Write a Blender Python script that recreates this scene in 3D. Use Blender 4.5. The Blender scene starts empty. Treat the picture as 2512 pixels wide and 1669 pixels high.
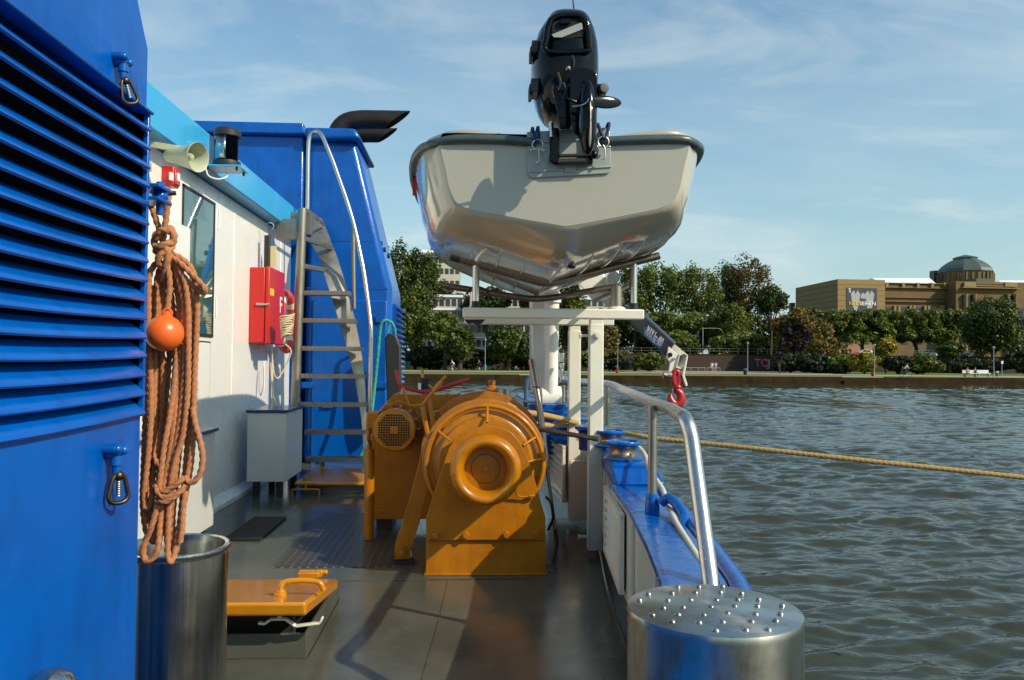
import bpy, bmesh, math, random
import numpy as np
from mathutils import Vector, Matrix
PI = math.pi
sc = bpy.context.scene
C = sc.collection
random.seed(7)
R_ = math.radians
# ---------------------------------------------------------------- camera
FP = 1954.0
CAM = Vector((0, 0, 1.65))
_ps, _th, _ro = R_(2.95), R_(1.448), R_(0.5)
_F = Vector((math.sin(_ps)*math.cos(_th), math.cos(_ps)*math.cos(_th), math.sin(_th)))
_R0 = Vector((math.cos(_ps), -math.sin(_ps), 0))
_U0 = _R0.cross(_F)
_R = _R0*math.cos(_ro) + _U0*math.sin(_ro)
_U = _R.cross(_F)
def ray(px, py): return _F*FP + _R*(px-1256) + _U*(834.5-py)
def at(px, py, Y):
    d = ray(px, py); return CAM + d*(Y/d.y)
def atz(px, py, z):
    d = ray(px, py); return CAM + d*((z-CAM.z)/d.z)
def atx(px, py, X):
    d = ray(px, py); return CAM + d*(X/d.x)
cam = bpy.data.cameras.new('camera'); camo = bpy.data.objects.new('camera', cam); C.objects.link(camo)
m = Matrix((_R, _U, -_F)).transposed().to_4x4(); m.translation = CAM
camo.matrix_world = m
cam.sensor_width = 36; cam.lens = 36*FP/2512; cam.clip_end = 6000; cam.clip_start = .05
sc.camera = camo

# ---------------------------------------------------------------- mesh builder
class MB:
    def __init__(s): s.v = []; s.f = []
    def add(s, vs, fs):
        b = len(s.v); s.v += [Vector(p) for p in vs]; s.f += [tuple(b+i for i in f) for f in fs]; return s
    def box(s, x0, x1, y0, y1, z0, z1, rot=None, piv=None):
        vs = [Vector((x, y, z)) for z in (z0, z1) for x, y in ((x0, y0), (x1, y0), (x1, y1), (x0, y1))]
        if rot is not None:
            p = Vector(piv) if piv is not None else sum(vs, Vector())/8
            vs = [p + rot @ (v-p) for v in vs]
        return s.add(vs, [(3,2,1,0),(4,5,6,7),(0,1,5,4),(1,2,6,5),(2,3,7,6),(3,0,4,7)])
    def bar(s, a, b, w, h, up=(0,0,1)):
        a = Vector(a); b = Vector(b); d = (b-a).normalized(); r = d.cross(Vector(up)).normalized(); u = r.cross(d)
        vs = [p + r*i*w/2 + u*j*h/2 for p in (a, b) for i, j in ((-1,-1),(1,-1),(1,1),(-1,1))]
        return s.add(vs, [(3,2,1,0),(4,5,6,7),(0,1,5,4),(1,2,6,5),(2,3,7,6),(3,0,4,7)])
    def prism(s, poly, off):
        n = len(poly); poly = [Vector(p) for p in poly]; off = Vector(off)
        nrm = Vector()
        for i in range(n): nrm += poly[i].cross(poly[(i+1) % n])
        if nrm.dot(off) > 0: poly.reverse()
        vs = poly + [p+off for p in poly]
        fs = [tuple(range(n)), tuple(range(2*n-1, n-1, -1))] + [((i+1) % n, i, n+i, n+(i+1) % n) for i in range(n)]
        return s.add(vs, fs)
    def tube(s, path, r, seg=12, closed=False, caps=True, lobes=0, amp=0, pitch=.05):
        P = [Vector(p) for p in path]; n = len(P)
        rr = r if isinstance(r, (list, tuple)) else [r]*n
        T = []
        for i in range(n):
            a = P[(i-1) % n] if closed or i > 0 else P[i]; b = P[(i+1) % n] if closed or i < n-1 else P[i]
            t = b-a; T.append(t.normalized() if t.length > 1e-9 else Vector((0, 0, 1)))
        u = T[0].orthogonal().normalized(); rings = []; L = 0
        for i in range(n):
            if i: 
                u = u - T[i]*u.dot(T[i]); u = u.normalized() if u.length > 1e-6 else T[i].orthogonal().normalized()
                L += (P[i]-P[i-1]).length
            w = T[i].cross(u); ring = []
            for k in range(seg):
                a = 2*PI*k/seg
                q = rr[i]*(1+amp*math.cos(lobes*(a - 2*PI*L/pitch)/1.0)) if lobes else rr[i]
                ring.append(P[i]+(u*math.cos(a)+w*math.sin(a))*q)
            rings.append(ring)
        b = len(s.v)
        for g in rings: s.v += g
        m_ = n if closed else n-1
        for i in range(m_):
            j = (i+1) % n
            for k in range(seg):
                l = (k+1) % seg
                s.f.append((b+i*seg+k, b+i*seg+l, b+j*seg+l, b+j*seg+k))
        if caps and not closed:
            s.f.append(tuple(b+k for k in range(seg-1, -1, -1))); s.f.append(tuple(b+(n-1)*seg+k for k in range(seg)))
        return s
    def lathe(s, prof, o, axis=(0, 0, 1), seg=32):
        o = Vector(o); ax = Vector(axis).normalized(); u = ax.orthogonal().normalized(); w = ax.cross(u)
        b = len(s.v); n = len(prof)
        for r, h in prof:
            for k in range(seg):
                a = 2*PI*k/seg; s.v.append(o+ax*h+(u*math.cos(a)+w*math.sin(a))*r)
        for i in range(n-1):
            for k in range(seg):
                l = (k+1) % seg
                s.f.append((b+i*seg+k, b+i*seg+l, b+(i+1)*seg+l, b+(i+1)*seg+k))
        s.f.append(tuple(b+k for k in range(seg-1, -1, -1))); s.f.append(tuple(b+(n-1)*seg+k for k in range(seg)))
        return s
    def cyl(s, a, b, r, seg=20):
        a = Vector(a); b = Vector(b); return s.lathe([(r, 0), (r, (b-a).length)], a, b-a, seg)
    def ball(s, c, r, seg=20, rings=12):
        if not isinstance(r, (tuple, list)): r = (r, r, r)
        c = Vector(c); b = len(s.v)
        for i in range(rings+1):
            t = PI*i/rings
            for k in range(seg):
                a = 2*PI*k/seg
                s.v.append(c+Vector((r[0]*math.sin(t)*math.cos(a), r[1]*math.sin(t)*math.sin(a), -r[2]*math.cos(t))))
        for i in range(rings):
            for k in range(seg):
                l = (k+1) % seg; s.f.append((b+i*seg+k, b+i*seg+l, b+(i+1)*seg+l, b+(i+1)*seg+k))
        return s
    def torus(s, c, ax, R, r, seg=32, rs=10, a0=0, a1=2*PI, ref=None):
        ax = Vector(ax).normalized(); u = (Vector(ref) if ref else ax.orthogonal()); u = (u-ax*u.dot(ax)).normalized(); w = ax.cross(u); c = Vector(c)
        full = abs(a1-a0-2*PI) < 1e-6; n = seg if full else seg+1
        P = [c+(u*math.cos(a0+(a1-a0)*i/seg)+w*math.sin(a0+(a1-a0)*i/seg))*R for i in range(n)]
        return s.tube(P, r, rs, closed=full)
    def loft(s, rings, closed=True, cap=True):
        b = len(s.v); m_ = len(rings[0])
        for g in rings: s.v += [Vector(p) for p in g]
        for i in range(len(rings)-1):
            for k in range(m_ if closed else m_-1):
                l = (k+1) % m_; s.f.append((b+i*m_+k, b+i*m_+l, b+(i+1)*m_+l, b+(i+1)*m_+k))
        if cap:
            s.f.append(tuple(b+k for k in range(m_-1, -1, -1))); q = b+(len(rings)-1)*m_; s.f.append(tuple(q+k for k in range(m_)))
        return s
    def build(s, name, mat, parent=None, bevel=0, smooth=40, fix=True, seg=2, origin=None, sub=0):
        if parent is not None:
            o0 = Vector(); p = parent
            while p: o0 += p.location; p = p.parent
        elif origin is not None: o0 = Vector(origin)
        else:
            xs = [v.x for v in s.v]; ys = [v.y for v in s.v]; zs = [v.z for v in s.v]
            o0 = Vector(((min(xs)+max(xs))/2, (min(ys)+max(ys))/2, min(zs)))
        me = bpy.data.meshes.new(name); me.from_pydata([tuple(v-o0) for v in s.v], [], s.f)
        if fix:
            bm = bmesh.new(); bm.from_mesh(me); bmesh.ops.remove_doubles(bm, verts=bm.verts, dist=1e-6)
            bmesh.ops.recalc_face_normals(bm, faces=bm.faces); bm.to_mesh(me); bm.free()
        me.materials.append(mat)
        if smooth:
            me.polygons.foreach_set('use_smooth', [True]*len(me.polygons)); me.set_sharp_from_angle(angle=R_(smooth))
        o = bpy.data.objects.new(name, me); C.objects.link(o)
        if parent is not None: o.parent = parent
        else: o.location = o0
        if bevel:
            b = o.modifiers.new('bevel', 'BEVEL'); b.width = bevel; b.segments = seg; b.limit_method = 'ANGLE'; b.angle_limit = R_(50)
            b.harden_normals = False
        if sub:
            q = o.modifiers.new('subd', 'SUBSURF'); q.levels = sub; q.render_levels = sub
        return o
def tag(o, label, cat, group=None, kind=None):
    if label: o['label'] = label
    if cat: o['category'] = cat
    if group: o['group'] = group
    if kind: o['kind'] = kind
    return o
def thing(name, label, cat, loc=(0, 0, 0), rz=0, group=None):
    o = bpy.data.objects.new(name, None); C.objects.link(o); o.location = loc; o.rotation_euler = (0, 0, rz)
    o.empty_display_size = .1
    return tag(o, label, cat, group)
def children(o): return [c for c in bpy.data.objects if c.parent is o]
def dup(o, loc=None, rz=None, label=None, parent=None, scale=None):
    c = o.copy(); C.objects.link(c)
    if parent is not None: c.parent = parent
    if loc is not None: c.location = loc
    if rz is not None: c.rotation_euler = (0, 0, rz)
    if scale is not None: c.scale = (scale,)*3
    if label: c['label'] = label
    for ch in children(o): dup(ch, parent=c)
    return c
def struct(o): o['kind'] = 'structure'; return o
def smooth_path(pts, step=.02):
    P = [Vector(p) for p in pts]; out = []
    P = [P[0]*2-P[1]] + P + [P[-1]*2-P[-2]]
    for i in range(1, len(P)-2):
        a, b, c, d = P[i-1:i+3]; n = max(2, int((c-b).length/step))
        for k in range(n):
            t = k/n; out.append(.5*((2*b)+(c-a)*t+(2*a-5*b+4*c-d)*t*t+(3*b-a-3*c+d)*t**3))
    out.append(P[-2]); return out
def text_part(name, s, size, mat, origin, xdir, ydir, parent, ext=.0008, align='LEFT', shear=0, fit=None):
    cu = bpy.data.curves.new('t', 'FONT'); cu.body = s; cu.size = size; cu.extrude = ext; cu.align_x = align; cu.shear = shear; cu.offset = size*.012
    to = bpy.data.objects.new('t', cu); C.objects.link(to)
    dg = bpy.context.evaluated_depsgraph_get(); me = bpy.data.meshes.new_from_object(to.evaluated_get(dg))
    bpy.data.objects.remove(to); bpy.data.curves.remove(cu)
    x = Vector(xdir).normalized(); y = Vector(ydir); y = (y-x*y.dot(x)).normalized(); z = x.cross(y)
    o0 = Vector(); p = parent
    while p: o0 += p.location; p = p.parent
    if fit:
        wd = max(v.co.x for v in me.vertices)-min(v.co.x for v in me.vertices)
        for v in me.vertices: v.co.x *= fit/wd
    for v in me.vertices: v.co = Vector(origin) - o0 + x*v.co.x + y*v.co.y + z*v.co.z
    me.materials.clear(); me.materials.append(mat)
    o = bpy.data.objects.new(name, me); C.objects.link(o); o.parent = parent
    return o
# ---------------------------------------------------------------- materials
def newmat(name):
    m_ = bpy.data.materials.new(name); m_.use_nodes = True; nt = m_.node_tree
    return m_, nt, nt.nodes['Principled BSDF']
def N(nt, t, **kw):
    n = nt.nodes.new(t)
    for k, v in kw.items():
        if k in n.inputs: n.inputs[k].default_value = v
        else: setattr(n, k, v)
    return n
def ramp(nt, fac, stops):
    r = nt.nodes.new('ShaderNodeValToRGB'); e = r.color_ramp.elements
    while len(e) < len(stops): e.new(.5)
    for i, (p, c) in enumerate(stops): e[i].position = p; e[i].color = (*c, 1) if len(c) == 3 else c
    nt.links.new(fac, r.inputs[0]); return r.outputs[0]
def mix(nt, fac, a, b):
    n = nt.nodes.new('ShaderNodeMix'); n.data_type = 'RGBA'
    if isinstance(fac, float): n.inputs[0].default_value = fac
    else: nt.links.new(fac, n.inputs[0])
    for i, x in ((6, a), (7, b)):
        if isinstance(x, tuple): n.inputs[i].default_value = (*x, 1)
        else: nt.links.new(x, n.inputs[i])
    return n.outputs[2]
def noise_(nt, scale, detail=4, vec=None, rough=.5, stretch=None):
    n = N(nt, 'ShaderNodeTexNoise'); n.inputs['Scale'].default_value = scale; n.inputs['Detail'].default_value = detail; n.inputs['Roughness'].default_value = rough
    tc = nt.nodes.new('ShaderNodeTexCoord'); out = tc.outputs['Object']
    if stretch:
        mp = nt.nodes.new('ShaderNodeMapping'); mp.inputs['Scale'].default_value = stretch; nt.links.new(out, mp.inputs[0]); out = mp.outputs[0]
    nt.links.new(out, n.inputs['Vector']); return n.outputs['Fac']
def bump(nt, bsdf, h, strength=.2, dist=.01, prev=None):
    b = nt.nodes.new('ShaderNodeBump'); b.inputs['Strength'].default_value = strength; b.inputs['Distance'].default_value = dist
    nt.links.new(h, b.inputs['Height']); 
    if prev: nt.links.new(prev, b.inputs['Normal'])
    nt.links.new(b.outputs[0], bsdf.inputs['Normal']); return b.outputs[0]
def paint(name, col, rough=.25, dirt=.25, dcol=None, coat=.3, chips=None, bs=.12, scale=3):
    """gloss enamel over steel: soft patches of wear, faint brush waviness, optional chipped spots"""
    m_, nt, b = newmat(name)
    n1 = noise_(nt, scale, 6, rough=.65); n2 = noise_(nt, 14, 3, stretch=(1, 1, .15))
    dc = dcol or tuple(c*.62 for c in col)
    c1 = mix(nt, ramp(nt, n1, [(.42, (0, 0, 0)), (.75, (dirt,)*3)]), col, dc)
    c1 = mix(nt, ramp(nt, n2, [(.5, (0, 0, 0)), (.8, (dirt*.7,)*3)]), c1, dc)
    if chips:
        n3 = noise_(nt, 26, 5, rough=.7); c1 = mix(nt, ramp(nt, n3, [(.72, (0, 0, 0)), (.735, (1, 1, 1))]), c1, chips)
    nt.links.new(c1, b.inputs['Base Color'])
    rr = nt.nodes.new('ShaderNodeMapRange'); rr.inputs[3].default_value = rough*.7; rr.inputs[4].default_value = rough*1.6; nt.links.new(n1, rr.inputs[0]); nt.links.new(rr.outputs[0], b.inputs['Roughness'])
    b.inputs['Coat Weight'].default_value = coat; b.inputs['Specular IOR Level'].default_value = .42; b.inputs['Coat Roughness'].default_value = .12
    h1 = noise_(nt, 9, 2); p = bump(nt, b, h1, bs, .02); h2 = noise_(nt, 160, 2); bump(nt, b, h2, bs*.4, .002, p)
    return m_
def metal(name, col=(.62, .6, .56), rough=.25, stain=(.3, .2, .1), amt=.35, stretch=(8, 8, .5), scale=6, aniso=0):
    m_, nt, b = newmat(name); b.inputs['Metallic'].default_value = 1
    n1 = noise_(nt, scale, 8, rough=.7, stretch=stretch); n2 = noise_(nt, 5, 6, rough=.7)
    c = mix(nt, ramp(nt, n1, [(.45, (0, 0, 0)), (.72, (amt,)*3)]), col, stain)
    nt.links.new(c, b.inputs['Base Color'])
    rr = nt.nodes.new('ShaderNodeMapRange'); rr.inputs[3].default_value = rough*.6; rr.inputs[4].default_value = rough*1.7; nt.links.new(n2, rr.inputs[0]); nt.links.new(rr.outputs[0], b.inputs['Roughness'])
    if aniso:
        b.inputs['Anisotropic'].default_value = aniso; b.inputs['Anisotropic Rotation'].default_value = .25; tg = nt.nodes.new('ShaderNodeTangent'); tg.direction_type = 'RADIAL'; tg.axis = 'Z'; nt.links.new(tg.outputs[0], b.inputs['Tangent'])
    h = noise_(nt, 40, 2, stretch=(1, 1, .3)); bump(nt, b, h, .03, .002)
    return m_
def plain(name, col, rough=.6, var=.3, scale=20, metallic=0, bs=0, spec=.5):
    m_, nt, b = newmat(name); n1 = noise_(nt, scale, 5, rough=.6)
    c = mix(nt, n1, tuple(c*(1+var) for c in col), tuple(c*(1-var) for c in col))
    nt.links.new(c, b.inputs['Base Color']); b.inputs['Roughness'].default_value = rough; b.inputs['Metallic'].default_value = metallic
    b.inputs['Specular IOR Level'].default_value = spec
    if bs: bump(nt, b, noise_(nt, scale*3, 4), bs, .01)
    return m_
M = {}
M['blue'] = paint('blue_enamel', (.0, .092, .43), .2, .5, (.0, .035, .18), .0, bs=.18)
M['blue_chip'] = paint('worn_blue_enamel', (.0, .095, .40), .18, .5, (.0, .035, .15), .1, chips=(.16, .13, .12), bs=.45)
M['railblue'] = paint('grey_blue_enamel', (.06, .12, .2), .35, .3)
M['navy'] = paint('dark_blue_enamel', (.0, .035, .16), .25, .3)
M['cyan'] = paint('light_blue_enamel', (.03, .36, .70), .3, .2, (.08, .38, .62), .3)
M['white'] = paint('cream_white_enamel', (.72, .70, .60), .28, .12, (.6, .56, .46), .3)
M['white2'] = paint('clean_white_enamel', (.82, .81, .77), .25, .12, (.62, .6, .52), .35, bs=.06)
M['box'] = paint('grey_white_enamel', (.56, .57, .55), .35, .2, (.42, .42, .38), .2, chips=(.12, .1, .08))
M['orange'] = paint('winch_orange_enamel', (.43, .158, .0015), .27, .6, (.22, .06, .001), .1, bs=.3, chips=(.10, .05, .015))
M['orange_worn'] = paint('worn_orange_enamel', (.37, .128, .003), .38, .6, (.16, .06, .02), .2, chips=(.18, .19, .12), bs=.5, scale=8)
M['hatch'] = paint('hatch_orange_enamel', (.52, .205, .004), .18, .4, (.42, .13, .004), .45, bs=.15)
M['red'] = paint('red_enamel', (.52, .016, .012), .3, .15, (.36, .01, .01), .2)
M['darkred'] = paint('dark_red_enamel', (.42, .01, .015), .3, .4, (.12, .01, .01), .3, chips=(.12, .08, .06))
M['horn'] = paint('grey_green_enamel', (.42, .46, .32), .4, .3)
M['steel'] = metal('stainless_steel')
M['steel_dull'] = metal('weathered_stainless', (.34, .315, .27), .4, (.2, .16, .11), .5)
M['steel_polish'] = metal('polished_stainless', (.62, .60, .54), .17, (.24, .18, .10), .8, (14, 14, .25), 5, .7)
M['steel_drum'] = metal('scuffed_stainless', (.52, .51, .47), .28, (.24, .18, .09), .9, (2.2, 2.2, .9), 4, .7)
M['steel_brown'] = metal('tarnished_steel', (.30, .24, .20), .3, (.16, .09, .06), .6)
M['brass'] = metal('tarnished_brass', (.11, .08, .045), .35, (.06, .04, .03), .7)
M['exhaust'] = plain('sooty_steel', (.035, .028, .026), .45, .5, 6, .6)
M['black'] = plain('black_rubber', (.018, .018, .02), .5, .3)
M['blackgloss'] = paint('glossy_black_plastic', (.002, .0025, .0045), .10, .2, (.006, .006, .008), .0, bs=.05)
M['dark'] = plain('opening_shade', (.004, .004, .005), .9, .2)  # near-black colour standing in for the shade inside openings
M['gel'] = paint('cream_gelcoat', (.45, .42, .33), .07, .15, (.36, .32, .24), 1.0, bs=.035, scale=2)
M['gel2'] = paint('satin_gelcoat', (.36, .35, .295), .28, .2, (.32, .295, .23), .4, bs=.03, scale=2)
M['pad'] = paint('grey_pad', (.30, .33, .31), .45, .2)
M['rubrail'] = plain('green_grey_rubber', (.05, .075, .075), .35, .35, 8)
M['ropeorange'] = plain('tan_orange_rope', (.43, .175, .075), .9, .6, 120, bs=.5)
M['ropegold'] = plain('golden_rope', (.42, .27, .09), .85, .5, 200, bs=.5)
M['ropecream'] = plain('cream_rope', (.62, .5, .33), .85, .3, 200, bs=.4)
M['ropeblue'] = plain('navy_rope', (.012, .035, .13), .8, .5, 200, bs=.4)
M['ropegreen'] = plain('green_rope', (.03, .3, .24), .8, .4, 200, bs=.4)
M['cable'] = metal('steel_wire_rope', (.16, .15, .14), .5)
M['buoy'] = plain('orange_plastic', (.78, .13, .018), .35, .12, 8)
M['lifebuoy'] = plain('orange_red_plastic', (.72, .07, .02), .4, .15, 8)
M['yellow'] = plain('yellow_paint', (.8, .5, .02), .4, .1)
M['cream'] = plain('cream_board', (.7, .58, .3), .6, .1)
M['glass_lens'] = metal('bare_aluminium', (.45, .5, .5), .15, (.2, .2, .2), .3)
M['lettersred'] = plain('red_letters', (.5, .03, .03), .4, .1)
M['labelblue'] = plain('blue_label', (.02, .2, .62), .4, .1)
M['letterwhite'] = plain('white_letters', (.8, .8, .78), .5, .05)
M['mat'] = plain('mat_rubber', (.006, .006, .006), .7, .3)
M['conduit'] = plain('ribbed_conduit', (.48, .45, .38), .45, .25, 30)
M['blackgloss'].node_tree.nodes['Principled BSDF'].inputs['Specular IOR Level'].default_value = .22
M['boom'] = paint('dark_grey_enamel', (.014, .018, .028), .4, .3, (.06, .06, .06), .2)
# window glass: dark tinted pane reflecting the river bank
m_, nt, b = newmat('tinted_glass'); b.inputs['Base Color'].default_value = (.03, .10, .09, 1); b.inputs['Roughness'].default_value = .03; b.inputs['Specular IOR Level'].default_value = .9; b.inputs['Coat Weight'].default_value = 1; b.inputs['Coat Roughness'].default_value = .02; M['glass'] = m_
# deck: dark wet-looking grey-green paint with scuffs and grit
m_, nt, b = newmat('deck_paint')
n1 = noise_(nt, .9, 7, rough=.65); n2 = noise_(nt, 5, 8, rough=.75); n3 = noise_(nt, 60, 4, rough=.7)
c = mix(nt, ramp(nt, n1, [(.35, (0, 0, 0)), (.7, (1, 1, 1))]), (.050, .056, .047), (.098, .102, .084))
c = mix(nt, ramp(nt, n2, [(.56, (0, 0, 0)), (.72, (.55,)*3)]), c, (.11, .108, .082))
c = mix(nt, ramp(nt, n3, [(.70, (0, 0, 0)), (.73, (1, 1, 1))]), c, (.25, .24, .2))
nt.links.new(c, b.inputs['Base Color'])
nt.links.new(ramp(nt, n2, [(.3, (.06,)*3), (.7, (.26,)*3)]), b.inputs['Roughness'])
p = bump(nt, b, n2, .14, .01); bump(nt, b, n3, .1, .002, p); M['deck'] = m_
# chequered tread plate
m_, nt, b = newmat('tread_plate'); tc = nt.nodes.new('ShaderNodeTexCoord'); v = nt.nodes.new('ShaderNodeTexVoronoi'); v.inputs['Scale'].default_value = 15; v.inputs['Randomness'].default_value = 0
nt.links.new(tc.outputs['Object'], v.inputs['Vector']); b.inputs['Roughness'].default_value = .3
d = ramp(nt, v.outputs['Distance'], [(.12, (1, 1, 1)), (.2, (0, 0, 0))]); n2 = noise_(nt, 4, 6, rough=.7)
nt.links.new(mix(nt, d, mix(nt, n2, (.026, .03, .026), (.05, .05, .04)), (.16, .16, .14)), b.inputs['Base Color']); p = bump(nt, b, d, .6, .004); bump(nt, b, n2, .2, .01, p); M['tread'] = m_
# ================================================================ HULL, DECK, BULWARK
def cx(Y):   # inner edge of the bulwark in plan
    pts = [(-3, -3.2), (0, -1.2), (1.2, .0), (2.0, .46), (2.6, .66), (3.07, .757), (3.67, .836), (4.55, .93), (5.59, .995), (6.2, 1.08), (7, 1.17), (8, 1.23), (9, 1.27), (12, 1.28), (20, 1.15)]
    return float(np.interp(Y, [p[0] for p in pts], [p[1] for p in pts]))
ys = [-3, -2, -1, 0, .6, 1.2, 1.6, 2, 2.3, 2.6, 2.8, 3.07, 3.35, 3.67, 4.1, 4.55, 5.1, 5.59, 6.3, 7, 8, 9, 10.5, 12, 14, 17, 20]
g = MB(); n = len(ys)
L = [(-5.2, y, 0) for y in ys]; Rr = [(cx(y)+.05, y, 0) for y in ys]
g.add(L+Rr, [(i, n+i, n+i+1, i+1) for i in range(n-1)])
deck = struct(g.build('deck', M['deck'], origin=(0, 0, 0), smooth=0)); tag(deck, 'dark grey green painted steel deck of the work boat', None)
# raised doubler plates and weld seams on the deck
sm = MB()
for a, b_ in (((830, 1425), (1345, 1418)), ((1100, 1418), (1035, 1669)),):
    A = atz(*a, .003); B = atz(*b_, .003); sm.tube(smooth_path([A, (A+B)/2+Vector((.01, 0, 0)), B], .05), .004, 6)
sm.tube(smooth_path([(cx(y)-.02-.12*math.sin((y-4)*1.2)*0, y, .004) for y in (4, 4.6, 5.2, 6, 7)], .05), .012, 6)
o = sm.build('weld_seam', M['deck'], deck)
g = MB().box(-1.55, -.62, 6.4, 8.6, -.02, .006); g.build('tread_plate', M['tread'], deck, smooth=0)
# outer hull
hb = thing('work_boat_hull', 'blue outer hull of the work boat along its starboard side', 'boat hull', (0, 4, -1.6))
g = MB(); rows = []
for y in ys: rows.append([(cx(y)+.27, y, .78), (cx(y)+.24, y, .2), (cx(y)+.12, y, -.7), (cx(y)-.1, y, -1.7)])
g.loft(rows, closed=False, cap=False); g.build('side_plating', M['blue'], hb, fix=True)
g = MB(); rows = []
for y in ys: rows.append([(-5.2, y, -.005), (-5.3, y, -1.7)])
g.loft(rows, closed=False, cap=False); g.build('port_plating', M['blue'], hb)
# bulwark: cap rail, inner lining, outboard fender tube
bw = thing('bulwark', 'curved bulwark with broad blue cap rail and cream inner lining', 'bulwark', (1, 4, 0))
g = MB(); rows = []
for y in [yy for yy in ys if yy >= 1.2] :
    c_ = cx(y); rows.append([(c_-.012, y, .765), (c_-.012, y, .8), (c_+.02, y, .806), (c_+.24, y, .80), (c_+.25, y, .765)])
g.loft(rows, closed=True); g.build('cap_rail', M['blue_chip'], bw, smooth=50)
g = MB(); rows = []
for y in [yy for yy in ys if yy >= 1.2]:
    c_ = cx(y); rows.append([(c_+.0, y, .22), (c_+.0, y, .77), (c_+.03, y, .77), (c_+.03, y, .22)])
g.loft(rows, closed=True); g.build('inner_lining', M['white'], bw)
g = MB(); rows = []
for y in [yy for yy in ys if yy >= 1.2]:
    c_ = cx(y); rows.append([(c_+.05, y, -.01), (c_+.02, y, .22), (c_+.25, y, .22), (c_+.25, y, -.01)])
g.loft(rows, closed=True); g.build('foot_plate', M['deck'], bw)
g = MB().tube(smooth_path([(cx(y)+.285, y, .79) for y in ys if y >= 1.2], .1), .04, 12); g.build('fender_tube', M['blue'], bw)
# brackets along the lining
for y in (3.25, 4.35, 6.5):
    g = MB().prism([(cx(y)-.004, y, .24), (cx(y)-.004, y, .76), (cx(y)-.02, y, .76), (cx(y)-.02, y, .24)], (0, .03, 0)); g.build('lining_rib', M['white'], bw)
def vent_panel(y0, y1, z0, z1, label, xs=None):
    t = thing('louvred_vent', label, 'vent', (cx(y0)-.02, y0, z0), group='cream louvred vents in the bulwark')
    a = Vector((xs[0] if xs else cx(y0)-.03, y0, 0)); b_ = Vector((xs[1] if xs else cx(y1)-.03, y1, 0)); d = (b_-a); t.location.x = a.x
    f = MB()
    for (p, q, za, zb) in ((0, .07, z0, z1), (.93, 1, z0, z1)):
        f.bar(a+d*p+Vector((0, 0, (za+zb)/2)), a+d*q+Vector((0, 0, (za+zb)/2)), .03, zb-za)
    for zz in (z0, z1): f.bar(a+Vector((0, 0, zz)), b_+Vector((0, 0, zz)), .032, .03)
    f.build('frame', M['white'], t, bevel=.003)
    MB().bar(a+d*.05+Vector((0, .0, (z0+z1)/2)), a+d*.95+Vector((0, 0, (z0+z1)/2)), .004, z1-z0).build('slat_gap_shade', M['black'], t).location.x += .024  # black sheet paints in the shade seen between the slats
    s = MB(); k = int((z1-z0)/.062)
    for i in range(k):
        z = z0+.03+i*.062; nrm = Vector((-d.y, d.x, 0)).normalized()
        A = a+d*.075; B = a+d*.925
        s.add([A+Vector((0, 0, z))+nrm*.014, B+Vector((0, 0, z))+nrm*.014, B+Vector((0, 0, z+.028))-nrm*.022, A+Vector((0, 0, z+.028))-nrm*.016,
               A+Vector((0, 0, z-.004))+nrm*.014, B+Vector((0, 0, z-.004))+nrm*.014, B+Vector((0, 0, z+.024))-nrm*.022, A+Vector((0, 0, z+.024))-nrm*.016],
              [(0, 1, 2, 3), (7, 6, 5, 4), (0, 4, 5, 1), (1, 5, 6, 2), (2, 6, 7, 3), (3, 7, 4, 0)])
    s.build('louvre', M['white'], t)
    return t
vent_panel(4.75, 5.85, .27, .72, 'near louvred vent panel under the blue cap rail, right of the boat cradle post')
vent_panel(7.95, 9.0, .27, .78, 'far louvred vent panel seen between winch and white cradle posts', (.94, .88))
MB().loft([[(.945, 8.14, .2), (1.24, 8.14, .2), (1.24, 8.14, .785), (.945, 8.14, .785)], [(.895, 9.1, .2), (1.24, 9.1, .2), (1.24, 9.1, .785), (.895, 9.1, .785)]]).build('vent_trunk', M['white'], bw, bevel=.004)
# ---------------------------------------------------------------- stainless railing
rl = thing('handrail', 'bent stainless tube handrail standing on the blue cap rail', 'handrail', (.95, 3, .8))
top = [at(1376, 935, 9.8), at(1480, 940, 8.2), at(1530, 957, 6.3), at(1588, 982, 4.95), at(1650, 1006, 4.0)]
kn = at(1690, 1033, 3.4); bot = at(1748, 1440, 3.0)
pth = smooth_path([top[0]+Vector((-.02, .12, -.08)), top[0], top[1], top[2], top[3], top[4]], .08)
pth += smooth_path([top[4]+(kn-top[4])*.35, kn+Vector((-.01, .03, .008)), kn+(bot-kn)*.10, kn+(bot-kn)*.3], .03) + [bot-Vector((0, 0, .03))]
MB().tube(pth, .033, 16).build('top_rail', M['steel'], rl, smooth=60)
for (p, q, Y) in (((1601, 995), (1613, 1283), 4.4), ((1490, 945), (1492, 1066), 8.0), ((1382, 945), (1384, 1060), 9.7)):
    A = at(*p, Y); B = Vector((A.x+.0, A.y, .80)); 
    MB().cyl(B, A, .026).build('post', M['steel_dull'], rl)
A = at(1601, 995, 4.4); MB().lathe([(.04, 0), (.042, .01), (.036, .1), (.03, .12)], (A.x, A.y, .8)).build('post_socket', M['blue_chip'], rl)
w = MB()
for p, Y in (((1592, 984), 4.85), ((1655, 1010), 3.95), ((1727, 1155), 3.28)): 
    pass
u = thing('bow_rail', 'short bent grey blue pipe rail behind the steel rod', 'handrail', (.9, 10.4, .8))
MB().tube(smooth_path([at(1291, 1015, 10.4), at(1291, 950, 10.4), at(1297, 929, 10.4), at(1312, 925, 10.5), at(1400, 928, 11.5)], .05), .03).build('pipe', M['railblue'], u)
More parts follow.
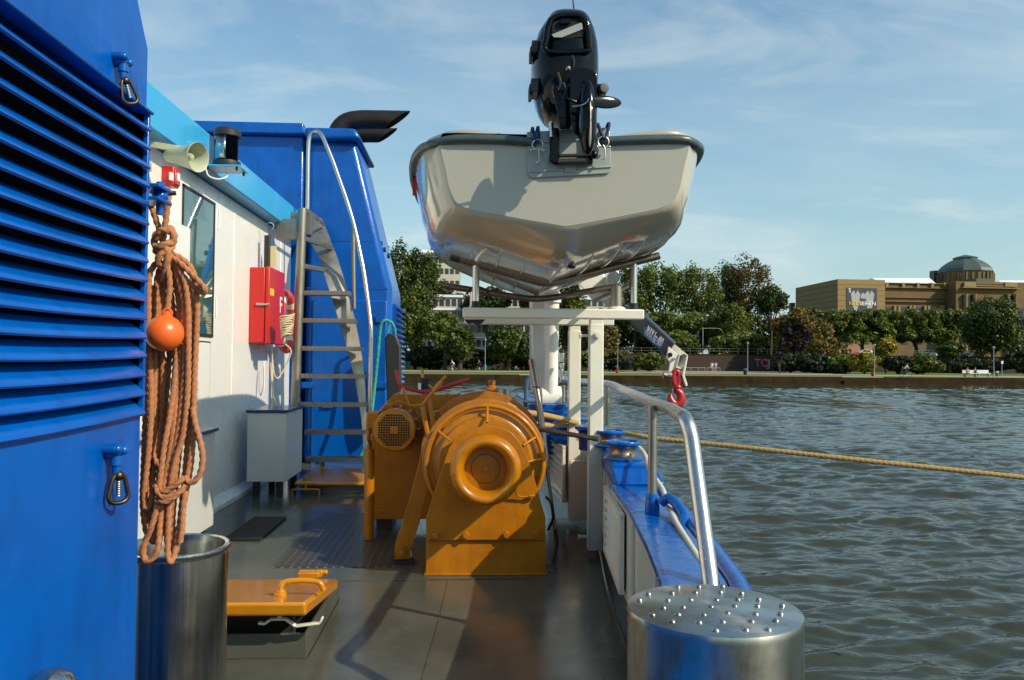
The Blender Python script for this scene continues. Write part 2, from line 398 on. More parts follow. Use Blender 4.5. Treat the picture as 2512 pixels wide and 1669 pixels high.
# conduit, fairlead bar, cleat bits on the cap
g = MB().tube(smooth_path([at(1568, 1098, 5.75), at(1583, 1118, 5.5), at(1590, 1150, 5.2)], .004), .014, 10)
pts = [at(1622, 1195, 4.75)+Vector((0, 0, .0)), at(1634, 1225, 4.5), at(1655, 1275, 4.15), at(1685, 1325, 3.75), at(1716, 1375, 3.4), at(1745, 1425, 3.1)]
P = smooth_path([at(1568, 1098, 5.75), at(1583, 1118, 5.5), at(1594, 1155, 5.2)] + pts, .004)
rr = [.0125+.0035*math.sin(i*1.05) for i in range(len(P))]
o = MB().tube(P, rr, 10).build('hose', M['conduit'], smooth=60); tag(o, 'ribbed grey conduit hose running along the blue cap rail', 'hose')
P = [at(1622, 1235, 4.35), at(1640, 1222, 4.33), at(1662, 1240, 4.28), at(1678, 1270, 4.2), at(1672, 1300, 4.12)]
o = MB().tube(smooth_path(P, .02), .028, 12).build('fairlead_bar', M['blue_chip'], sub=0); tag(o, 'short curved blue fairlead bar beside the railing post', 'fairlead')
# mooring capstan block
blk = thing('fairlead_block', 'blue fairlead block with two spool rollers on the cap rail', 'fairlead', (1.1, 6, .8))
c0 = at(1528, 1125, 5.85)
MB().prism([(c0.x-.13, 5.6, .8), (c0.x-.13, 5.6, .9), (c0.x-.11, 5.6, .925), (c0.x+.17, 5.6, .925), (c0.x+.2, 5.6, .9), (c0.x+.24, 5.6, .8)], (.15, 1.4, 0)).build('housing', M['blue'], blk, bevel=.012)
MB().loft([[(c0.x-.13, 5.60, .80), (c0.x-.13, 5.60, .90), (c0.x+.2, 5.60, .90), (c0.x+.2, 5.60, .80)], [(c0.x-.13, 5.40, .80), (c0.x-.13, 5.40, .825), (c0.x+.2, 5.40, .825), (c0.x+.2, 5.40, .80)]]).build('ramp', M['blue'], blk, bevel=.01)
def spool(x, y, z, r, par, n1='roller'):
    b_ = MB().lathe([(r*1.0, 0), (r*1.02, .012), (r*.78, .035), (r*.72, .06), (r*.76, .085), (r*.82, .1)], (x, y, z), seg=36).build(n1, M['steel_brown'], par, smooth=50)
    MB().lathe([(r*.8, .095), (r*.98, .105), (r*1.02, .118), (r*.98, .13), (r*.9, .132), (r*.84, .12), (r*.4, .118), (r*.36, .128), (.0, .13)], (x, y, z), seg=36).build('roller_cap', M['blue_chip'], b_, smooth=50)
    MB().lathe([(r*1.08, -.006), (r*1.12, .006), (r*1.04, .014), (r*.9, .014)], (x, y, z), seg=36).build('roller_base', M['blue_chip'], b_, smooth=50)
spool(c0.x, 5.85, .93, .128, blk)
spool(c0.x+.06, 6.75, .93, .13, blk)
# bits further forward
f2 = thing('towing_bitts', 'blue double mooring bitts with rope turns behind the white posts', 'bollard', (1.0, 8.2, .8))
for x, y in ((1.16, 7.6), (1.22, 8.5)):
    MB().lathe([(.12, 0), (.12, .16), (.135, .18), (.16, .2), (.16, .225), (.13, .235), (0, .24)], (x, y, .8)).build('bitt', M['blue_chip'], f2, smooth=40)
MB().box(.87, 1.33, 8.2, 9.2, .79, .84).build('base_plate', M['blue_chip'], f2, bevel=.01)
# ---------------------------------------------------------------- mooring bollard in the foreground
bc = at(1751, 1490, 2.1); bc.z = 1.0
bb = thing('bollard', 'large scuffed stainless bollard with rivet-studded top in right foreground', 'bollard', (bc.x, bc.y, 0))
r = .226
MB().lathe([(r+.05, 0), (r+.05, .02), (r, .03), (r, .975), (r+.003, .985), (r, .996), (r-.012, 1.0), (0, 1.003)], (bc.x, bc.y, 0), seg=96).build('drum', M['steel_drum'], bb, smooth=50)
for i in range(-3, 4):
    for j in range(-3, 4):
        x = i*.066+(j % 2)*.03-.012+random.uniform(-.007, .007); y = j*.062+random.uniform(-.007, .007)
        if math.hypot(x, y) < r-.018: MB().ball((bc.x+x, bc.y+y, 1.0015), (.0095, .0095, .0056), 14, 8).build('rivet', M['steel_drum'], bb, smooth=60)
MB().lathe([(.03, 0), (.03, .04), (.028, .05), (0, .055)], (bc.x-.06, bc.y-r+.01, .82), (-.2, -1, 0)).build('side_pin', M['black'], bb)
# ================================================================ LOUVRED HOUSING at the left
hs = thing('engine_housing', 'tall glossy blue louvred engine housing filling the left foreground', 'engine housing', (-1.6, 1.5, 0))
XF = -1.05; YE = 2.55; z0, z1 = 1.475, 2.415
XS = XF+.024
MB().prism([(XS, -2, 0), (XS, -2, z0), (XF-.10, -2, z0), (XF-.10, -2, z1), (XS, -2, z1), (XS, -2, 2.62), (XS-.17, -2, 3.4), (-2.1, -2, 3.4), (-2.1, -2, 0)], (0, YE+2-.012, 0)).build('casing', M['blue'], hs, bevel=.006)
MB().prism([(XS-.002, YE-.012, 0), (XS-.002, YE-.012, 2.62), (XS-.172, YE-.012, 3.39), (-2.09, YE-.012, 3.39), (-2.09, YE-.012, 0)], (0, .012, 0)).build('end_plate', M['blue'], hs, bevel=.004)
MB().box(XF-.098, XF-.09, -2, YE-.014, z0+.002, z1-.002).build('louvre_gap_shade', M['dark'], hs)  # near-black sheet stands in for the unlit interior behind the blades
g = MB().box(XF-.09, XF+.034, YE-.012, YE+.003, z0-.01, z1+.012)
g.box(XF-.01, XF+.046, -2, YE, z1-.004, z1+.006)
g.build('vent_frame', M['blue'], hs, bevel=.004)
g = MB(); nb = 16; dz = (z1-z0)/nb
for k in range(nb):
    z = z0+k*dz; pr = []
    for j in range(25):
        y = 1.0+(YE-.02-1.0)*j/24 if j else -2
        sag = -.011*math.sin(PI*min(1, max(0, (y-1.2)/1.35))) if k < nb else 0
        pr.append([(XF+.041, y, z+sag-.004), (XF+.046, y, z+sag+.001), (XF+.043, y, z+sag+.009), (XF-.008, y, z+sag+.048), (XF-.012, y, z+sag+.044), (XF+.036, y, z+sag+.003)])
    g.loft(pr)
    # weld fillet at the frame end
    g.loft([[(XF+.03, YE-.02, z-.006), (XF+.03, YE-.02, z+.014), (XF-.03, YE-.02, z+.054), (XF-.03, YE-.02, z+.03)], [(XF+.027, YE-.055, z-.002), (XF+.029, YE-.055, z+.008), (XF-.022, YE-.055, z+.047), (XF-.022, YE-.055, z+.04)]])
g.build('louvre', M['blue'], hs, smooth=35)
# tie-down fittings on the housing
def fitting(px, py, X, label, sc_, lean=0):
    p = atx(px, py, X); t = thing('lifting_eye', label, 'lifting eye', p, group='swivel lifting eyes bolted to the blue housing')
    k = sc_
    def W(x, y, z): return p+Vector((x*k, y*k, z*k))
    g = MB().ball(W(.012, 0, 0), (.022*k, .024*k, .020*k), 16, 10); g.cyl(W(-.005, -.018, .008), W(.032, -.018, .008), .013*k, 12); g.cyl(W(-.005, .018, .002), W(.032, .018, .002), .013*k, 12); g.ball(W(.033, .018, .002), .0125*k, 12, 8); g.ball(W(.033, -.018, .008), .0125*k, 12, 8)
    g.build('eye_block', M['blue_chip'], t, bevel=.001)
    MB().lathe([(.010*k, 0), (.011*k, .02*k), (.015*k, .022*k), (.015*k, .045*k)], W(.024, 0, -.055), (0, 0, 1), 16).build('swivel_pin', M['blue_chip'], t)
    q = W(.030, 0, -.055); s_ = .020*k; ha = Vector((.62, .78, 0)); ha.normalize()
    def T(a, b): c, s2 = math.cos(lean), math.sin(lean); a, b = a*c-b*s2, b*c+a*s2; return q+ha*a+Vector((0, 0, b))
    g = MB(); g.tube(smooth_path([T(-.006*k, 0), T(-s_*.75, -.012*k), T(-s_*1.05, -.036*k), T(-s_*1.2, -.058*k), T(-s_*.6, -.070*k), T(s_*.6, -.070*k), T(s_*1.2, -.058*k), T(s_*1.05, -.036*k), T(s_*.75, -.012*k), T(.006*k, 0)], .003), .0055*k, 10); g.ball(T(0, -.004*k), .0125*k, 14, 10)
    g.build('shackle', M['brass'], t, smooth=60)
    P = [T(0, -.008*k-.0014*k*i) for i in range(34)]; MB().tube(P, [(.0062 if i % 4 < 2 else .005)*k for i in range(34)], 10).build('thread', M['steel_dull'], t)
    return t
fitting(283, 150, XS, 'upper blue lifting eye with brass shackle above the louvres', .95, .3)
fitting(262, 1108, XS, 'lower blue lifting eye with brass shackle below the louvres', 1.15, .0)
# polished vent cap at the very bottom left
vc = atz(153, 1700, .86)
vc = Vector((-.945, 1.87, .85))
t = thing('vent_cap', 'polished steel domed vent cap at bottom left edge', 'vent cap', (vc.x, vc.y, 0))
MB().lathe([(.05, 0), (.05, .85), (.066, .855), (.068, .87), (.062, .90), (.045, .927), (.02, .94), (0, .942)], (vc.x, vc.y, 0)).build('dome', M['steel_polish'], t, smooth=50)
# ---------------------------------------------------------------- rope hanger bracket + rope bundle + float
br = thing('rope_bracket', 'blue double lug bracket with pin at the housing corner', 'bracket', at(390, 480, 2.62))
g = MB()
for py in (465, 496):
    p = at(388, py, 2.62); g.box(p.x-.07, p.x+.03, 2.55, 2.66, p.z-.006, p.z+.006)
g.build('lug', M['blue'], br, bevel=.003)
p = at(390, 480, 2.62); g = MB().cyl((p.x, 2.63, p.z-.06), (p.x, 2.63, p.z+.045), .013, 14); g.ball((p.x, 2.63, p.z), (.026, .026, .02)); g.build('pin', M['blue'], br)
p = at(412, 476, 2.68); MB().tube([at(372, 478, 2.66), at(432, 474, 2.68)], [.010, .007], 12).build('peg', M['brass'], br)
RY = 2.76
def rp(l, dy=0): return [at(x, y, RY+(d if len(q) > 2 else 0)+dy) for q in l for x, y, d in [(q[0], q[1], q[2] if len(q) > 2 else 0)]]
rope = MB(); RR = .0096
def strand(l, dy=0, r=RR): rope.tube(smooth_path(rp(l, dy), .0045), r, 14, lobes=3, amp=.15, pitch=.08)
strand([(414, 470), (412, 500), (407, 540), (402, 575), (398, 600)], -.01)
strand([(371, 505), (383, 540), (395, 575), (402, 600)], .01)
strand([(414, 470), (400, 462), (385, 470), (372, 505)], .0)
# knot
strand([(384, 585, -.02), (395, 566, -.035), (420, 570, -.03), (424, 592, -.02), (400, 602, -.04), (383, 612, -.02), (392, 628, .0)], 0, .0115)
strand([(395, 572, 0), (415, 560, .01), (427, 580, .01), (418, 610, -.02), (395, 625, -.04), (388, 645, -.03), (405, 655, -.02)], 0, .0115)
strand([(402, 590, .02), (385, 575, .01), (380, 600, -.01), (398, 622, -.03), (420, 632, -.02), (415, 655, .0)], 0, .0115)
strand([(405, 600, -.03), (412, 625, -.035), (407, 655, -.03), (400, 690, -.01)], 0, .0115)
# float strand
strand([(405, 640, -.03), (414, 670, -.03), (416, 710, -.03), (412, 745, -.03), (412, 780, -.03)])
# right hump
strand([(410, 625, -.02), (435, 640, -.02), (462, 665, -.02), (485, 688, -.02), (503, 710, -.02), (498, 719, -.01), (480, 706, 0), (455, 685, 0), (432, 655, 0), (420, 640, .01)])
strand([(415, 620, 0), (445, 635, 0), (470, 660, 0), (480, 700, .01), (484, 760, .01), (480, 860, .01), (476, 960, .01), (474, 1060, .01), (468, 1140, .01), (455, 1215, .01), (440, 1290, .01), (432, 1340, .01), (425, 1370, .0), (418, 1378, -.01), (411, 1360, -.01), (413, 1290, -.01), (418, 1200, -.01), (430, 1130, -.01), (450, 1060, -.01), (460, 960, -.01), (462, 860, -.01), (461, 760, -.01), (455, 700, -.01), (440, 660, -.01), (425, 640, 0)])
strand([(420, 640, .02), (450, 680, .02), (468, 740, .02), (470, 850, .02), (468, 960, .02), (462, 1060, .03), (455, 1150, .03), (446, 1240, .03), (437, 1320, .02), (431, 1352, .02), (424, 1330, .02), (424, 1250, .02), (432, 1150, .02), (440, 1080, .02), (446, 1000, .03), (445, 900, .03), (440, 800, .03), (438, 720, .03), (425, 660, .02)])
# diagonal big strand
strand([(428, 650, .03), (440, 740, .03), (436, 830, .02), (428, 940, 0), (415, 1030, -.02), (402, 1100, -.03), (392, 1180, -.03), (385, 1240, -.03), (372, 1290, -.03), (360, 1320, -.02), (352, 1345, -.02), (352, 1365, -.02), (362, 1378, -.02), (378, 1366, -.02), (388, 1340, -.02), (392, 1290, -.01), (398, 1230, -.01), (408, 1160, 0), (420, 1090, 0), (430, 1010, 0), (440, 930, .01), (446, 850, .01)])
# left strands
strand([(398, 640, 0), (378, 652, -.01), (366, 680, -.01), (364, 760, -.01), (366, 860, -.01), (370, 940, -.01), (370, 1020, -.01), (365, 1100, -.01), (358, 1170, -.01), (354, 1215, -.01), (358, 1248, -.01), (370, 1230, -.01), (380, 1180, -.01)])
strand([(395, 640, .02), (372, 660, .02), (356, 700, .02), (354, 780, .02), (356, 880, .02), (358, 980, .02), (355, 1080, .02), (352, 1160, .02), (350, 1230, .01), (356, 1290, .01), (366, 1320, .01), (380, 1310, .01), (386, 1270, .01)])
strand([(398, 645, .03), (385, 690, .03), (382, 780, .03), (381, 880, .03), (378, 960, .03), (380, 1050, .03), (375, 1110, .03), (385, 1135, .02), (396, 1150, .01), (404, 1190, 0), (402, 1250, 0), (396, 1300, 0)])
strand([(405, 655, .05), (400, 720, .05), (392, 820, .05), (390, 930, .05), (386, 1020, .05), (378, 1100, .05), (366, 1180, .05), (362, 1270, .05), (374, 1330, .05), (390, 1300, .05), (400, 1200, .05), (412, 1100, .05), (424, 1000, .05), (430, 880, .05), (424, 760, .05), (412, 670, .05)])
strand([(412, 655, .06), (420, 760, .06), (415, 880, .06), (405, 1000, .06), (395, 1100, .06), (388, 1200, .06)])
strand([(400, 640, .04), (388, 700, .04), (392, 800, .04), (400, 900, .04), (398, 1000, .04), (388, 1090, .04), (376, 1160, .04), (372, 1240, .04), (380, 1290, .04)])
strand([(418, 640, .04), (432, 700, .05), (446, 800, .05), (452, 900, .05), (448, 1000, .05), (440, 1100, .05), (430, 1200, .05), (420, 1290, .05), (414, 1340, .04), (408, 1300, .04), (412, 1200, .04)])
strand([(430, 660, .0), (450, 740, .0), (454, 840, .0), (450, 940, .0), (440, 1040, .0), (425, 1120, .0), (410, 1180, .0), (400, 1240, .0), (394, 1300, .0), (388, 1350, .0)])
strand([(372, 700, .03), (370, 800, .035), (372, 900, .035), (374, 1000, .035), (364, 1090, .035), (360, 1160, .035), (362, 1230, .03)])
# waist wraps
strand([(388, 1200, -.02), (402, 1206, -.04), (420, 1196, -.04), (438, 1184, -.04), (452, 1170, -.03)])
strand([(384, 1228, -.03), (400, 1232, -.045), (420, 1224, -.045), (440, 1208, -.04), (455, 1190, -.03)])
strand([(380, 1190, -.03), (392, 1214, -.04), (410, 1220, -.045), (432, 1205, -.04)])
# side loop
strand([(472, 1000, -.01), (480, 1045, -.02), (490, 1080, -.02), (497, 1120, -.02), (492, 1158, -.02), (478, 1180, -.02), (464, 1182, -.02), (452, 1170, -.02)])
strand([(476, 1060, 0), (468, 1120, 0), (458, 1180, 0), (450, 1240, 0), (446, 1300, 0), (441, 1330, 0)])
ro = rope.build('rope_coil', M['ropeorange'], smooth=60, fix=False, origin=at(405, 470, RY)); tag(ro, 'bundle of tan orange rope tied in a knot hanging beside the blue housing', 'rope')
fl = thing('float_ball', 'round orange plastic float hanging in the tan rope bundle', 'float', at(404, 818, RY-.05))
p = at(404, 818, RY-.05); MB().ball(p, .061, 32, 20).build('ball', M['buoy'], fl)
q = at(410, 776, RY-.05); MB().lathe([(.03, -.012), (.018, .004), (.012, .018), (.008, .022)], (q.x, q.y, q.z-.006)).build('neck', M['buoy'], fl)
MB().torus(q+Vector((0, 0, .01)), (0, 1, 0), .014, .005, 16, 8).build('ring', M['buoy'], fl)
# ---------------------------------------------------------------- steel bin
bx = at(430, 1335, 3.25); bz = bx.z; 
tb = thing('waste_bin', 'tall polished steel waste bin with rolled rim under the rope bundle', 'bin', (bx.x, 3.25, 0))
r = .2
MB().lathe([(r-.002, .0), (r, .01), (r, bz-.03), (r+.006, bz-.026), (r+.01, bz-.014), (r+.008, bz-.004), (r, bz), (r-.012, bz-.004), (r-.014, bz-.02), (r-.018, bz-.04), (r-.018, .02), (0, .02)], (bx.x, 3.25, 0), seg=72).build('body', M['steel_polish'], tb, smooth=45)
# ================================================================ DECKHOUSE
XW = -2.79
dh = thing('deckhouse', 'cream white deckhouse with light blue fascia stripe and tinted window', 'deckhouse', (-3.5, 8, 0))
MB().box(-5.1, XW, 3.2, 12.45, .0, 3.5).build('wall', M['white2'], dh, bevel=.02)
g = MB().box(-5.15, -2.60, 3.1, 12.55, 3.505, 3.86); g.build('fascia', M['cyan'], dh, bevel=.015)
MB().box(-5.1, -2.7, 3.2, 12.5, 3.86, 3.90).build('roof', M['white2'], dh)
g = MB().prism([(XW-.01, 3.2, .0), (XW+.10, 3.2, .0), (XW+.10, 3.2, .05), (XW-.01, 3.2, .13)], (0, 9.2, 0)); g.build('skirting', M['white2'], dh, bevel=.004)
A = atx(455, 430, XW); B = atx(524, 504, XW); Cc = atx(518, 821, XW)
y0, y1, zz0, zz1 = A.y-.05, B.y, Cc.z, B.z
w = MB().box(XW-.004, XW+.006, y0, y1, zz0, zz1).build('window', M['glass'], dh)
g = MB()
for a in ((y0-.03, y0, zz0-.03, zz1+.03), (y1, y1+.03, zz0-.03, zz1+.03)): g.box(XW-.002, XW+.012, *a)
for a in ((zz0-.03, zz0), (zz1, zz1+.03)): g.box(XW-.002, XW+.012, y0-.03, y1+.03, *a)
g.build('frame', M['black'], w)
# door outline grooves (thin dark rubber strips), hinges, weld patches
d1 = thing('deckhouse_door', 'white deckhouse door below the tinted window', 'door', (XW, 8.2, .2))
d1.parent = dh; del d1['label']; del d1['category']; d1.location = Vector((XW, 8.2, .2))-dh.location; d1.name = 'door'
g = MB(); yA = atx(514, 900, XW).y
g.box(XW, XW+.006, yA-.012, yA, .9, 1.82); g.box(XW, XW+.006, yA-1.2, yA, 1.81, 1.822)
g.build('seal', M['black'], d1)
g = MB().box(XW, XW+.012, yA-1.3, yA-.02, .75, 1.80); g.build('panel', M['white2'], d1, bevel=.004)
for (px, pa, pb) in ((535, 515, 562), (529, 730, 776)):
    a = atx(px, pa, XW); b_ = atx(px, pb, XW); MB().cyl((XW+.012, a.y, b_.z), (XW+.012, a.y, a.z), .009, 10).build('hinge', M['white2'], d1)
# seams in the far wall
g = MB()
for px in (575, 655, 690):
    y = atx(px, 600, XW).y; MB().box(XW-.002, XW+.004, y-.02, y+.02, 1.2, 3.45).build('wall_stiffener', M['white2'], dh, bevel=.003)
# handrail seen by the glass
# raised cover box near the rope
t = thing('cover_box', 'cream cover box on the deckhouse wall behind the rope', 'cover box', (XW, 6.2, 1.2))
a = atx(468, 560, XW+.12); MB().box(XW+.003, XW+.12, 5.2, a.y, 1.45, a.z).build('cover', M['white2'], t, bevel=.012)
# horn speaker
p = at(466, 385, 6.75); sp = thing('loudspeaker', 'pale green horn loudspeaker under the light blue stripe', 'loudspeaker', p)
ax = Vector((.80, -.35, -.12)).normalized(); o_ = p-ax*.1
MB().lathe([(.03, -.16), (.055, -.13), (.07, -.04), (.10, .10), (.118, .175), (.124, .18), (.122, .19), (.114, .185), (.09, .12), (.05, .02), (.0, .0)], o_, ax, 36).build('horn', M['horn'], sp, smooth=45)
MB().lathe([(.028, .0), (.032, .10), (.022, .125), (0, .13)], o_, ax, 20).build('phase_plug', M['horn'], sp)
a = at(385, 372, 7.9); a.z = 3.45; g = MB().bar(Vector((XW, 6.8, a.z)), o_-ax*.03+Vector((0, 0, .06)), .03, .05); g.bar(o_-ax*.03+Vector((0, 0, .09)), o_-ax*.05-Vector((0, 0, .1)), .012, .05, up=(1, 0, 0)); g.box(XW, XW+.1, 6.7, 6.8, p.z-.12, p.z-.05); g.build('bracket', M['horn'], sp, bevel=.003)
# red call point
p = at(425, 434, 7.3); t = thing('alarm_call_point', 'small red alarm box with white window below the loudspeaker', 'alarm box', p)
MB().box(XW+.002, p.x+.02, 7.26, 7.40, p.z-.09, p.z+.09).build('case', M['red'], t, bevel=.012)
MB().box(p.x+.02, p.x+.032, 7.27, 7.39, p.z-.07, p.z+.07).build('front_plate', M['red'], t, bevel=.008)
MB().box(p.x+.032, p.x+.036, 7.30, 7.37, p.z-.03, p.z+.04).build('window', M['letterwhite'], t)
MB().box(p.x+.0, p.x+.02, 7.20, 7.255, p.z-.05, p.z+.02).build('label_plate', M['letterwhite'], t)
# navigation light on shelf
p = at(560, 400, 8.35); t = thing('navigation_light', 'black navigation lantern with bare metal screen on a small shelf', 'navigation light', p)
q = at(556, 412, 8.0)
MB().box(q.x-.22, q.x+.17, 7.85, 8.17, q.z-.02, q.z-.002).build('shelf', M['cyan'], t, bevel=.004)
c_ = Vector((q.x, 8.01, q.z)); 
MB().lathe([(.13, 0), (.135, .02), (.13, .06), (.11, .065)], c_, seg=28).build('base', M['black'], t)
pf = []
for i in range(13): pf += [(.098, .065+i*.018), (.108, .065+i*.018+.009)]
MB().lathe(pf+[(.098, .30)], c_, seg=28).build('lens', M['blackgloss'], t, smooth=20)
MB().lathe([(.11, .30), (.128, .31), (.13, .36), (.11, .385), (.03, .395), (0, .395)], c_, seg=28).build('cap', M['black'], t)
MB().tube([c_+Vector((.116*math.cos(a), .116*math.sin(a), .19)) for a in [R_(180+i*10) for i in range(10)]], .001).build('x', M['steel'], t) if False else None
g = MB(); P = [(c_.x+.125*math.cos(R_(a)), c_.y+.125*math.sin(R_(a))) for a in range(175, 286, 8)]
for i in range(len(P)-1): g.add([(*P[i], c_.z+.07), (*P[i+1], c_.z+.07), (*P[i+1], c_.z+.30), (*P[i], c_.z+.30)], [(0, 1, 2, 3)])
o = g.build('screen', M['glass_lens'], t); sol = o.modifiers.new('s', 'SOLIDIFY'); sol.thickness = .003
MB().tube(smooth_path([at(505, 415, 7.75), at(512, 432, 7.75), at(535, 440, 7.8), at(556, 434, 7.85), at(557, 425, 7.95)], .02), .008, 8).build('cable', M['white'], t)
for dx, dy in ((-.15, 7.89), (.13, 7.89), (.13, 8.13)): MB().cyl((q.x+dx, dy, q.z-.05), (q.x+dx, dy, q.z-.0), .012, 8).build('bolt', M['black'], t)
# little grey plate on the stripe end
MB().box(-2.600, -2.592, 11.4, 12.3, 3.55, 3.74).build('name_plate', M['cyan'], dh, bevel=.003)
# fire cabinet
p0 = atx(609, 850, XW); ya = p0.y
ztop = at(609, 655, ya).z; zb_ = at(609, 842, ya).z
fc = thing('fire_cabinet', 'red fire extinguisher cabinet with white letter F on the white wall', 'cabinet', (XW, ya, zb_))
XR = XW+.255
MB().box(XW+.002, XR-.06, ya, ya+.80, zb_, ztop).build('case', M['red'], fc, bevel=.015)
MB().box(XR-.055, XR, ya-.01, ya+.81, zb_-.01, ztop+.01).build('door', M['red'], fc, bevel=.015)
l = at(654, 747, ya-.02); MB().box(l.x-.13, l.x+.03, ya-.026, ya-.008, l.z-.012, l.z+.016).build('latch', M['steel'], fc, bevel=.003)
s_ = atx(667, 717, XR); MB().box(XR+.001, XR+.004, s_.y-.10, s_.y+.10, s_.z-.045, s_.z+.045).build('sticker', M['yellow'], fc)
text_part('letter', 'F', .30, M['letterwhite'], (XR+.002, ya+.52, zb_+.42), (0, 1, 0), (0, 0, 1), fc)
# lifebuoy behind the cabinet with rope
lp = at(702, 790, 11.35); lb = thing('lifebuoy', 'orange lifebuoy ring with reflective bands beside the red cabinet', 'lifebuoy', lp)
MB().torus(lp, (1, 0, 0), .38, .068, 48, 14).build('ring', M['lifebuoy'], lb, smooth=60)
for a in (45, 135, 225, 315): MB().torus(lp, (1, 0, 0), .38, .0705, 4, 14, R_(a-8), R_(a+8), ref=(0, 1, 0)).build('reflective_band', M['letterwhite'], lb, smooth=60)
rc = MB(); cc_ = at(704, 800, 10.2)
for i in range(12):
    zc = cc_.z+.12-i*.022; rr = .12-.003*i
    rc.tube([Vector((cc_.x+rr*.7*math.cos(a), cc_.y+rr*math.sin(a), zc+.012*math.sin(a*2+i)+.03*math.cos(a))) for a in [2*PI*k/24 for k in range(24)]], .0105, 8, closed=True, lobes=3, amp=.12)
o = rc.build('line_coil', M['ropecream'], origin=cc_); tag(o, 'small cream line coil hanging between red cabinet and stair pole', 'rope')
o['label'] = 'coil of cream line hanging over the orange lifebuoy'
lr = MB()
def pt(x, y, Y=9.6): return at(x, y, Y)
lr.tube(smooth_path([at(700, 845, ya+.5), at(714, 862, ya+.5), at(700, 900, ya+.5), at(682, 928, ya+.45), at(672, 915, ya+.4), at(668, 880, ya+.4)], .02), .010, 8, lobes=3, amp=.12)
lr.tube(smooth_path([at(668, 840, ya+.3), at(668, 900, ya+.3), at(670, 960, ya+.2), at(676, 985, ya+.1), at(682, 1006, ya+.1)], .02), .009, 8, lobes=3, amp=.12)
lr.tube(smooth_path([at(664, 890, ya+.3), at(668, 960, ya+.2), at(668, 1005, ya+.1)], .02), .007, 8)
o = lr.build('hanging_line', M['ropecream']); tag(o, 'loose cream line dangling from the lifebuoy to the box lid', 'rope')
# boat hooks / signal board above the cabinet
t = thing('boat_hook', 'black pole with bent wire hook standing above the red cabinet', 'boat hook', at(655, 650, ya+.35))
a = at(655, 655, ya+.35); b_ = at(655, 578, ya+.35); MB().box(a.x-.035, a.x+.035, a.y-.03, a.y+.03, a.z-.3, b_.z).build('pole', M['black'], t, bevel=.006)
MB().tube(smooth_path([at(657, 578, ya+.35), at(668, 566, ya+.35), at(671, 553, ya+.35), at(664, 546, ya+.35), at(654, 549, ya+.35)], .01), .009, 8).build('hook', M['steel'], t)
a = at(667, 650, ya+.45); b_ = at(667, 604, ya+.45); o = MB().box(a.x-.05, a.x+.05, a.y, a.y+.02, a.z-.2, b_.z).build('wooden_board', M['cream'], bevel=.003); tag(o, 'narrow pale yellow board behind the black boat hook', 'board')
# grey white lockers
def locker(y0, y1, label, dx=0):
    t = thing('deck_locker', label, 'locker', ((XW-2.25)/2, (y0+y1)/2, .16), group='grey white lockers with blue lids')
    x0, x1 = XW+.06+dx, -2.24+dx*.6
    MB().box(x0, x1, y0, y1, .18, 1.0).build('body', M['box'], t, bevel=.008)
    MB().box(x0-.015, x1+.025, y0-.025, y1+.03, 1.002, 1.035).build('lid', M['navy'], t, bevel=.006)
    for x in (x0+.06, x1-.12):
        for y in (y0+.05, y1-.12): MB().box(x, x+.07, y, y+.07, 0, .178).build('leg', M['black'], t)
    return t
locker(9.62, 10.55, 'far grey white locker with blue lid beside the stairs', .09)
locker(6.05, 7.15, 'near grey white locker with blue lid behind the rope bundle')
# ================================================================ BLUE FUNNEL CASING
YC = 12.7
fn = thing('funnel_casing', 'large blue sloping funnel casing behind the stairs', 'funnel casing', (-2, 13.5, 0))
def P2(px, py, Y=YC): p = at(px, py, Y); return (p.x, p.z)
zt = P2(760, 318)[1]
L_ = -2.62
xs = [P2(757, 400)[0]]
topx = P2(873, 350)[0]; kx, kz = P2(961, 709); zc = P2(873, 345)[1]
prof = [(L_, 0), (kx, 0), (kx, kz), (topx, zc), (L_, zc)]
g = MB()
ringA = [(x, YC, z) for x, z in prof]
ringB = [(x, 14.35, z) for x, z in prof]
g.loft([ringA, ringB]); g.build('casing', M['blue'], fn, bevel=.10, seg=3)
rx = P2(887, 318, 12.55)[0]; 
capA = [(L_-.02, YC-.16, zc-.03), (rx+.12, YC-.16, zc-.03), (rx+.02, YC-.16, zt), (L_-.02, YC-.16, zt)]
capB = [(L_-.02, 15.1, zc-.45), (rx+.6, 15.1, zc-.45), (rx+.1, 15.1, zt), (L_-.02, 15.1, zt)]
g = MB(); a = P2(880, 318, YC-.16); c1 = P2(910, 412, 14.2)
g.prism([(L_-.02, YC-.16, zt-.0), (L_-.02, YC-.16, zc-.02), (rx+.0, YC-.16, zc-.02), (rx-.10, YC-.16, zt)], (0, 1.95, 0))
g.build('cap', M['blue'], fn, bevel=.06, seg=3)
# panel lines, door, catches
g = MB(); a = P2(960, 709)[1]; g.box(L_+.02, kx-.06, YC-.006, YC+.01, kz-.012, kz+.004); b_ = P2(800, 590)[1]; g.box(L_+.02, P2(915, 590)[0], YC-.006, YC+.01, b_-.008, b_+.004)
g.build('seam', M['blue'], fn)
dA = P2(760, 735); dB = P2(945, 1150)
MB().box(L_+.12, dB[0], YC-.03, YC+.01, dB[1], dA[1]).build('access_door', M['blue'], fn, bevel=.02)
for (px, py) in ((760, 945), (943, 945), (940, 785), (810, 994)):
    a = P2(px, py); MB().box(a[0]-.12, a[0]+.05, YC-.07, YC-.032, a[1]-.05, a[1]+.05).build('catch', M['blue'], fn, bevel=.01)
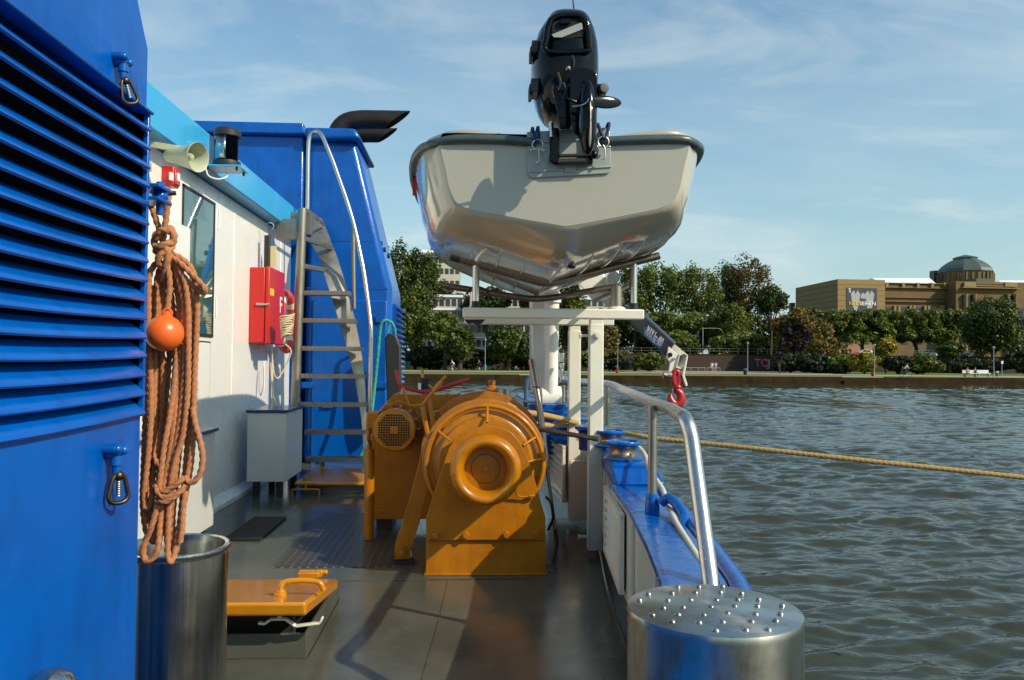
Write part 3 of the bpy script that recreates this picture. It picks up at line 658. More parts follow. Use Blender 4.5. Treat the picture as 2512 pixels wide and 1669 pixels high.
# roof block port side (wide casing part above the deckhouse)
rb = thing('roof_casing', 'wide dark blue casing rising above the deckhouse roof', 'casing', (-4, 13, 3))
MB().box(-5.4, L_-.06, YC+.0, 15, 0, zc+.05).build('casing', M['blue'], rb, bevel=.03)
MB().box(-5.5, L_-.04, YC-.15, 15.1, zc+.052, zt+.06).build('cap', M['blue'], rb, bevel=.02)
# side louvres of the funnel casing
t = thing('side_vent', 'blue ribbed side vent on the funnel casing', 'vent', (kx+.12, 13.6, 1))
t.parent = fn; del t['label']; del t['category']; t.location = Vector((kx+.12, 13.6, 1))-fn.location
g = MB().box(kx-.01, kx+.03, 13.0, 14.3, .6, 2.55)
for k in range(22):
    z = .62+k*.088; g.prism([(kx+.02, 13.0, z), (kx+.10, 13.0, z-.0), (kx+.10, 13.0, z+.012), (kx+.02, 13.0, z+.06)], (0, 1.3, 0))
g.build('louvre', M['blue'], t, bevel=.003)
g = MB()
for (px, py) in ((935, 598), (943, 613), (953, 628)): g.cyl(at(px-3, py, 12.9), at(px+4, py, 12.9), .04, 12)
g.build('bolt', M['navy'], fn)
# exhausts
def exhaust(pts, r, Y, label, cut):
    P = smooth_path([at(x, y, Y) for x, y in pts], .06)
    t = MB(); n = len(P); seg = 24; d = (P[-1]-P[-2]).normalized()
    g = MB().tube(P, r, seg, caps=False)
    b = len(g.v)-seg
    zs = [v.z for v in g.v[b:]]; za, zb2 = min(zs), max(zs)
    for i in range(b, b+seg):
        f = (g.v[i].z-za)/(zb2-za+1e-6); g.v[i] += Vector((cut*f, 0, 0))
    # inner wall so that the mouth reads as a pipe
    k = len(g.v); cc = sum(g.v[b:b+seg], Vector())/seg
    inner = [cc+(v-cc)*.93 for v in g.v[b:b+seg]]; deep = [P[-6]+(v-P[-1])*.9 for v in [P[-1]+(w_-Vector((w_.x-P[-1].x, 0, 0))-P[-1]) for w_ in g.v[b:b+seg]]]
    g.v += inner+deep
    for i in range(seg):
        j = (i+1) % seg; g.f += [(b+i, b+j, k+j, k+i), (k+i, k+j, k+seg+j, k+seg+i)]
    g.f.append(tuple(k+seg+i for i in range(seg)))
    o = g.build('exhaust_pipe', M['exhaust'], smooth=50, origin=P[0]); tag(o, label, 'exhaust pipe', 'black exhaust pipes on top of the blue funnel casing')
exhaust([(822, 345), (832, 318), (852, 300), (885, 294), (920, 294), (945, 294)], .155, 13.4, 'larger upper black exhaust pipe with slanted mouth', .42)
exhaust([(860, 345), (870, 335), (895, 332), (925, 332)], .13, 14.2, 'smaller lower black exhaust pipe behind the larger one', .36)
# green line and hanging fender on the casing corner
g = MB().tube(smooth_path([at(958, 790, 12.3), at(945, 786, 12.2), at(934, 800, 12.2), at(928, 860, 12.2), at(920, 940, 12.2), at(912, 1010, 12.1), at(900, 1080, 12.0), at(880, 1130, 12)], .03), .024, 8, lobes=3, amp=.15, pitch=.14)
g.tube(smooth_path([at(958, 790, 12.3), at(953, 805, 12.3), at(951, 825, 12.3)], .03), .02, 8, lobes=3, amp=.15, pitch=.14); g.tube(smooth_path([at(960, 790, 12.3), at(968, 805, 12.3), at(970, 825, 12.3)], .03), .02, 8, lobes=3, amp=.15, pitch=.14)
o = g.build('green_line', M['ropegreen'], fix=False); tag(o, 'twisted green rope hanging down the corner of the blue casing', 'rope')
g = MB(); a = at(948, 822, 12.25); b_ = at(968, 975, 12.25)
g.prism([(at(x, y, 12.2)) for x, y in ((944, 830), (952, 817), (972, 822), (982, 850), (984, 945), (976, 1010), (962, 1030), (950, 985), (946, 900))], (0, .12, 0))
o = g.build('rubber_fender', M['black'], bevel=.02); tag(o, 'flat black rubber fender hung on green rope at the casing corner', 'fender')
# ================================================================ STAIRS
YS = 11.0
st = thing('ship_stairs', 'steep curved stainless steel stairs with ten treads and tall handrail', 'stairs', (-2.1, YS, 0))
a = at(742, 512, YS); b_ = at(723, 1010, YS); c_ = b_+(b_-a)*.32; c_.z = 0
MB().cyl(c_, a, .062, 24).build('pole', M['steel_dull'], st)
treads = [((752, 511), (788, 541)), ((748, 580), (813, 601)), ((744, 647), (836, 666)), ((738, 713), (856, 730)), ((734, 781), (871, 790)), ((728, 850), (885, 854)), ((724, 918), (893, 920)), ((724, 988), (896, 989)), ((746, 1056), (894, 1057)), ((748, 1124), (890, 1126))]
for i, (l, r_) in enumerate(treads):
    dy = .75*max(0, (4-i)/4)**1.1 if i < 4 else 0
    A = at(l[0], l[1], YS); 
    zz = A.z; B = atz(r_[0], r_[1], zz) if i < 3 else at(r_[0], r_[1], YS)
    Yr = min(B.y, YS+1.2) if i < 3 else YS
    B = at(r_[0], r_[1], Yr); B.z = zz
    g = MB(); D = Vector((0, .26, 0))
    g.add([A, B, B+D, A+D] + [p-Vector((0, 0, .055)) for p in (A, B, B+D, A+D)], [(0, 1, 2, 3), (7, 6, 5, 4), (0, 4, 5, 1), (1, 5, 6, 2), (2, 6, 7, 3), (3, 7, 4, 0)])
    k = g; n = max(3, int((B-A).length/.055))
    for j in range(n):
        q = A+(B-A)*((j+.5)/n); k.bar(q+Vector((-.014, -.003, -.012)), q+Vector((.014, -.003, -.04)), .006, .010); k.bar(q+Vector((-.012, .03, .002)), q+Vector((.012, .07, .002)), .008, .006)
    g.build('tread', M['steel_dull'], st, bevel=.0)
def strg(pts, Yf):
    g = MB(); ra = []
    for (xl, xr, y) in pts:
        Y = Yf(y); A = at(xl, y, Y); B = at(xr, y, Y+.06); ra.append([A, B, B+Vector((0.006, .012, 0)), A+Vector((.006, .012, 0))])
    return g.loft(ra)
so = [(766, 788, 535), (764, 799, 560), (762, 812, 595), (782, 826, 630), (797, 841, 678), (815, 857, 735), (829, 869, 780), (846, 880, 835), (858, 888, 880), (871, 894, 935), (881, 897, 990), (890, 899, 1060), (892, 897, 1132)]
strg(so, lambda y: YS+.30+max(0, (700-y)/165)*1.05).build('stringer', M['steel_dull'], st)
a = [at(x, y, YS+dy) for x, y, dy in ((754, 520, .6), (755, 440, .6), (756, 370, .6), (759, 338, .6), (768, 325, .6), (780, 322, .58), (790, 334, .55), (802, 360, .5), (818, 400, .45), (832, 440, .4), (848, 485, .35), (862, 530, .3), (873, 572, .25), (883, 620, .2), (892, 665, .15), (900, 720, .1), (907, 775, .05), (910, 812, 0), (909, 900, 0), (908, 1000, 0), (906, 1150, 0))]
MB().tube(smooth_path(a, .05), .030, 14).build('handrail', M['steel'], st, smooth=60)
a = [at(x, y, YS+.35) for x, y in ((866, 545), (867, 600), (868, 700), (869, 758))]
MB().tube(a, .026, 12).build('rail_post', M['steel_dull'], st)
a = at(704, 577, YS); MB().box(a.x-.15, a.x+.15, YS-.02, YS+.1, a.z-.06, a.z+.22).build('top_bracket', M['steel_dull'], st, bevel=.004)
MB().box(a.x+.02, a.x+.32, YS+.1, YS+.14, at(0, 560, YS).z, at(0, 505, YS).z).build('side_plate', M['steel_dull'], st)
# ---------------------------------------------------------------- hatches
h = atz(721, 1183, .15); h2 = atz(758, 1149, .15)
ht = thing('far_hatch', 'low far orange hatch cover at the foot of the stairs', 'hatch', (-1.6, 10.4, 0)); ht.name = 'hatch_cover'
x0 = h.x; MB().box(x0, -.9, h.y, h2.y, .10, .15).build('lid', M['hatch'], ht, bevel=.02)
MB().box(x0+.08, -.9, h.y+.06, h2.y-.05, -.0, .10).build('coaming', M['deck'], ht)
p = atz(796, 1140, .17); g = MB().lathe([(.035, 0), (.03, .05), (.016, .10), (.014, .14), (.02, .16), (0, .165)], (p.x, p.y-.15, .15)); g.build('lift_ring', M['hatch'], ht)
p = atz(762, 1178, .14); y = h.y-.03
g = MB(); g.cyl((p.x-.11, y, .14), (p.x+.11, y, .14), .025, 12); g.tube(smooth_path([(p.x-.16, y-.02, -.0), (p.x-.16, y-.02, .05), (p.x-.14, y-.02, .07), (p.x+.14, y-.02, .07), (p.x+.16, y-.02, .05), (p.x+.16, y-.02, .0)], .01), .01, 8); g.cyl((p.x, y-.02, .06), (p.x, y-.02, .15), .014)
g.build('toggle', M['hatch'], ht)
# near hatch
f = atz(771, 1507, .27); bk = atz(841, 1414, .27); 
nh = thing('hatch_cover', 'glossy near orange hatch cover with curved handle, propped slightly open', 'hatch', (-1.5, 4.9, 0))
zl = .275
c0 = atz(752, 1616, 0); c1 = atz(826, 1475, 0)
cz = .135
g = MB(); X1 = c0.x; Y0 = c0.y; Y1 = c1.y+.05; X0 = -2.35
for b_ in ((X0, X1, Y0, Y0+.02), (X0, X1, Y1-.02, Y1), (X0, X0+.02, Y0+.02, Y1-.02), (X1-.02, X1, Y0+.02, Y1-.02)): g.box(b_[0], b_[1], b_[2], b_[3], 0, cz)
g.build('coaming', M['deck'], nh, bevel=.004)
MB().box(X0+.02, X1-.02, Y0+.02, Y1-.02, .0, .012).build('under_lid_shade', M['dark'], nh)  # near-black sheet in place of the shade below the propped lid
fx = at(771, 1440, f.y)
lidz0 = .205; lf = atz(765, 1470, .265); lb_ = atz(841, 1417, .265)
LX = -.858; LYf, LYb, LZf, LZb = 4.30, 5.34, .358, .20
th_ = .075; tl = (LZb-LZf)/(LYb-LYf)
g = MB().loft([[(X0-.03, LYf, LZf), (LX, LYf, LZf), (LX, LYf+.01, LZf-th_), (X0-.03, LYf+.01, LZf-th_)], [(X0-.03, LYb, LZb), (LX, LYb, LZb), (LX, LYb-.01, LZb-.07), (X0-.03, LYb-.01, LZb-.07)]]); g.build('lid', M['hatch'], nh, bevel=.018, seg=3)
def lid(px, py, h=0):
    n_ = Vector((0, -tl, 1)).normalized(); p0_ = Vector((LX, LYf, LZf+h)); d_ = ray(px, py); return CAM+d_*((p0_-CAM).dot(n_)/d_.dot(n_))
hb0 = lid(688, 1462); hy = hb0.y; pth = [hb0, at(688, 1450, hy), at(690, 1438, hy), at(700, 1428, hy+.01), at(735, 1424, hy+.02), at(770, 1426, hy+.03), at(786, 1432, hy+.03), at(794, 1449, hy+.03)]
MB().tube(smooth_path(pth, .006), .0155, 14).build('handle', M['hatch'], nh, smooth=60)
p = hb0; MB().lathe([(.034, 0), (.034, .014), (.028, .018), (.028, .026), (.024, .034), (0, .036)], p).build('handle_base', M['hatch'], nh)
p = lid(764, 1416); z_ = p.z; g = MB().box(p.x-.085, p.x+.055, p.y-.03, p.y+.05, z_-.004, z_+.035); g.cyl((p.x-.09, p.y+.04, z_+.02), (p.x+.1, p.y+.04, z_+.02), .018, 12); g.box(p.x+.03, p.x+.07, p.y-.0, p.y+.03, z_-.004, z_+.045); g.build('hinge', M['hatch'], nh, bevel=.006)
Yb = LYf+.10
g = MB(); P = [at(x, y, Yb) for x, y in ((634, 1528), (650, 1530), (665, 1519), (700, 1518), (726, 1536), (785, 1528), (792, 1514))]
for i in range(len(P)-1): g.bar(P[i], P[i+1], .03, .012, up=(0, 0, 1))
g.cyl(P[3]+Vector((-.03, 0, 0)), P[3]+Vector((-.03, 0, .06)), .012)
g.build('locking_bar', M['white'], nh, bevel=.003)
for y in (Y0+.03, Y1-.06):
    MB().cyl((X1-.08, y, cz-.02), (X1-.08, y, LZf+tl*(y-LYf)-.06), .012).build('prop', M['black'], nh)
# rubber mat
a = atz(535, 1330, .02); g = MB()
cs = [atz(x, y, .0) for x, y in ((500, 1328), (612, 1330), (660, 1300), (692, 1276), (560, 1272), (520, 1272))]
xm0, xm1 = -2.2, atz(680, 1290, 0).x; ym0 = atz(600, 1328, 0).y; ym1 = atz(690, 1272, 0).y
for i in range(26):
    y = ym0+(ym1-ym0)*i/25; g.bar((xm0, y, .012), (xm1, y, .012), .014, .014)
for i in range(20):
    x = xm0+(xm1-xm0)*i/19; g.bar((x, ym0, .0125), (x, ym1, .0125), .014, .016)
g.box(xm0, xm1, ym0, ym1, .001, .007)
o = g.build('rubber_mat', M['mat']); tag(o, 'black ribbed rubber mat lying on the deck beside the near locker', 'mat')
# ================================================================ WINCH
def W3(x, y, Y): return at(880+x*.35088, 880+y*.35088, Y)
wn = thing('anchor_winch', 'big orange anchor winch with warping head, drum, gear case and motor', 'winch', (.1, 7.2, 0))
O = M['orange']
fb = W3(470, 1500, 6.14); x0 = W3(470, 1400, 6.16).x; x1 = W3(1308, 1400, 6.16).x; zb = W3(900, 1268, 6.16).z
MB().box(x0, x1, 6.16, 7.5, 0, zb).build('base', O, wn, bevel=.004)
MB().box(x0-.012, x1+.014, 6.145, 7.5, 0, .012).build('base_flange', O, wn, bevel=.003)
pl = [(470,1272),(470,1125),(520,960),(600,720),(632,625),(690,545),(780,492),(880,470),(985,478),(1072,520),(1130,590),(1180,700),(1230,850),(1290,1060),(1305,1110),(1308,1265)]
MB().prism([W3(x, y, 6.13) for x, y in pl], (0, .028, 0)).build('bearing_plate', O, wn, bevel=.003)
AX = W3(887, 775, 5.95); ax, az = AX.x, AX.z
def onax(Y): return Vector((ax, Y, az))
dr = W3(0, 0, 1)
for (x, y) in ((540, 1238), (750, 1235), (1033, 1232), (1243, 1225)):
    p = W3(x, y, 6.12); g = MB().lathe([(.025, 0), (.027, .003), (.027, .026), (.023, .031), (0, .032)], (p.x, 6.13, p.z), (0, -1, 0), 6); g.build('bolt', O, wn, smooth=20)
pf = [(.15, .0), (.15, .06), (.175, .11), (.225, .15), (.258, .175), (.266, .20), (.263, .235), (.248, .275), (.225, .295), (.20, .293), (.178, .27), (.166, .235), (.160, .19), (.157, .13)]
wh = MB().lathe([(r*1.0, h) for r, h in pf], (ax, 6.13, az), (0, -1, 0), 72).build('warping_head', O, wn, smooth=60)
MB().lathe([(.158, .12), (.158, .14), (.113, .142), (.110, .136), (.107, .136), (.104, .145), (.03, .147), (0, .147)], (ax, 6.13, az), (0, -1, 0), 56).build('hub', O, wh)
MB().lathe([(.027, .145), (.027, .15), (.024, .15), (.022, .162), (0, .163)], (ax, 6.13, az), (0, -1, 0), 24).build('shaft_nut', O, wh)
# guard ring with spokes
gr = MB().torus((ax, 6.27, az+.003), (0, 1, 0), .457, .019, 72, 12, R_(-30), R_(210), ref=(1, 0, 0))
v0 = gr.v[0]
# orient arc so the open part faces down
cc = Vector((ax, 6.27, az)); mean = sum(gr.v, Vector())/len(gr.v)
if mean.z < az: gr.v = [Vector((v.x, v.y, 2*az-v.z)) for v in gr.v]
for a in (88, 145, 28, 5): gr.tube([cc+Vector((math.cos(R_(a))*.457, 0, math.sin(R_(a))*.457)), cc+Vector((math.cos(R_(a))*.33, -.1, math.sin(R_(a))*.33))], .011, 8)
gr.build('guard_ring', O, wn, smooth=60)
# stepped disc, flange, drum with rope
MB().lathe([(.30, 0), (.36, .005), (.372, .03), (.372, .06), (.385, .07), (.415, .075), (.42, .1), (.30, .11)], (ax, 6.22, az), (0, 1, 0), 72).build('brake_disc', O, wn, smooth=30)
MB().lathe([(.28, 0), (.475, 0), (.492, .004), (.5, .012), (.5, .045), (.49, .052), (.25, .055)], (ax, 6.42, az), (0, 1, 0), 80).build('drum_flange', M['orange_worn'], wn, smooth=30)
MB().lathe([(.28, 0), (.55, 0), (.555, .01), (.555, .04), (.545, .05), (.25, .05)], (ax, 7.12, az-.02), (0, 1, 0), 80).build('drum_flange', M['orange_worn'], wn, smooth=30)
MB().lathe([(.29, 0), (.29, .7)], (ax, 6.45, az), (0, 1, 0), 48).build('drum', O, wn)
g = MB()
for i in range(14):
    g.torus((ax, 6.5+i*.045, az), (0, 1, 0.02), .33, .022, 40, 8)
o = g.build('rope_turns', M['ropegold'], origin=onax(6.5)); tag(o, 'golden rope wound in turns on the orange winch drum', 'rope')
MB().lathe([(.30, 0), (.50, 0), (.505, .02), (.505, .07), (.49, .09), (.30, .09)], (ax, 7.2, az), (0, 1, 0), 64).build('brake_band', O, wn, smooth=30)
MB().lathe([(.30, 0), (.46, 0), (.465, .02), (.465, .14), (.45, .15), (.30, .15)], (ax, 7.32, az), (0, 1, 0), 64).build('gear_cover', O, wn, smooth=30)
# gear case
gc = [(85,1118),(85,620),(95,440),(120,385),(245,250),(990,253),(1160,430),(1165,1118)]
gcp = [W3(x, y, 7.7) for x, y in gc]
MB().prism(gcp, (0, .5, 0)).build('gear_case', O, wn, bevel=.006)
lo = min(p.z for p in gcp)
for X in (gcp[0].x+.05, gcp[-1].x-.2): MB().box(X, X+.15, 7.72, 8.15, 0, lo).build('foot', M['black'], wn)
a = W3(95, 1060, 7.69); b_ = W3(430, 1060, 7.69); MB().box(a.x, b_.x+.4, 7.67, 7.7, lo+.0, a.z).build('case_flange', O, wn, bevel=.002)
# mid bearing frames on the base
for Y in (7.4,): 
    MB().prism([(x0+.03, Y, zb), (ax-.3, Y, az+.2), (ax-.2, Y, az+.35), (ax+.2, Y, az+.35), (ax+.3, Y, az+.2), (x1-.03, Y, zb)], (0, .03, 0)).build('rear_bearing_plate', O, wn, bevel=.003)
# oil filler on top
p = W3(930, 252, 7.9); MB().lathe([(.085, 0), (.085, .01), (.06, .015), (.06, .035), (.07, .045), (.07, .06), (.05, .075), (.04, .085), (.03, .10), (.036, .115), (.03, .15), (0, .152)], (p.x, 7.9, p.z-.005)).build('filler_cap', M['orange_worn'], wn, smooth=40)
p = W3(1030, 300, 8.3); o = MB().lathe([(.07, 0), (.07, .13), (.066, .135), (0, .135)], (p.x, 8.7, p.z-.02)).build('steel_can', M['steel_dull']); tag(o, 'small plain steel can behind the orange gear case', 'can')
o.location.z -= .0
# bolts on the case top edge
g = MB()
for x in (275, 620, 700, 790, 860): q = W3(x, 250, 7.8); MB().cyl((q.x, 7.8, q.z-.01), (q.x, 7.8, q.z+.012), .018, 6).build('case_bolt', O, wn)
# electric motor
mc = W3(246, 500, 7.0); mt = thing('motor', 'x', 'x', mc); mt.parent = wn; del mt['label']; del mt['category']; mt.location = mc-wn.location
MB().lathe([(.0, .0), (.15, .0), (.178, .006), (.184, .02), (.184, .10), (.178, .11), (.178, .70), (.1, .71)], mc, (0, 1, 0), 10 if False else 48).build('fan_cowl', O, mt, smooth=30)
# rounded-octagon flange behind
g = MB(); g.prism([mc+Vector((.235*math.cos(R_(a)), .35, .235*math.sin(R_(a)))) for a in range(0, 360, 30)], (0, .05, 0)); g.build('motor_flange', O, mt, bevel=.01)
g = MB()
for i in range(14):
    a = 2*PI*i/14; g.box(mc.x+.178*math.cos(a)-.006, mc.x+.21*math.cos(a)+.006, mc.y+.13, mc.y+.6, mc.z+.19*math.sin(a)-.006, mc.z+.20*math.sin(a)+.006)
g.build('cooling_fins', O, mt)
g = MB(); s_ = .0213
for i in range(-7, 8):
    for j in range(-7, 8):
        x = i*s_; z = j*s_; r = math.hypot(x, z)
        if r < .148 and r > .034: g.box(mc.x+x-.0073, mc.x+x+.0073, mc.y-.0035, mc.y+.004, mc.z+z-.0073, mc.z+z+.0073)
g.build('grille_dark_squares', M['dark'], mt)  # raised near-black squares imitate the dark inside the grille openings
g = MB(); p = W3(90, 435, 7.1); g.box(p.x-.05, p.x+.06, 7.1, 7.30, p.z-.075, p.z+.075); g.build('terminal_box', O, mt, bevel=.015)
g = MB().tube(smooth_path([W3(70, 500, 7.2), W3(68, 560, 7.2), W3(78, 590, 7.3), W3(75, 640, 7.35)], .02), .018, 10); g.cyl(W3(72, 490, 7.2), W3(72, 525, 7.2), .026, 10); g.build('cable', O, mt)
p = W3(75, 630, 7.35); q = W3(73, 1140, 7.35); MB().cyl((q.x, 7.35, 0.01), (p.x, 7.35, p.z), .046, 16).build('corner_post', O, wn)
# lever arm
lv = [(437,665),(445,615),(478,590),(520,592),(556,620),(560,690),(520,830),(470,960),(425,1150),(362,1340),(358,1402),(250,1405),(252,1310),(300,1160),(370,930)]
MB().prism([W3(x, y, 6.5) for x, y in lv], (0, .03, 0)).build('lever_arm', O, wn, bevel=.003)
p = W3(293, 1345, 6.49); g = MB().cyl((p.x, 6.5, p.z), (p.x, 6.485, p.z), .05, 28); g.cyl((p.x, 6.485, p.z), (p.x, 6.45, p.z), .028, 24); g.build('pivot_pin', O, wn)
p = W3(515, 655, 6.49); g = MB().cyl((p.x, 6.7, p.z), (p.x, 6.47, p.z), .04, 24); g.build('upper_pin', O, wn)
MB().box(W3(255, 1400, 6.5).x-.01, W3(360, 1400, 6.5).x+.03, 6.47, 6.6, 0, .03).build('pivot_foot', M['black'], wn)
MB().prism([W3(x, y, 6.6) for x, y in ((440, 640), (455, 600), (560, 560), (700, 500), (720, 530), (600, 600), (540, 690), (450, 690))], (0, .05, 0)).build('link_bracket', O, wn, bevel=.004)
# operating handles
def T3(pts, Y, r, name, mat, rnd=.02):
    return MB().tube(smooth_path([W3(a, b, Y+(c[0] if c else 0)) for a, b, *c in pts], .03), r, 12).build(name, mat, wn, smooth=60)
T3([(495, 585), (470, 470), (445, 335)], 6.7, .020, 'control_lever', O)
g = MB().tube([W3(x, y, 6.7) for x, y in ((448, 326), (352, 330), (306, 205))], .0145, 10); g.tube([W3(x, y, 6.7) for x, y in ((448, 326), (505, 250), (582, 165))], .0155, 10); g.build('lever_fork', O, wn, smooth=60)
T3([(524, 485), (512, 400), (492, 280)], 6.95, .018, 'control_lever', O)
g = MB().tube([W3(x, y, 6.95) for x, y in ((492, 285), (545, 190), (612, 122))], .015, 10); g.tube([W3(492, 185, 7.0), W3(530, 215, 6.95)], .012, 8); g.build('lever_fork', O, wn, smooth=60)
g = MB().tube([W3(x, y, 7.25) for x, y in ((265, 80), (276, 150), (292, 196), (380, 220), (470, 240), (560, 215), (660, 182), (776, 147))], .018, 12); g.cyl(W3(474, 240, 7.25), W3(478, 330, 7.25), .02); g.build('red_cross_handle', M['darkred'], wn, smooth=60)
T3([(552, 350), (570, 400), (545, 430), (520, 380)], 7.2, .012, 'link', O)
p = W3(550, 405, 7.1); MB().torus(p, (0, 1, 0), .045, .012, 20, 8).build('lifting_ring', O, wn)
# black pot with rod
p = W3(455, 215, 7.4); a = W3(455, 135, 7.4)
o = thing('black_pot', 'black tapered plastic pot on the winch with an orange rod in it', 'pot', (p.x, 7.4, p.z)); h = a.z-p.z
MB().lathe([(.036*1.3, 0), (.047*1.25, h*.9), (.062, h*.9), (.062, h), (.055, h), (.05, .02), (0, .02)], (p.x, 7.4, p.z)).build('pot', M['black'], o)
MB().cyl(W3(450, 205, 7.4), W3(444, 77, 7.4), .015, 12).build('rod', M['hatch'], o)
a = W3(423, 195, 7.33); MB().box(a.x-.012, a.x+.016, 7.335, 7.345, a.z-.03, a.z+.03).build('label_plate', M['letterwhite'], o)
# lube pipe
MB().tube(smooth_path([W3(1097, 905, 6.05), W3(1102, 940, 6.08), W3(1125, 965, 6.1), W3(1160, 968, 6.1), W3(1200, 963, 6.1)], .01), .008, 8).build('grease_pipe', O, wn)
g = MB().cyl(W3(1195, 963, 6.1), W3(1215, 962, 6.1), .016, 6); g.cyl(W3(1215, 962, 6.1), W3(1234, 960, 6.1), .013, 8); g.build('pipe_union', O, wn, smooth=20)
# thin white wire brackets at the foot
g = MB().tube([W3(365, 1343, 6.7), W3(372, 1422, 6.7), W3(466, 1432, 6.7)], .0045, 8); g.tube([W3(x, y, 7.0) for x, y in ((425, 1140), (428, 1228), (462, 1238))], .0045, 8)
o = g.build('wire_bracket', M['letterwhite']); tag(o, 'thin bent white wire between the lever foot and winch base', 'wire')
# leaning stainless rod
t = thing('leaning_rod', 'brown tarnished steel rod leaning against the winch drum', 'rod', atz(1360, 1350, 0))
P = [at(1304, 884, 7.3), at(1316, 950, 7.2), at(1325, 1010, 7.15), at(1338, 1132, 7.05)]
MB().tube(P, [.031, .031, .03, .03], 14).build('sleeve', M['steel_brown'], t)
Q = at(1339, 1135, 7.04); MB().tube([Q, at(1350, 1210, 7.0), at(1362, 1300, 6.95), at(1366, 1345, 6.9)], .016, 10).build('shaft', M['steel_brown'], t)
MB().torus(at(1316, 950, 7.2), (.1, 0, 1), .032, .008, 16, 8).build('collar', M['steel_brown'], t)
# black cable by the rod foot
g = MB().tube(smooth_path([at(1345, 1300, 6.9), at(1357, 1270, 6.8), at(1352, 1235, 6.8), at(1340, 1220, 6.9)], .02), .012, 8); g.tube(smooth_path([at(1362, 1300, 6.8), at(1368, 1330, 6.7), at(1358, 1385, 6.5), at(1362, 1420, 6.3), at(1356, 1445, 6.2)], .03), .012, 8)
o = g.build('deck_cable', M['black']); tag(o, 'short black cable lying beside the winch base', 'cable')
# ropes leading off the drum
g = MB().tube(smooth_path([W3(1030, 320, 7.0), at(1262, 1003, 7.1), at(1290, 1012, 7.3), at(1340, 1020, 7.6), at(1400, 1034, 7.9), at(1440, 1045, 8.3)], .02), .027, 12, lobes=3, amp=.14, pitch=.16)
g.tube(smooth_path([at(1270, 1038, 7.1), at(1300, 1041, 7.3), at(1345, 1044, 7.7), at(1400, 1042, 8.1)], .02), .027, 12, lobes=3, amp=.14, pitch=.16)
o = g.build('winch_rope', M['ropegold'], fix=False); tag(o, 'thick golden ropes running from the winch drum to the blue bitts', 'rope')
g = MB().tube(smooth_path([at(1296, 1050, 6.6), at(1335, 1055, 6.5), at(1400, 1066, 6.3), at(1470, 1078, 6.1)], .015), .019, 10, lobes=5, amp=.16, pitch=.12)
o = g.build('wire_rope', M['cable'], fix=False); tag(o, 'dark steel wire rope crossing in front of the white cradle posts', 'wire rope')
P = [at(1470, 1053, 7.6), at(1500, 1058, 7.3), at(1560, 1068, 7.0), at(1620, 1077, 6.9), at(1720, 1087, 6.75), at(1900, 1106, 6.5), at(2100, 1128, 6.3), at(2300, 1149, 6.15), at(2512, 1172, 6.0)]
P += [P[-1]+(P[-1]-P[-2])*1.5]
g = MB().tube(smooth_path(P, .012), .0195, 12, lobes=3, amp=.13, pitch=.13)
o = g.build('mooring_rope', M['ropegold'], fix=False, smooth=60); tag(o, 'long taut golden mooring rope stretching out over the water', 'rope')
# ================================================================ CRADLE
cr = thing('boat_cradle', 'white steel beam cradle with tarnished V tubes carrying the tender', 'boat cradle', (.7, 7.4, 0))
YF, YB = 6.7, 8.0
def beam(px0, px1, y0, y1, Y, D, nm='beam'):
    a = at(px0, y0, Y); b_ = at(px1, y1, Y)
    MB().box(a.x, b_.x, Y, Y+D, b_.z, a.z).build(nm, M['white'], cr, bevel=.012)
beam(1135, 1581, 754, 784, YF, .12); 
a = at(1139, 740, YB); b_ = at(1507, 799+0, YB); MB().box(a.x, b_.x, YB, YB+.14, b_.z, b_.z+.15).build('beam', M['white'], cr, bevel=.012)
def post(pxl, pxr, pyt, pyb, Y, inner=True):
    a = at(pxl, (pyt+pyb)/2, Y); b_ = at(pxr, (pyt+pyb)/2, Y); zt_ = at(pxl, pyt, Y).z; zb_ = at(pxl, pyb, Y).z
    MB().box(a.x, b_.x, Y+.005, Y+.125, max(zb_, .0), zt_).build('post', M['white'], cr, bevel=.008)
    zz = at(pxl, 783 if Y < 7 else 799, Y).z
    MB().box(a.x+.006, b_.x-.006, Y+.012, Y+.118, zt_-.1, zz+.0).build('inner_post', M['white'], cr, bevel=.006)
post(1446, 1480, 795, 1353, YF); post(1395, 1424, 811, 1273, YB)
p = at(1462, 823, YF); g = MB().cyl((p.x+.01, YF+.005, p.z), (p.x+.01, YF-.03, p.z), .03, 20); g.cyl((p.x+.01, YF-.03, p.z), (p.x+.01, YF-.055, p.z), .022, 6); g.build('clamp_bolt', M['white'], cr, smooth=30)
p = at(1440, 824, YF+.1); g = MB().cyl((p.x-.06, YF+.07, p.z), (p.x+.02, YF+.07, p.z), .013, 10); g.cyl((p.x-.07, YF+.07, p.z), (p.x-.05, YF+.07, p.z), .024, 6); g.build('clamp_bolt', M['white'], cr, smooth=30)
p = at(1438, 1322, YF); g = MB().cyl((p.x-.05, YF+.07, p.z), (p.x+.05, YF+.07, p.z), .013, 10); g.cyl((p.x-.06, YF+.07, p.z), (p.x-.045, YF+.07, p.z), .024, 6); g.build('clamp_bolt', M['white'], cr, smooth=30)
p = at(1463, 1328, YF); MB().lathe([(.02, 0), (.02, .015), (0, .016)], (p.x, YF+.005, p.z), (0, -1, 0), 6).build('clamp_bolt', M['white'], cr)
a = at(1395, 1127, 7.98); b_ = at(1446, 1273, 7.98); MB().box(a.x, b_.x+.03, 7.88, 7.922, b_.z, a.z).build('foot_bracket', M['white'], cr, bevel=.008)
for x, z0_, z1_ in ((1.2, .3, .74),): MB().box(1.0+.12, 1.0+.15, 6.72, 6.80, .25, .85).build('side_bracket', M['white'], cr)
SB = M['steel_brown']
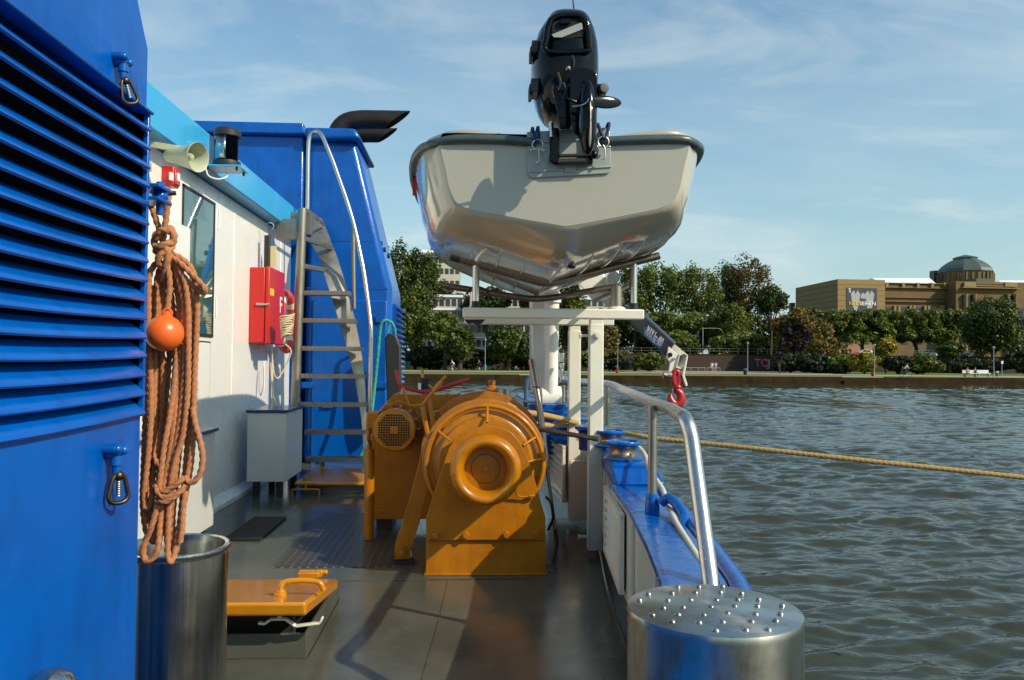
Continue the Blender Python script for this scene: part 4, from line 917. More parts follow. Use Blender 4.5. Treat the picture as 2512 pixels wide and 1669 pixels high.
def vt(l, mid, r_, Y, nm='support_tube'):
    A, B, D = at(*l, Y), at(*mid, Y), at(*r_, Y)
    P = [A, A+(B-A)*.45, A+(B-A)*.82, B+Vector((0, 0, .015)), D+(B-D)*.82, D+(B-D)*.45, D]
    MB().tube(smooth_path(P, .03), .033, 16).build(nm, SB, cr, smooth=60); return A, B, D
A, B, D = vt((1108, 629), (1342, 699), (1616, 628), YF+.07)
e = (B-A).normalized(); MB().cyl(A-e*.008, A+e*.075, .039, 18).build('end_cap', M['black'], cr)
e = (B-D).normalized(); MB().cyl(D-e*.006, D+e*.003, .030, 18).build('end_plug', M['steel'], cr)
vt((1090, 800-99), (1318, 737), (1520, 702), YB+.07)
zb1 = at(1168, 754, YF).z
for px, pt_, Y in ((1168, 648, YF+.07), (1555, 645, YF+.07), (1160, 705, YB+.07), (1513, 705, YB+.07)):
    a = at(px, pt_, Y); zb2 = zb1 if Y < 7 else at(1139, 799, YB).z+.15
    MB().cyl((a.x, Y, zb2), (a.x, Y, a.z), .029, 16).build('upright', M['steel'], cr)
    MB().lathe([(.036, 0), (.036, .05), (.031, .055)], (a.x, Y, zb2)).build('collar', M['black'] if Y < 7 else M['white'], cr)
a = at(1553, 750, YF+.2); MB().cyl((1.25, YF+.1, zb1-.02), (1.25, YF+.1, zb1+.2), .05).build('stub_tube', M['steel_dull'], cr)
MB().lathe([(.085, 0), (.08, .012), (.055, .03)], (1.25, YF+.1, zb1-.004)).build('stub_base', M['white'], cr)
MB().tube([at(1548, 698, YF+.1), at(1510, 718, 7.4), at(1460, 738, 8.1)], .026).build('brace_tube', SB, cr)
# black wire loop and clip under the beam
g = MB().tube(smooth_path([at(1142, 740, 6.9), at(1143, 722, 6.9), at(1155, 708, 6.9), at(1172, 704, 6.9), at(1192, 712, 6.9), at(1200, 730, 6.9), at(1196, 748, 6.9)], .01), .004, 6)
g.tube(smooth_path([at(1144, 722, 6.89), at(1155, 708, 6.89), at(1172, 704, 6.89), at(1192, 712, 6.89), at(1199, 725, 6.89)], .01), .009, 8)
o = g.build('wire_loop', M['black']); tag(o, 'thin black wire loop round the left cradle upright', 'cable')
g = MB().prism([at(x, y, 7.2) for x, y in ((1139, 784), (1190, 784), (1180, 795), (1170, 798), (1160, 792), (1150, 795))], (0, .1, 0)); g.build('rubber_block', M['black'], cr)
# ================================================================ TENDER
bt = thing('tender_boat', 'cream fibreglass tender boat with grey rub rail resting on the white cradle', 'boat', (.655, 7.3, 2.3))
XC = .655
ST = [
 (5.42, [(0, 2.565), (.40, 2.635), (.70, 2.70), (.79, 2.80), (.835, 2.98), (.865, 3.10), (.875, 3.17)]),
 (5.46, [(0, 2.53), (.40, 2.605), (.73, 2.675), (.825, 2.79), (.87, 2.97), (.895, 3.10), (.905, 3.172)]),
 (5.62, [(0, 2.42), (.42, 2.53), (.80, 2.63), (.90, 2.77), (.95, 2.95), (.98, 3.10), (.99, 3.18)]),
 (5.9, [(0, 2.345), (.44, 2.47), (.87, 2.595), (.97, 2.76), (1.015, 2.95), (1.045, 3.10), (1.055, 3.185)]),
 (6.3, [(0, 2.315), (.45, 2.445), (.91, 2.58), (1.01, 2.76), (1.06, 2.95), (1.09, 3.10), (1.10, 3.19)]),
 (7.0, [(0, 2.31), (.45, 2.44), (.93, 2.59), (1.04, 2.77), (1.09, 2.95), (1.12, 3.11), (1.13, 3.20)]),
 (8.0, [(0, 2.31), (.42, 2.435), (.86, 2.60), (.99, 2.78), (1.06, 2.97), (1.10, 3.13), (1.11, 3.22)]),
 (8.8, [(0, 2.34), (.32, 2.46), (.66, 2.63), (.82, 2.82), (.92, 3.02), (.98, 3.18), (1.0, 3.27)]),
 (9.4, [(0, 2.50), (.17, 2.60), (.38, 2.76), (.53, 2.93), (.64, 3.10), (.71, 3.24), (.73, 3.33)]),
 (9.85, [(0, 2.9), (.05, 2.96), (.12, 3.04), (.18, 3.14), (.24, 3.24), (.28, 3.34), (.3, 3.40)]),
 (9.98, [(0, 3.25), (.01, 3.27), (.03, 3.3), (.05, 3.33), (.06, 3.36), (.07, 3.40), (.08, 3.43)])]
def cr1(P, n):
    out = smooth_path([Vector((p[0], 0, p[1])) for p in P], 10)  # placeholder to keep the ends
    res = []
    Q = [Vector((p[0], 0, p[1])) for p in P]
    Q = [Q[0]*2-Q[1]]+Q+[Q[-1]*2-Q[-2]]
    for i in range(1, len(Q)-2):
        a, b, c, d = Q[i-1:i+3]
        for k in range(n):
            t = k/n; res.append(.5*((2*b)+(c-a)*t+(2*a-5*b+4*c-d)*t*t+(3*b-a-3*c+d)*t**3))
    res.append(Q[-2]); return res
TLT = math.tan(R_(1.3))
def sec(Y, P):
    h = cr1(P, 5); h[0] = Vector((0, 0, P[0][1]))
    return [(XC-v.x-.015, Y, v.z-v.x*TLT) for v in reversed(h)]+[(XC+v.x-.025*v.x, Y, v.z+v.x*TLT) for v in h[1:]]
# refine stations lengthwise with Catmull-Rom
def fine(ST, n):
    out = []
    Q = [(ST[0][0]*2-ST[1][0], [tuple(2*np.array(a)-np.array(b)) for a, b in zip(ST[0][1], ST[1][1])])]+ST+[(2*ST[-1][0]-ST[-2][0], [tuple(2*np.array(a)-np.array(b)) for a, b in zip(ST[-1][1], ST[-2][1])])]
    arr = [np.array([[s[0], p[0], p[1]] for p in s[1]]) for s in Q]
    for i in range(1, len(arr)-2):
        a, b, c, d = arr[i-1:i+3]
        for k in range(n):
            t = k/n; v = .5*((2*b)+(c-a)*t+(2*a-5*b+4*c-d)*t*t+(3*b-a-3*c+d)*t**3); out.append(v)
    out.append(arr[-2]); return out
FS = [(float(v[0, 0]), [(max(0, float(p[1])), float(p[2])) for p in v]) for v in fine(ST[1:], 4)]
rings = [sec(*ST[0])]+[sec(*s) for s in FS]
g = MB().loft(rings, closed=False, cap=False); nh_ = len(rings[0])
g.f.append(tuple(range(nh_)))
hull = g.build('hull', M['gel'], bt, smooth=75, fix=True)
# transom skin: satin panel slightly proud
s0 = ST[0][1]; inner = [(max(0, x-.006) if x else 0, z+.006 if i < 3 else z) for i, (x, z) in enumerate(s0)]
tr = sec(5.417, inner); g = MB().prism(tr, (0, .004, 0)); g.build('transom', M['gel2'], bt)
# gunwale deck and interior
top = [(rings[i][0], rings[i][-1]) for i in range(len(rings))]
g = MB(); R2 = []
for (a, b_) in top:
    a = Vector(a); b_ = Vector(b_); w = (b_.x-a.x)/2; cxm = (a.x+b_.x)/2
    iw = max(.01, w-.13); R2.append([a, (cxm-w+.03, a.y, a.z+.045), (cxm-iw, a.y, a.z+.05), (cxm-iw*.95, a.y, a.z-.35), (cxm+iw*.95, a.y, a.z-.35), (cxm+iw, a.y, a.z+.05), (cxm+w-.03, a.y, a.z+.045), b_])
g.loft(R2, closed=False, cap=False); g.f.append(tuple(range(len(R2[0]))))
g.build('liner', M['gel2'], bt, smooth=35)
# raised mouldings at the quarters
for s in (-1, 1):
    P = [Vector((XC+s*x, y, z+s*x*TLT+.02)) for x, y, z in ((.40, 5.52, 3.18), (.55, 5.50, 3.195), (.70, 5.50, 3.21), (.82, 5.54, 3.21), (.90, 5.7, 3.22), (.96, 6.0, 3.225), (1.02, 6.6, 3.235), (1.03, 7.5, 3.25))]
    MB().tube(smooth_path(P, .05), .032, 12).build('quarter_moulding', M['gel2'], bt, smooth=60)
# rub rail
for s in (-1, 1):
    P = []
    for r_ in rings[1:-3]:
        q = Vector(r_[-1] if s > 0 else r_[0]); P.append(q+Vector((s*.012, 0, -.02)))
    P = [Vector((XC+s*.22, 5.405, 3.15+s*.01)), Vector((XC+s*.45, 5.40, 3.165+s*.01)), Vector((XC+s*.70, 5.40, 3.17+s*.016)), Vector((XC+s*.82, 5.41, 3.165+s*.019))]+P
    PP = smooth_path(P, .05); MB().tube(PP, .031, 14).build('rub_rail', M['rubrail'], bt, smooth=60)
# strakes
def on_section(Y, t):
    k = min(range(len(FS)), key=lambda i: abs(FS[i][0]-Y)); k2 = min(k+1, len(FS)-1) if FS[k][0] < Y else max(k-1, 0)
    f = 0 if FS[k2][0] == FS[k][0] else (Y-FS[k][0])/(FS[k2][0]-FS[k][0])
    def ev(S):
        h = S[1]; i = min(int(t), len(h)-2); q = t-i; return Vector((h[i][0]*(1-q)+h[i+1][0]*q, 0, h[i][1]*(1-q)+h[i+1][1]*q))
    return ev(FS[k])*(1-f)+ev(FS[k2])*f
g = MB()
for s in (-1, 1):
    for t_ in (.55, 1.0, 1.45, 1.9):
        P = []
        for i in range(26):
            Y = 5.75+i*.12; v = on_section(Y, t_); P.append(Vector((XC+s*v.x, Y, v.z-.001+s*v.x*TLT)))
        g.tube(P, [.004+.011*min(1, i/4) for i in range(26)], 8)
    P = [Vector((XC+s*(on_section(5.5+i*.15, 2.35).x+.002), 5.5+i*.15, on_section(5.5+i*.15, 2.35).z)) for i in range(26)]
g.build('strake', M['gel'], bt, smooth=60)
# keel rounding / skeg pads
g = MB().tube([Vector((XC, 5.8+i*.2, on_section(5.8+i*.2, 0).z-.0)) for i in range(16)], .012, 8); g.build('keel_strip', M['gel'], bt)
# small drain on transom bottom
p = at(1405, 654, 5.9); MB().ball((p.x, 5.95, p.z), (.03, .05, .012), 12, 8).build('drain', M['black'], bt)
# motor pad
YT = 5.412
def tp(x, y, d=0): return at(1000+x*.3178, y*.3178, YT-d)
g = MB().prism([tp(*q) for q in ((918, 1022), (1560, 985), (1572, 1295), (1560, 1335), (1540, 1345), (960, 1378), (938, 1365), (925, 1330))], (0, -.012, 0)); g.build('motor_pad', M['pad'], bt, bevel=.006)
g = MB()
for a, b_ in (((935, 1105), (1555, 1068)), ((930, 1330), (1200, 1312)), ((1300, 1305), (1572, 1288))): g.bar(tp(*a, .012), tp(*b_, .012), .02, .012)
g.build('pad_ridge', M['pad'], bt, bevel=.003)
g = MB().cyl(tp(1200, 1285, -.01), tp(1200, 1285, .018), .05, 16) if False else MB().prism([tp(*q, .012) for q in ((1205, 1265), (1300, 1260), (1298, 1330), (1210, 1335))], (0, -.01, 0)); g.build('pad_block', M['pad'], bt, bevel=.012)
# letters
a = at(1609, 337, 5.41); b_ = at(1662, 334, 5.41); text_part('hull_number', 'DE-VKR13886E919', .0165, M['labelblue'], a+Vector((0, -.003, 0)), b_-a, (0, 0, 1), bt, .0005)
k = 10
q = Vector(rings[9][4]); q2 = Vector(rings[15][4])
text_part('boat_letters', 'AHI', .15, M['lettersred'], q2+Vector((-.012, 0, -.09)), Vector(rings[11][4])-q2, (0, 0, 1), bt, .012, shear=0)
# lashings with shackles
for sx, cxp in ((0, 1320), (1, 1483)):
    off = [(1307, 318), (1312, 335), (1316, 350)] if sx == 0 else [(1468, 308), (1474, 325), (1481, 340)]
    off2 = [(1320, 316), (1322, 335), (1319, 350)] if sx == 0 else [(1494, 306), (1490, 325), (1484, 342)]
    g = MB()
    for of in (off, off2):
        P = [at(x, y, 5.36) for x, y in of]; P = [P[0]+Vector((0, .12, .0))]+[P[0]+Vector((0, .03, .012))]+P
        g.tube(smooth_path(P, .006), .0115, 10, lobes=3, amp=.16, pitch=.05)
    o = g.build('lashing', M['ropeblue'], bt, fix=False)
    c_ = at(cxp-1 if sx == 0 else cxp-3, 356 if sx == 0 else 348, 5.355)
    g = MB().torus(c_, (0, 1, 0), .037, .0055, 24, 8); g.cyl(c_+Vector((-.045, 0, -.035)), c_+Vector((.045, 0, -.035)), .006, 8)
    for e in (-.042, .042): g.ball(c_+Vector((e, 0, -.035)), .010, 10, 6)
    g.build('shackle', M['steel'], o)
    c2 = c_+Vector((0, -.01, -.045))
    MB().tube(smooth_path([c2+Vector((-.004, 0, .02)), c2+Vector((.008, 0, 0)), c2+Vector((.01, 0, -.05)), c2+Vector((.006, 0, -.075)), c2+Vector((-.004, 0, -.08)), c2+Vector((-.008, 0, -.072))], .006), .0055, 8).build('hook', M['steel'], o)
# ================================================================ OUTBOARD MOTOR (tilted up)
om = thing('outboard_motor', 'black outboard motor tilted up on the tender transom', 'outboard motor', tp(1300, 1200, .05))
def MP(x, y, Y=5.3): return at(1000+x*.3178, y*.3178, Y)
BG = M['blackgloss']
rows = [(112, 1150, 1300, .05), (122, 1115, 1350, .10), (150, 1090, 1378, .17), (200, 1062, 1398, .24), (300, 1000, 1432, .30), (400, 968, 1450, .33), (500, 957, 1457, .34), (600, 957, 1457, .34), (700, 966, 1452, .33), (800, 988, 1440, .31), (880, 1015, 1420, .28), (940, 1060, 1380, .22), (970, 1100, 1330, .12)]
g = MB(); rg = []
yc = 5.62
for (y, xl, xr, dp) in rows:
    L2 = MP(xl, y, yc); R3_ = MP(xr, y, yc); c_ = (L2+R3_)/2; hw = (R3_.x-L2.x)/2; ring = []
    for k in range(36):
        a = 2*PI*k/36; ca, sa = math.cos(a), math.sin(a)
        ring.append(c_+Vector((hw*math.copysign(abs(ca)**.75, ca), dp*math.copysign(abs(sa)**.7, sa), 0)))
    rg.append(ring)
g.loft(rg); g.build('cowling', BG, om, smooth=60)
# top front rim of the cowl: thick lip around a recessed opening
lip = [(1105, 160), (1150, 132), (1230, 122), (1310, 124), (1365, 150), (1388, 210), (1396, 290), (1398, 360), (1380, 400), (1080, 400), (1072, 300), (1085, 210)]
P = smooth_path([MP(x, y, 5.285) for x, y in lip]+[MP(*lip[0], 5.285)], .02)
MB().tube(P[:-1], .022, 10, closed=True).build('cowl_lip', BG, om, smooth=60)
MB().prism([MP(x, y, 5.285) for x, y in ((1118, 165), (1160, 142), (1300, 138), (1352, 165), (1368, 250), (1350, 285), (1180, 300), (1118, 280))], (0, .02, 0)).build('intake_recess', M['dark'], om)
MB().prism([MP(x, y, 5.277) for x, y in ((1113, 268), (1300, 190), (1345, 175), (1352, 225), (1190, 290), (1130, 288))], (0, .008, 0)).build('intake_label', M['pad'], om)
MB().bar(MP(1180, 170, 5.27), MP(1255, 165, 5.27), .02, .03).build('catch', BG, om)
MB().box(MP(1380, 150).x, MP(1408, 150).x, 5.34, 5.40, MP(1390, 200).z, MP(1390, 150).z).build('handle_end', M['steel'], om, bevel=.004)
for (ya, yb, x) in ((345, 435, 968), (635, 735, 962)):
    g = MB().box(MP(x-12, ya, 5.55).x-.006, MP(x+40, ya, 5.55).x, 5.42, 5.6, MP(x, yb, 5.5).z, MP(x, ya, 5.5).z)
    for i in range(5):
        z = MP(x, ya+12+i*(yb-ya-20)/4, 5.42).z; g.box(MP(x-18, ya, 5.5).x-.008, MP(x, ya, 5.5).x, 5.43, 5.58, z-.006, z+.003)
    g.build('rubber_latch', M['black'], om, bevel=.006)
# mid section, swivel bracket
g = MB().loft([[MP(x, y, Y) for x, y, Y in q] for q in ([(1120, 560, 5.38), (1260, 540, 5.38), (1260, 540, 5.5), (1120, 560, 5.5)], [(1115, 700, 5.26), (1250, 700, 5.26), (1250, 700, 5.45), (1115, 700, 5.45)], [(1150, 850, 5.22), (1260, 850, 5.22), (1260, 850, 5.42), (1150, 850, 5.42)], [(1170, 1000, 5.25), (1260, 1000, 5.25), (1260, 1000, 5.4), (1170, 1000, 5.4)])]); g.build('swivel_bracket', BG, om, bevel=.015)
for x0_, x1_, xt in ((1098, 1170, 0), (1368, 1428, 0)):
    MB().prism([MP(x0_, 985, 5.36), MP(x1_, 985, 5.36), MP(x1_+4, 1250, 5.36), MP((x0_+x1_)/2+20, 1272, 5.36), MP(x0_+4, 1245, 5.36)], (0, .045, 0)).build('clamp_bracket', BG, om, bevel=.01)
g = MB().cyl(MP(1170, 1205, 5.36), MP(1372, 1200, 5.36), .013, 12); g.cyl(MP(1160, 1252, 5.35), MP(1400, 1245, 5.35), .022, 12); g.build('tilt_rod', M['black'], om)
g = MB().box(MP(1092, 1200, 5.34).x, MP(1130, 1200, 5.34).x, 5.32, 5.37, MP(1100, 1245, 5.34).z, MP(1100, 1195, 5.34).z); g.ball(MP(1436, 1195, 5.33), .03, 12, 8); g.cyl(MP(1400, 1200, 5.33), MP(1450, 1190, 5.33), .014, 10); g.build('clamp_screw', BG, om, bevel=.004)
MB().cyl(MP(1102, 950, 5.33), MP(1110, 1060, 5.33), .014, 10).build('tube', M['steel'], om)
MB().cyl(MP(1110, 940, 5.34), MP(1115, 990, 5.34), .013).build('support_rod', M['steel'], om)
# anti ventilation plate and leg (pointing toward the viewer)
pl = [(1258, 560), (1300, 532), (1370, 522), (1430, 540), (1463, 570), (1466, 700), (1462, 900), (1455, 1000), (1420, 1060), (1385, 1085), (1340, 1075), (1290, 1030), (1262, 960), (1252, 800)]
MB().prism([MP(x, y, 5.10) for x, y in pl], (0, .02, 0)).build('ventilation_plate', BG, om, bevel=.006)
g = MB().loft([[MP(x, y, Y) for x, y in ((1285, 600), (1400, 600), (1420, 750), (1400, 1000), (1300, 1000), (1275, 800))] for Y in (5.11, 5.42)]); g.build('leg', BG, om, bevel=.02)
c_ = MP(1393, 765, 4.98); tb_ = MP(1395, 670, 4.98).z-c_.z
g = MB().lathe([(.0, -.24), (.02, -.22), (.045, -.12), (.05, 0), (.04, .09), (.02, .15), (0, .165)], c_+Vector((0, .0, -.03)), (0, .12, 1), 20); g.build('gear_housing', BG, om, smooth=60)
g = MB().ball(MP(1390, 960, 5.0), (.058, .09, .20), 20, 14); g.build('skeg', BG, om, smooth=60)
g = MB().ball(MP(1408, 960, 4.93), (.012, .02, .15), 12, 10); g.build('skeg_edge', M['steel_dull'], om)
pr = thing('propeller', 'x', 'x', c_); pr.parent = om; del pr['label']; del pr['category']; pr.location = c_-om.location
def blade(px, py, w, h, rot):
    g = MB().ball((0, 0, 0), (w, .008, h), 20, 10); mm = Matrix.Rotation(rot, 3, 'Y') @ Matrix.Rotation(.35, 3, 'Z')
    o_ = MP(px, py, 5.0); g.v = [o_+mm @ v for v in g.v]; g.build('blade', M['blackgloss'], pr, smooth=60)
blade(1520, 790, .125, .042, -.12); blade(1335, 805, .11, .012, .25); 
o = MB().lathe([(.03, 0), (.035, .03), (.03, .06), (0, .062)], MP(1490, 700, 5.15), (.3, -1, 0), 20); o.build('trim_tab', M['black'], om); 
MB().cyl(MP(1462, 700, 5.2), MP(1512, 700, 5.17), .042, 20).build('prop_hub', M['black'], om)
MB().tube(smooth_path([MP(1270, 822, 4.96), MP(1330, 815, 4.94), MP(1380, 795, 4.93), MP(1398, 760, 4.92)], .01), .004, 6).build('blade_edge', M['steel'], pr)
MB().torus(MP(1365, 648, 5.085), (0, 1, 0), .02, .004, 16, 6).build('plate_ring', BG, om)
for pts, r in (([(1120, 660), (1118, 720), (1150, 800), (1180, 860)], .006), ([(1270, 430), (1285, 470), (1280, 520)], .005), ([(1200, 640), (1220, 700), (1200, 780), (1215, 830)], .008), ([(1160, 560), (1180, 640), (1160, 700)], .008)):
    MB().tube(smooth_path([MP(x, y, 5.24) for x, y in pts], .01), r, 6).build('cable', M['black'], om)
MB().ball(MP(1240, 530, 5.27), .02, 10, 6).build('fuel_fitting', M['steel_dull'], om)
# whip antenna
a = MP(1288, 118, 6.0); b_ = MP(1270, -60, 6.0); o = MB().tube([Vector((a.x, 6.2, a.z-.35)), a, b_], .006, 8).build('whip_antenna', M['black']); tag(o, 'thin black whip antenna rising above the outboard motor', 'antenna')
# ================================================================ CRANE
YK = 9.3
cn = thing('deck_crane', 'white hydraulic deck crane with grey boom and red hook', 'crane', (.9, YK, .8))
def K(x, y, Y=YK): return at(1250+x*.25424, 700+y*.25424, Y)
Wt = M['white2']
a = K(213, 1010); b_ = K(345, 1010); MB().loft([[K(210, -100)+Vector((0, d, 0)) for d in (0, .35)]+[K(345, -100)+Vector((0, d, 0)) for d in (.35, 0)], [K(213, 500)+Vector((0, d, 0)) for d in (0, .38)]+[K(350, 500)+Vector((0, d, 0)) for d in (.38, 0)], [K(220, 1020)+Vector((0, d, 0)) for d in (0, .42)]+[K(360, 1020)+Vector((0, d, 0)) for d in (.42, 0)]]).build('mast', Wt, cn, bevel=.02)
MB().cyl(K(400, 1060, YK-.15), K(418, -60, YK-.15), .078, 32).build('cylinder', Wt, cn)
MB().lathe([(.10, 0), (.105, .02), (.105, .10), (.09, .12)], K(412, 170, YK-.15)).build('cylinder_gland', Wt, cn)
g = MB().cyl(K(300, 1085, YK-.1), K(495, 1085, YK-.1), .135, 28); g.build('pivot', Wt, cn, bevel=.01)
g = MB().cyl(K(340, 1170, YK-.0), K(340, 1130, YK-.0), .25, 28); g.build('slew_ring', M['black'], cn)
ped = MB().box(K(160, 1180).x, K(560, 1180).x, YK-.4, YK+.6, .78, K(300, 1150, YK-.4).z); ped.build('pedestal', M['blue_chip'], cn, bevel=.02)
g = MB().box(K(100, 1230).x, K(620, 1230).x, YK-.6, YK+.8, .62, K(300, 1215, YK-.6).z); g.build('pedestal_base', M['blue'], cn, bevel=.02)
# valves and hoses
g = MB()
for (x, y, w, h) in ((495, 700, 24, 45), (500, 780, 20, 30), (485, 850, 26, 40), (500, 900, 18, 20)): 
    p = K(x, y, YK-.1); g.box(p.x-w*.0012, p.x+w*.0012, YK-.18, YK-.0, p.z-h*.0012, p.z+h*.0012)
g.cyl(K(500, 660, YK-.1), K(500, 720, YK-.1), .035); g.cyl(K(490, 940, YK-.1), K(484, 780, YK-.1), .02)
g.build('valve_block', M['steel'], cn, bevel=.006)
g = MB().tube(smooth_path([K(475, 640, YK-.1), K(495, 618, YK-.1), K(520, 640, YK-.1), K(535, 700, YK-.1), K(520, 820, YK-.1), K(500, 930, YK-.1), K(468, 1000, YK-.1), K(455, 1050, YK-.1)], .02), .013, 8); g.tube(smooth_path([K(480, 650, YK-.12), K(500, 632, YK-.12), K(522, 660, YK-.12), K(528, 740, YK-.12)], .02), .012, 8)
g.build('hose', M['black'], cn)
# knuckle seen under the boat
def K2(x, y, Y): return at(1000+x*.3178, 400+y*.3178, Y)
g = MB().loft([[K2(1320, 930, 9.0), K2(1500, 830, 9.0), K2(1500, 830, 9.35), K2(1320, 930, 9.35)], [K2(1440, 1080, 9.0), K2(1560, 960, 9.0), K2(1560, 960, 9.35), K2(1440, 1080, 9.35)]]); g.build('jib_arm', Wt, cn, bevel=.01)
g = MB().prism([K2(x, y, 8.8) for x, y in ((1545, 860), (1632, 828), (1632, 905), (1600, 918), (1625, 940), (1625, 1100), (1540, 1100), (1545, 1000))], (0, .3, 0)); g.build('knuckle', Wt, cn, bevel=.012)
g = MB().cyl(K2(1560, 1040, 8.75), K2(1560, 1040, 8.68), .09, 24); g.cyl(K2(1590, 885, 8.78), K2(1590, 885, 8.7), .07, 20); g.build('knuckle_pin', M['steel'], cn)
# boom
BY0, BY1 = 8.6, 7.6
A0, A1 = K(1050, 180, BY0), K(1000, 320, BY0)
def BS(xu, yu, xl, yl, Y):  # section: upper edge px, lower edge px
    u = K(xu, yu, Y); l = K(xl, yl, Y); d = Vector((.06, .16, .02)); return [u, l, l+d, u+d]
g = MB().loft([BS(1175, 200, 1060, 200, 8.4), BS(1310, 305, 1170, 370, 8.2), BS(1592, 566, 1500, 690, 7.6)]); g.build('boom', M['boom'], cn, bevel=.012)
g = MB().prism([K(x, y, 8.3) for x, y in ((1000, 160), (1010, 100), (1060, 78), (1105, 110), (1125, 205), (1000, 205))], (0, .2, 0)); g.build('boom_root', M['black'], cn, bevel=.03)
lt = [K(1305, 400, 7.98), K(1472, 545, 7.72), K(1455, 625, 7.72), K(1296, 480, 7.98)]
lt = [p+Vector((-.004, -.012, .0)) for p in lt]
MB().prism(lt, (0, .003, 0)).build('load_label', M['labelblue'], cn)
xd = lt[1]-lt[0]; o_ = lt[3]+(lt[2]-lt[3])*.02+(lt[0]-lt[3])*.22+Vector((0, -.006, 0))
text_part('load_text', 'MAX kg 480', .135, M['letterwhite'], o_+xd*.02, xd, lt[0]-lt[3], cn, .001, fit=xd.length*.9)
# white nose piece
Yn = 7.55
hexo = [K(1645, 670, Yn), K(1700, 650, Yn), K(1720, 700, Yn), K(1680, 812, Yn), K(1615, 795, Yn), K(1610, 720, Yn)]
dback = K(1560, 566, 7.85)-K(1690, 650, Yn)
g = MB(); 
mouth = [K(x, y, Yn) for x, y in ((1640, 672), (1690, 650), (1722, 676), (1700, 770), (1660, 812), (1608, 795))]
back = [K(x, y, 7.75) for x, y in ((1535, 590), (1580, 562), (1600, 575), (1585, 690), (1540, 735), (1515, 712))]
g.loft([mouth, back], cap=False)
inn = [p+(sum(mouth, Vector())/6-p)*.13 for p in mouth]; inb = [p+(sum(back, Vector())/6-p)*.13 for p in back]
b0 = len(g.v); g.v += inn+inb
for i in range(6):
    j = (i+1) % 6; g.f += [(i, j, b0+j, b0+i), (b0+i, b0+j, b0+6+j, b0+6+i)]
g.f.append(tuple(b0+6+i for i in range(6)))
g.build('nose', M['white'], cn)
g = MB().prism([K(x, y, Yn+.02) for x, y in ((1535, 590), (1515, 705), (1550, 745), (1530, 880), (1545, 895), (1570, 888), (1610, 800), (1640, 680))], (0, .03, 0)); g.prism([K(x, y, Yn-.02) for x, y in ((1722, 690), (1708, 690), (1665, 870), (1700, 975), (1716, 975), (1718, 955), (1690, 870))], (0, .03, 0)); g.build('cheek_plate', M['white'], cn, bevel=.004)
g = MB().cyl(K(1482, 868, Yn), K(1560, 872, Yn), .035, 16); g.tube(smooth_path([K(1490, 860, Yn-.04), K(1520, 875, Yn-.04), K(1550, 865, Yn-.04)], .01), .008, 6); g.build('hook_pin', M['steel_dull'], cn)
for x, y in ((1550, 672), (1585, 712)): MB().cyl(K(x, y, Yn-.0), K(x, y, Yn+.018), .022 if x < 1560 else .014, 14).build('hole', M['dark'] if x < 1560 else M['steel'], cn)
hk = thing('lifting_hook', 'x', 'x', K(1605, 860, Yn)); hk.parent = cn; del hk['label']; del hk['category']; hk.location = K(1605, 860, Yn)-cn.location
DR = M['darkred']
g = MB().tube(smooth_path([K(x, y, Yn+.02) for x, y in ((1590, 960), (1580, 900), (1588, 840), (1612, 828), (1632, 860), (1630, 930), (1612, 985))], .01), .028, 10); g.ball(K(1620, 985, Yn), (.04, .035, .03)); g.build('shank', DR, hk, smooth=60)
g = MB().prism([K(x, y, Yn) for x, y in ((1575, 880), (1640, 870), (1638, 960), (1610, 985), (1580, 960))], (0, .03, 0)); g.build('swivel', DR, hk, bevel=.01)
P = [K(x, y, Yn) for x, y in ((1608, 985), (1618, 1015), (1648, 1050), (1655, 1100), (1635, 1140), (1600, 1150), (1565, 1125), (1552, 1085), (1553, 1050))]
PP = smooth_path(P, .008); n = len(PP); MB().tube(PP, [.030+.014*math.sin(PI*i/n)-.016*max(0, (i/n-.8)/.2) for i in range(n)], 12).build('bill', DR, hk, smooth=60)
MB().tube([K(1575, 1000, Yn-.01), K(1575, 1060, Yn-.01), K(1590, 1100, Yn-.01)], .008, 6).build('safety_latch', M['steel'], hk)
# ================================================================ FAR BANK
GZ = -.10; WZ = -.98
AL = R_(-3.4); QO = Vector((0, 98.0, 0)); UH = Vector((math.cos(AL), -math.sin(AL), 0)); VH = Vector((math.sin(AL), math.cos(AL), 0))
def B(u, v, z): return QO+UH*u+VH*v+Vector((0, 0, z))
def hor(px): return 883+(px-1155)*.0087
# --- water
def nonuni(a, segs):
    out = [a]
    for b, st in segs:
        n = max(1, int(round((b-out[-1])/st))); out += list(np.linspace(out[-1], b, n+1)[1:])
    return np.array(out)
X = nonuni(-600, [(-60, 30), (-20, 4), (-2, 1.0), (1, .25), (9, .05), (16, .08), (30, .14), (75, .35), (120, 2), (600, 40)])
Y = nonuni(-300, [(-40, 30), (0, 4), (3, .5), (5, .12), (14, .035), (24, .06), (45, .12), (80, .3), (106, .5)])
gx, gy = np.meshgrid(X, Y); dx = np.gradient(X)[None, :]+0*gy; dy = np.gradient(Y)[:, None]+0*gx
rng = np.random.RandomState(4); Z = np.zeros_like(gx)
wind = R_(-84)
for i in range(170):
    lam = .16*(1.9/.16)**(rng.rand()**1.1); k = 2*PI/lam; th = wind+rng.normal(0, .42); amp = .0044*lam*min(1, (.6/lam)**.6)*(1+.5*rng.rand())
    kx, ky = k*math.cos(th), k*math.sin(th); ph = rng.rand()*2*PI
    res = np.maximum(abs(kx)*dx, abs(ky)*dy)/PI; fade = np.clip(1.6-2.4*res, 0, 1)
    arg = kx*gx+ky*gy+ph; 
    arg = arg+.6*np.sin(.33*gx+.21*gy+i)+.5*np.sin(-.17*gx+.4*gy+2*i)
    w_ = np.sin(arg); Z += amp*fade*(w_+.28*np.cos(2*arg))
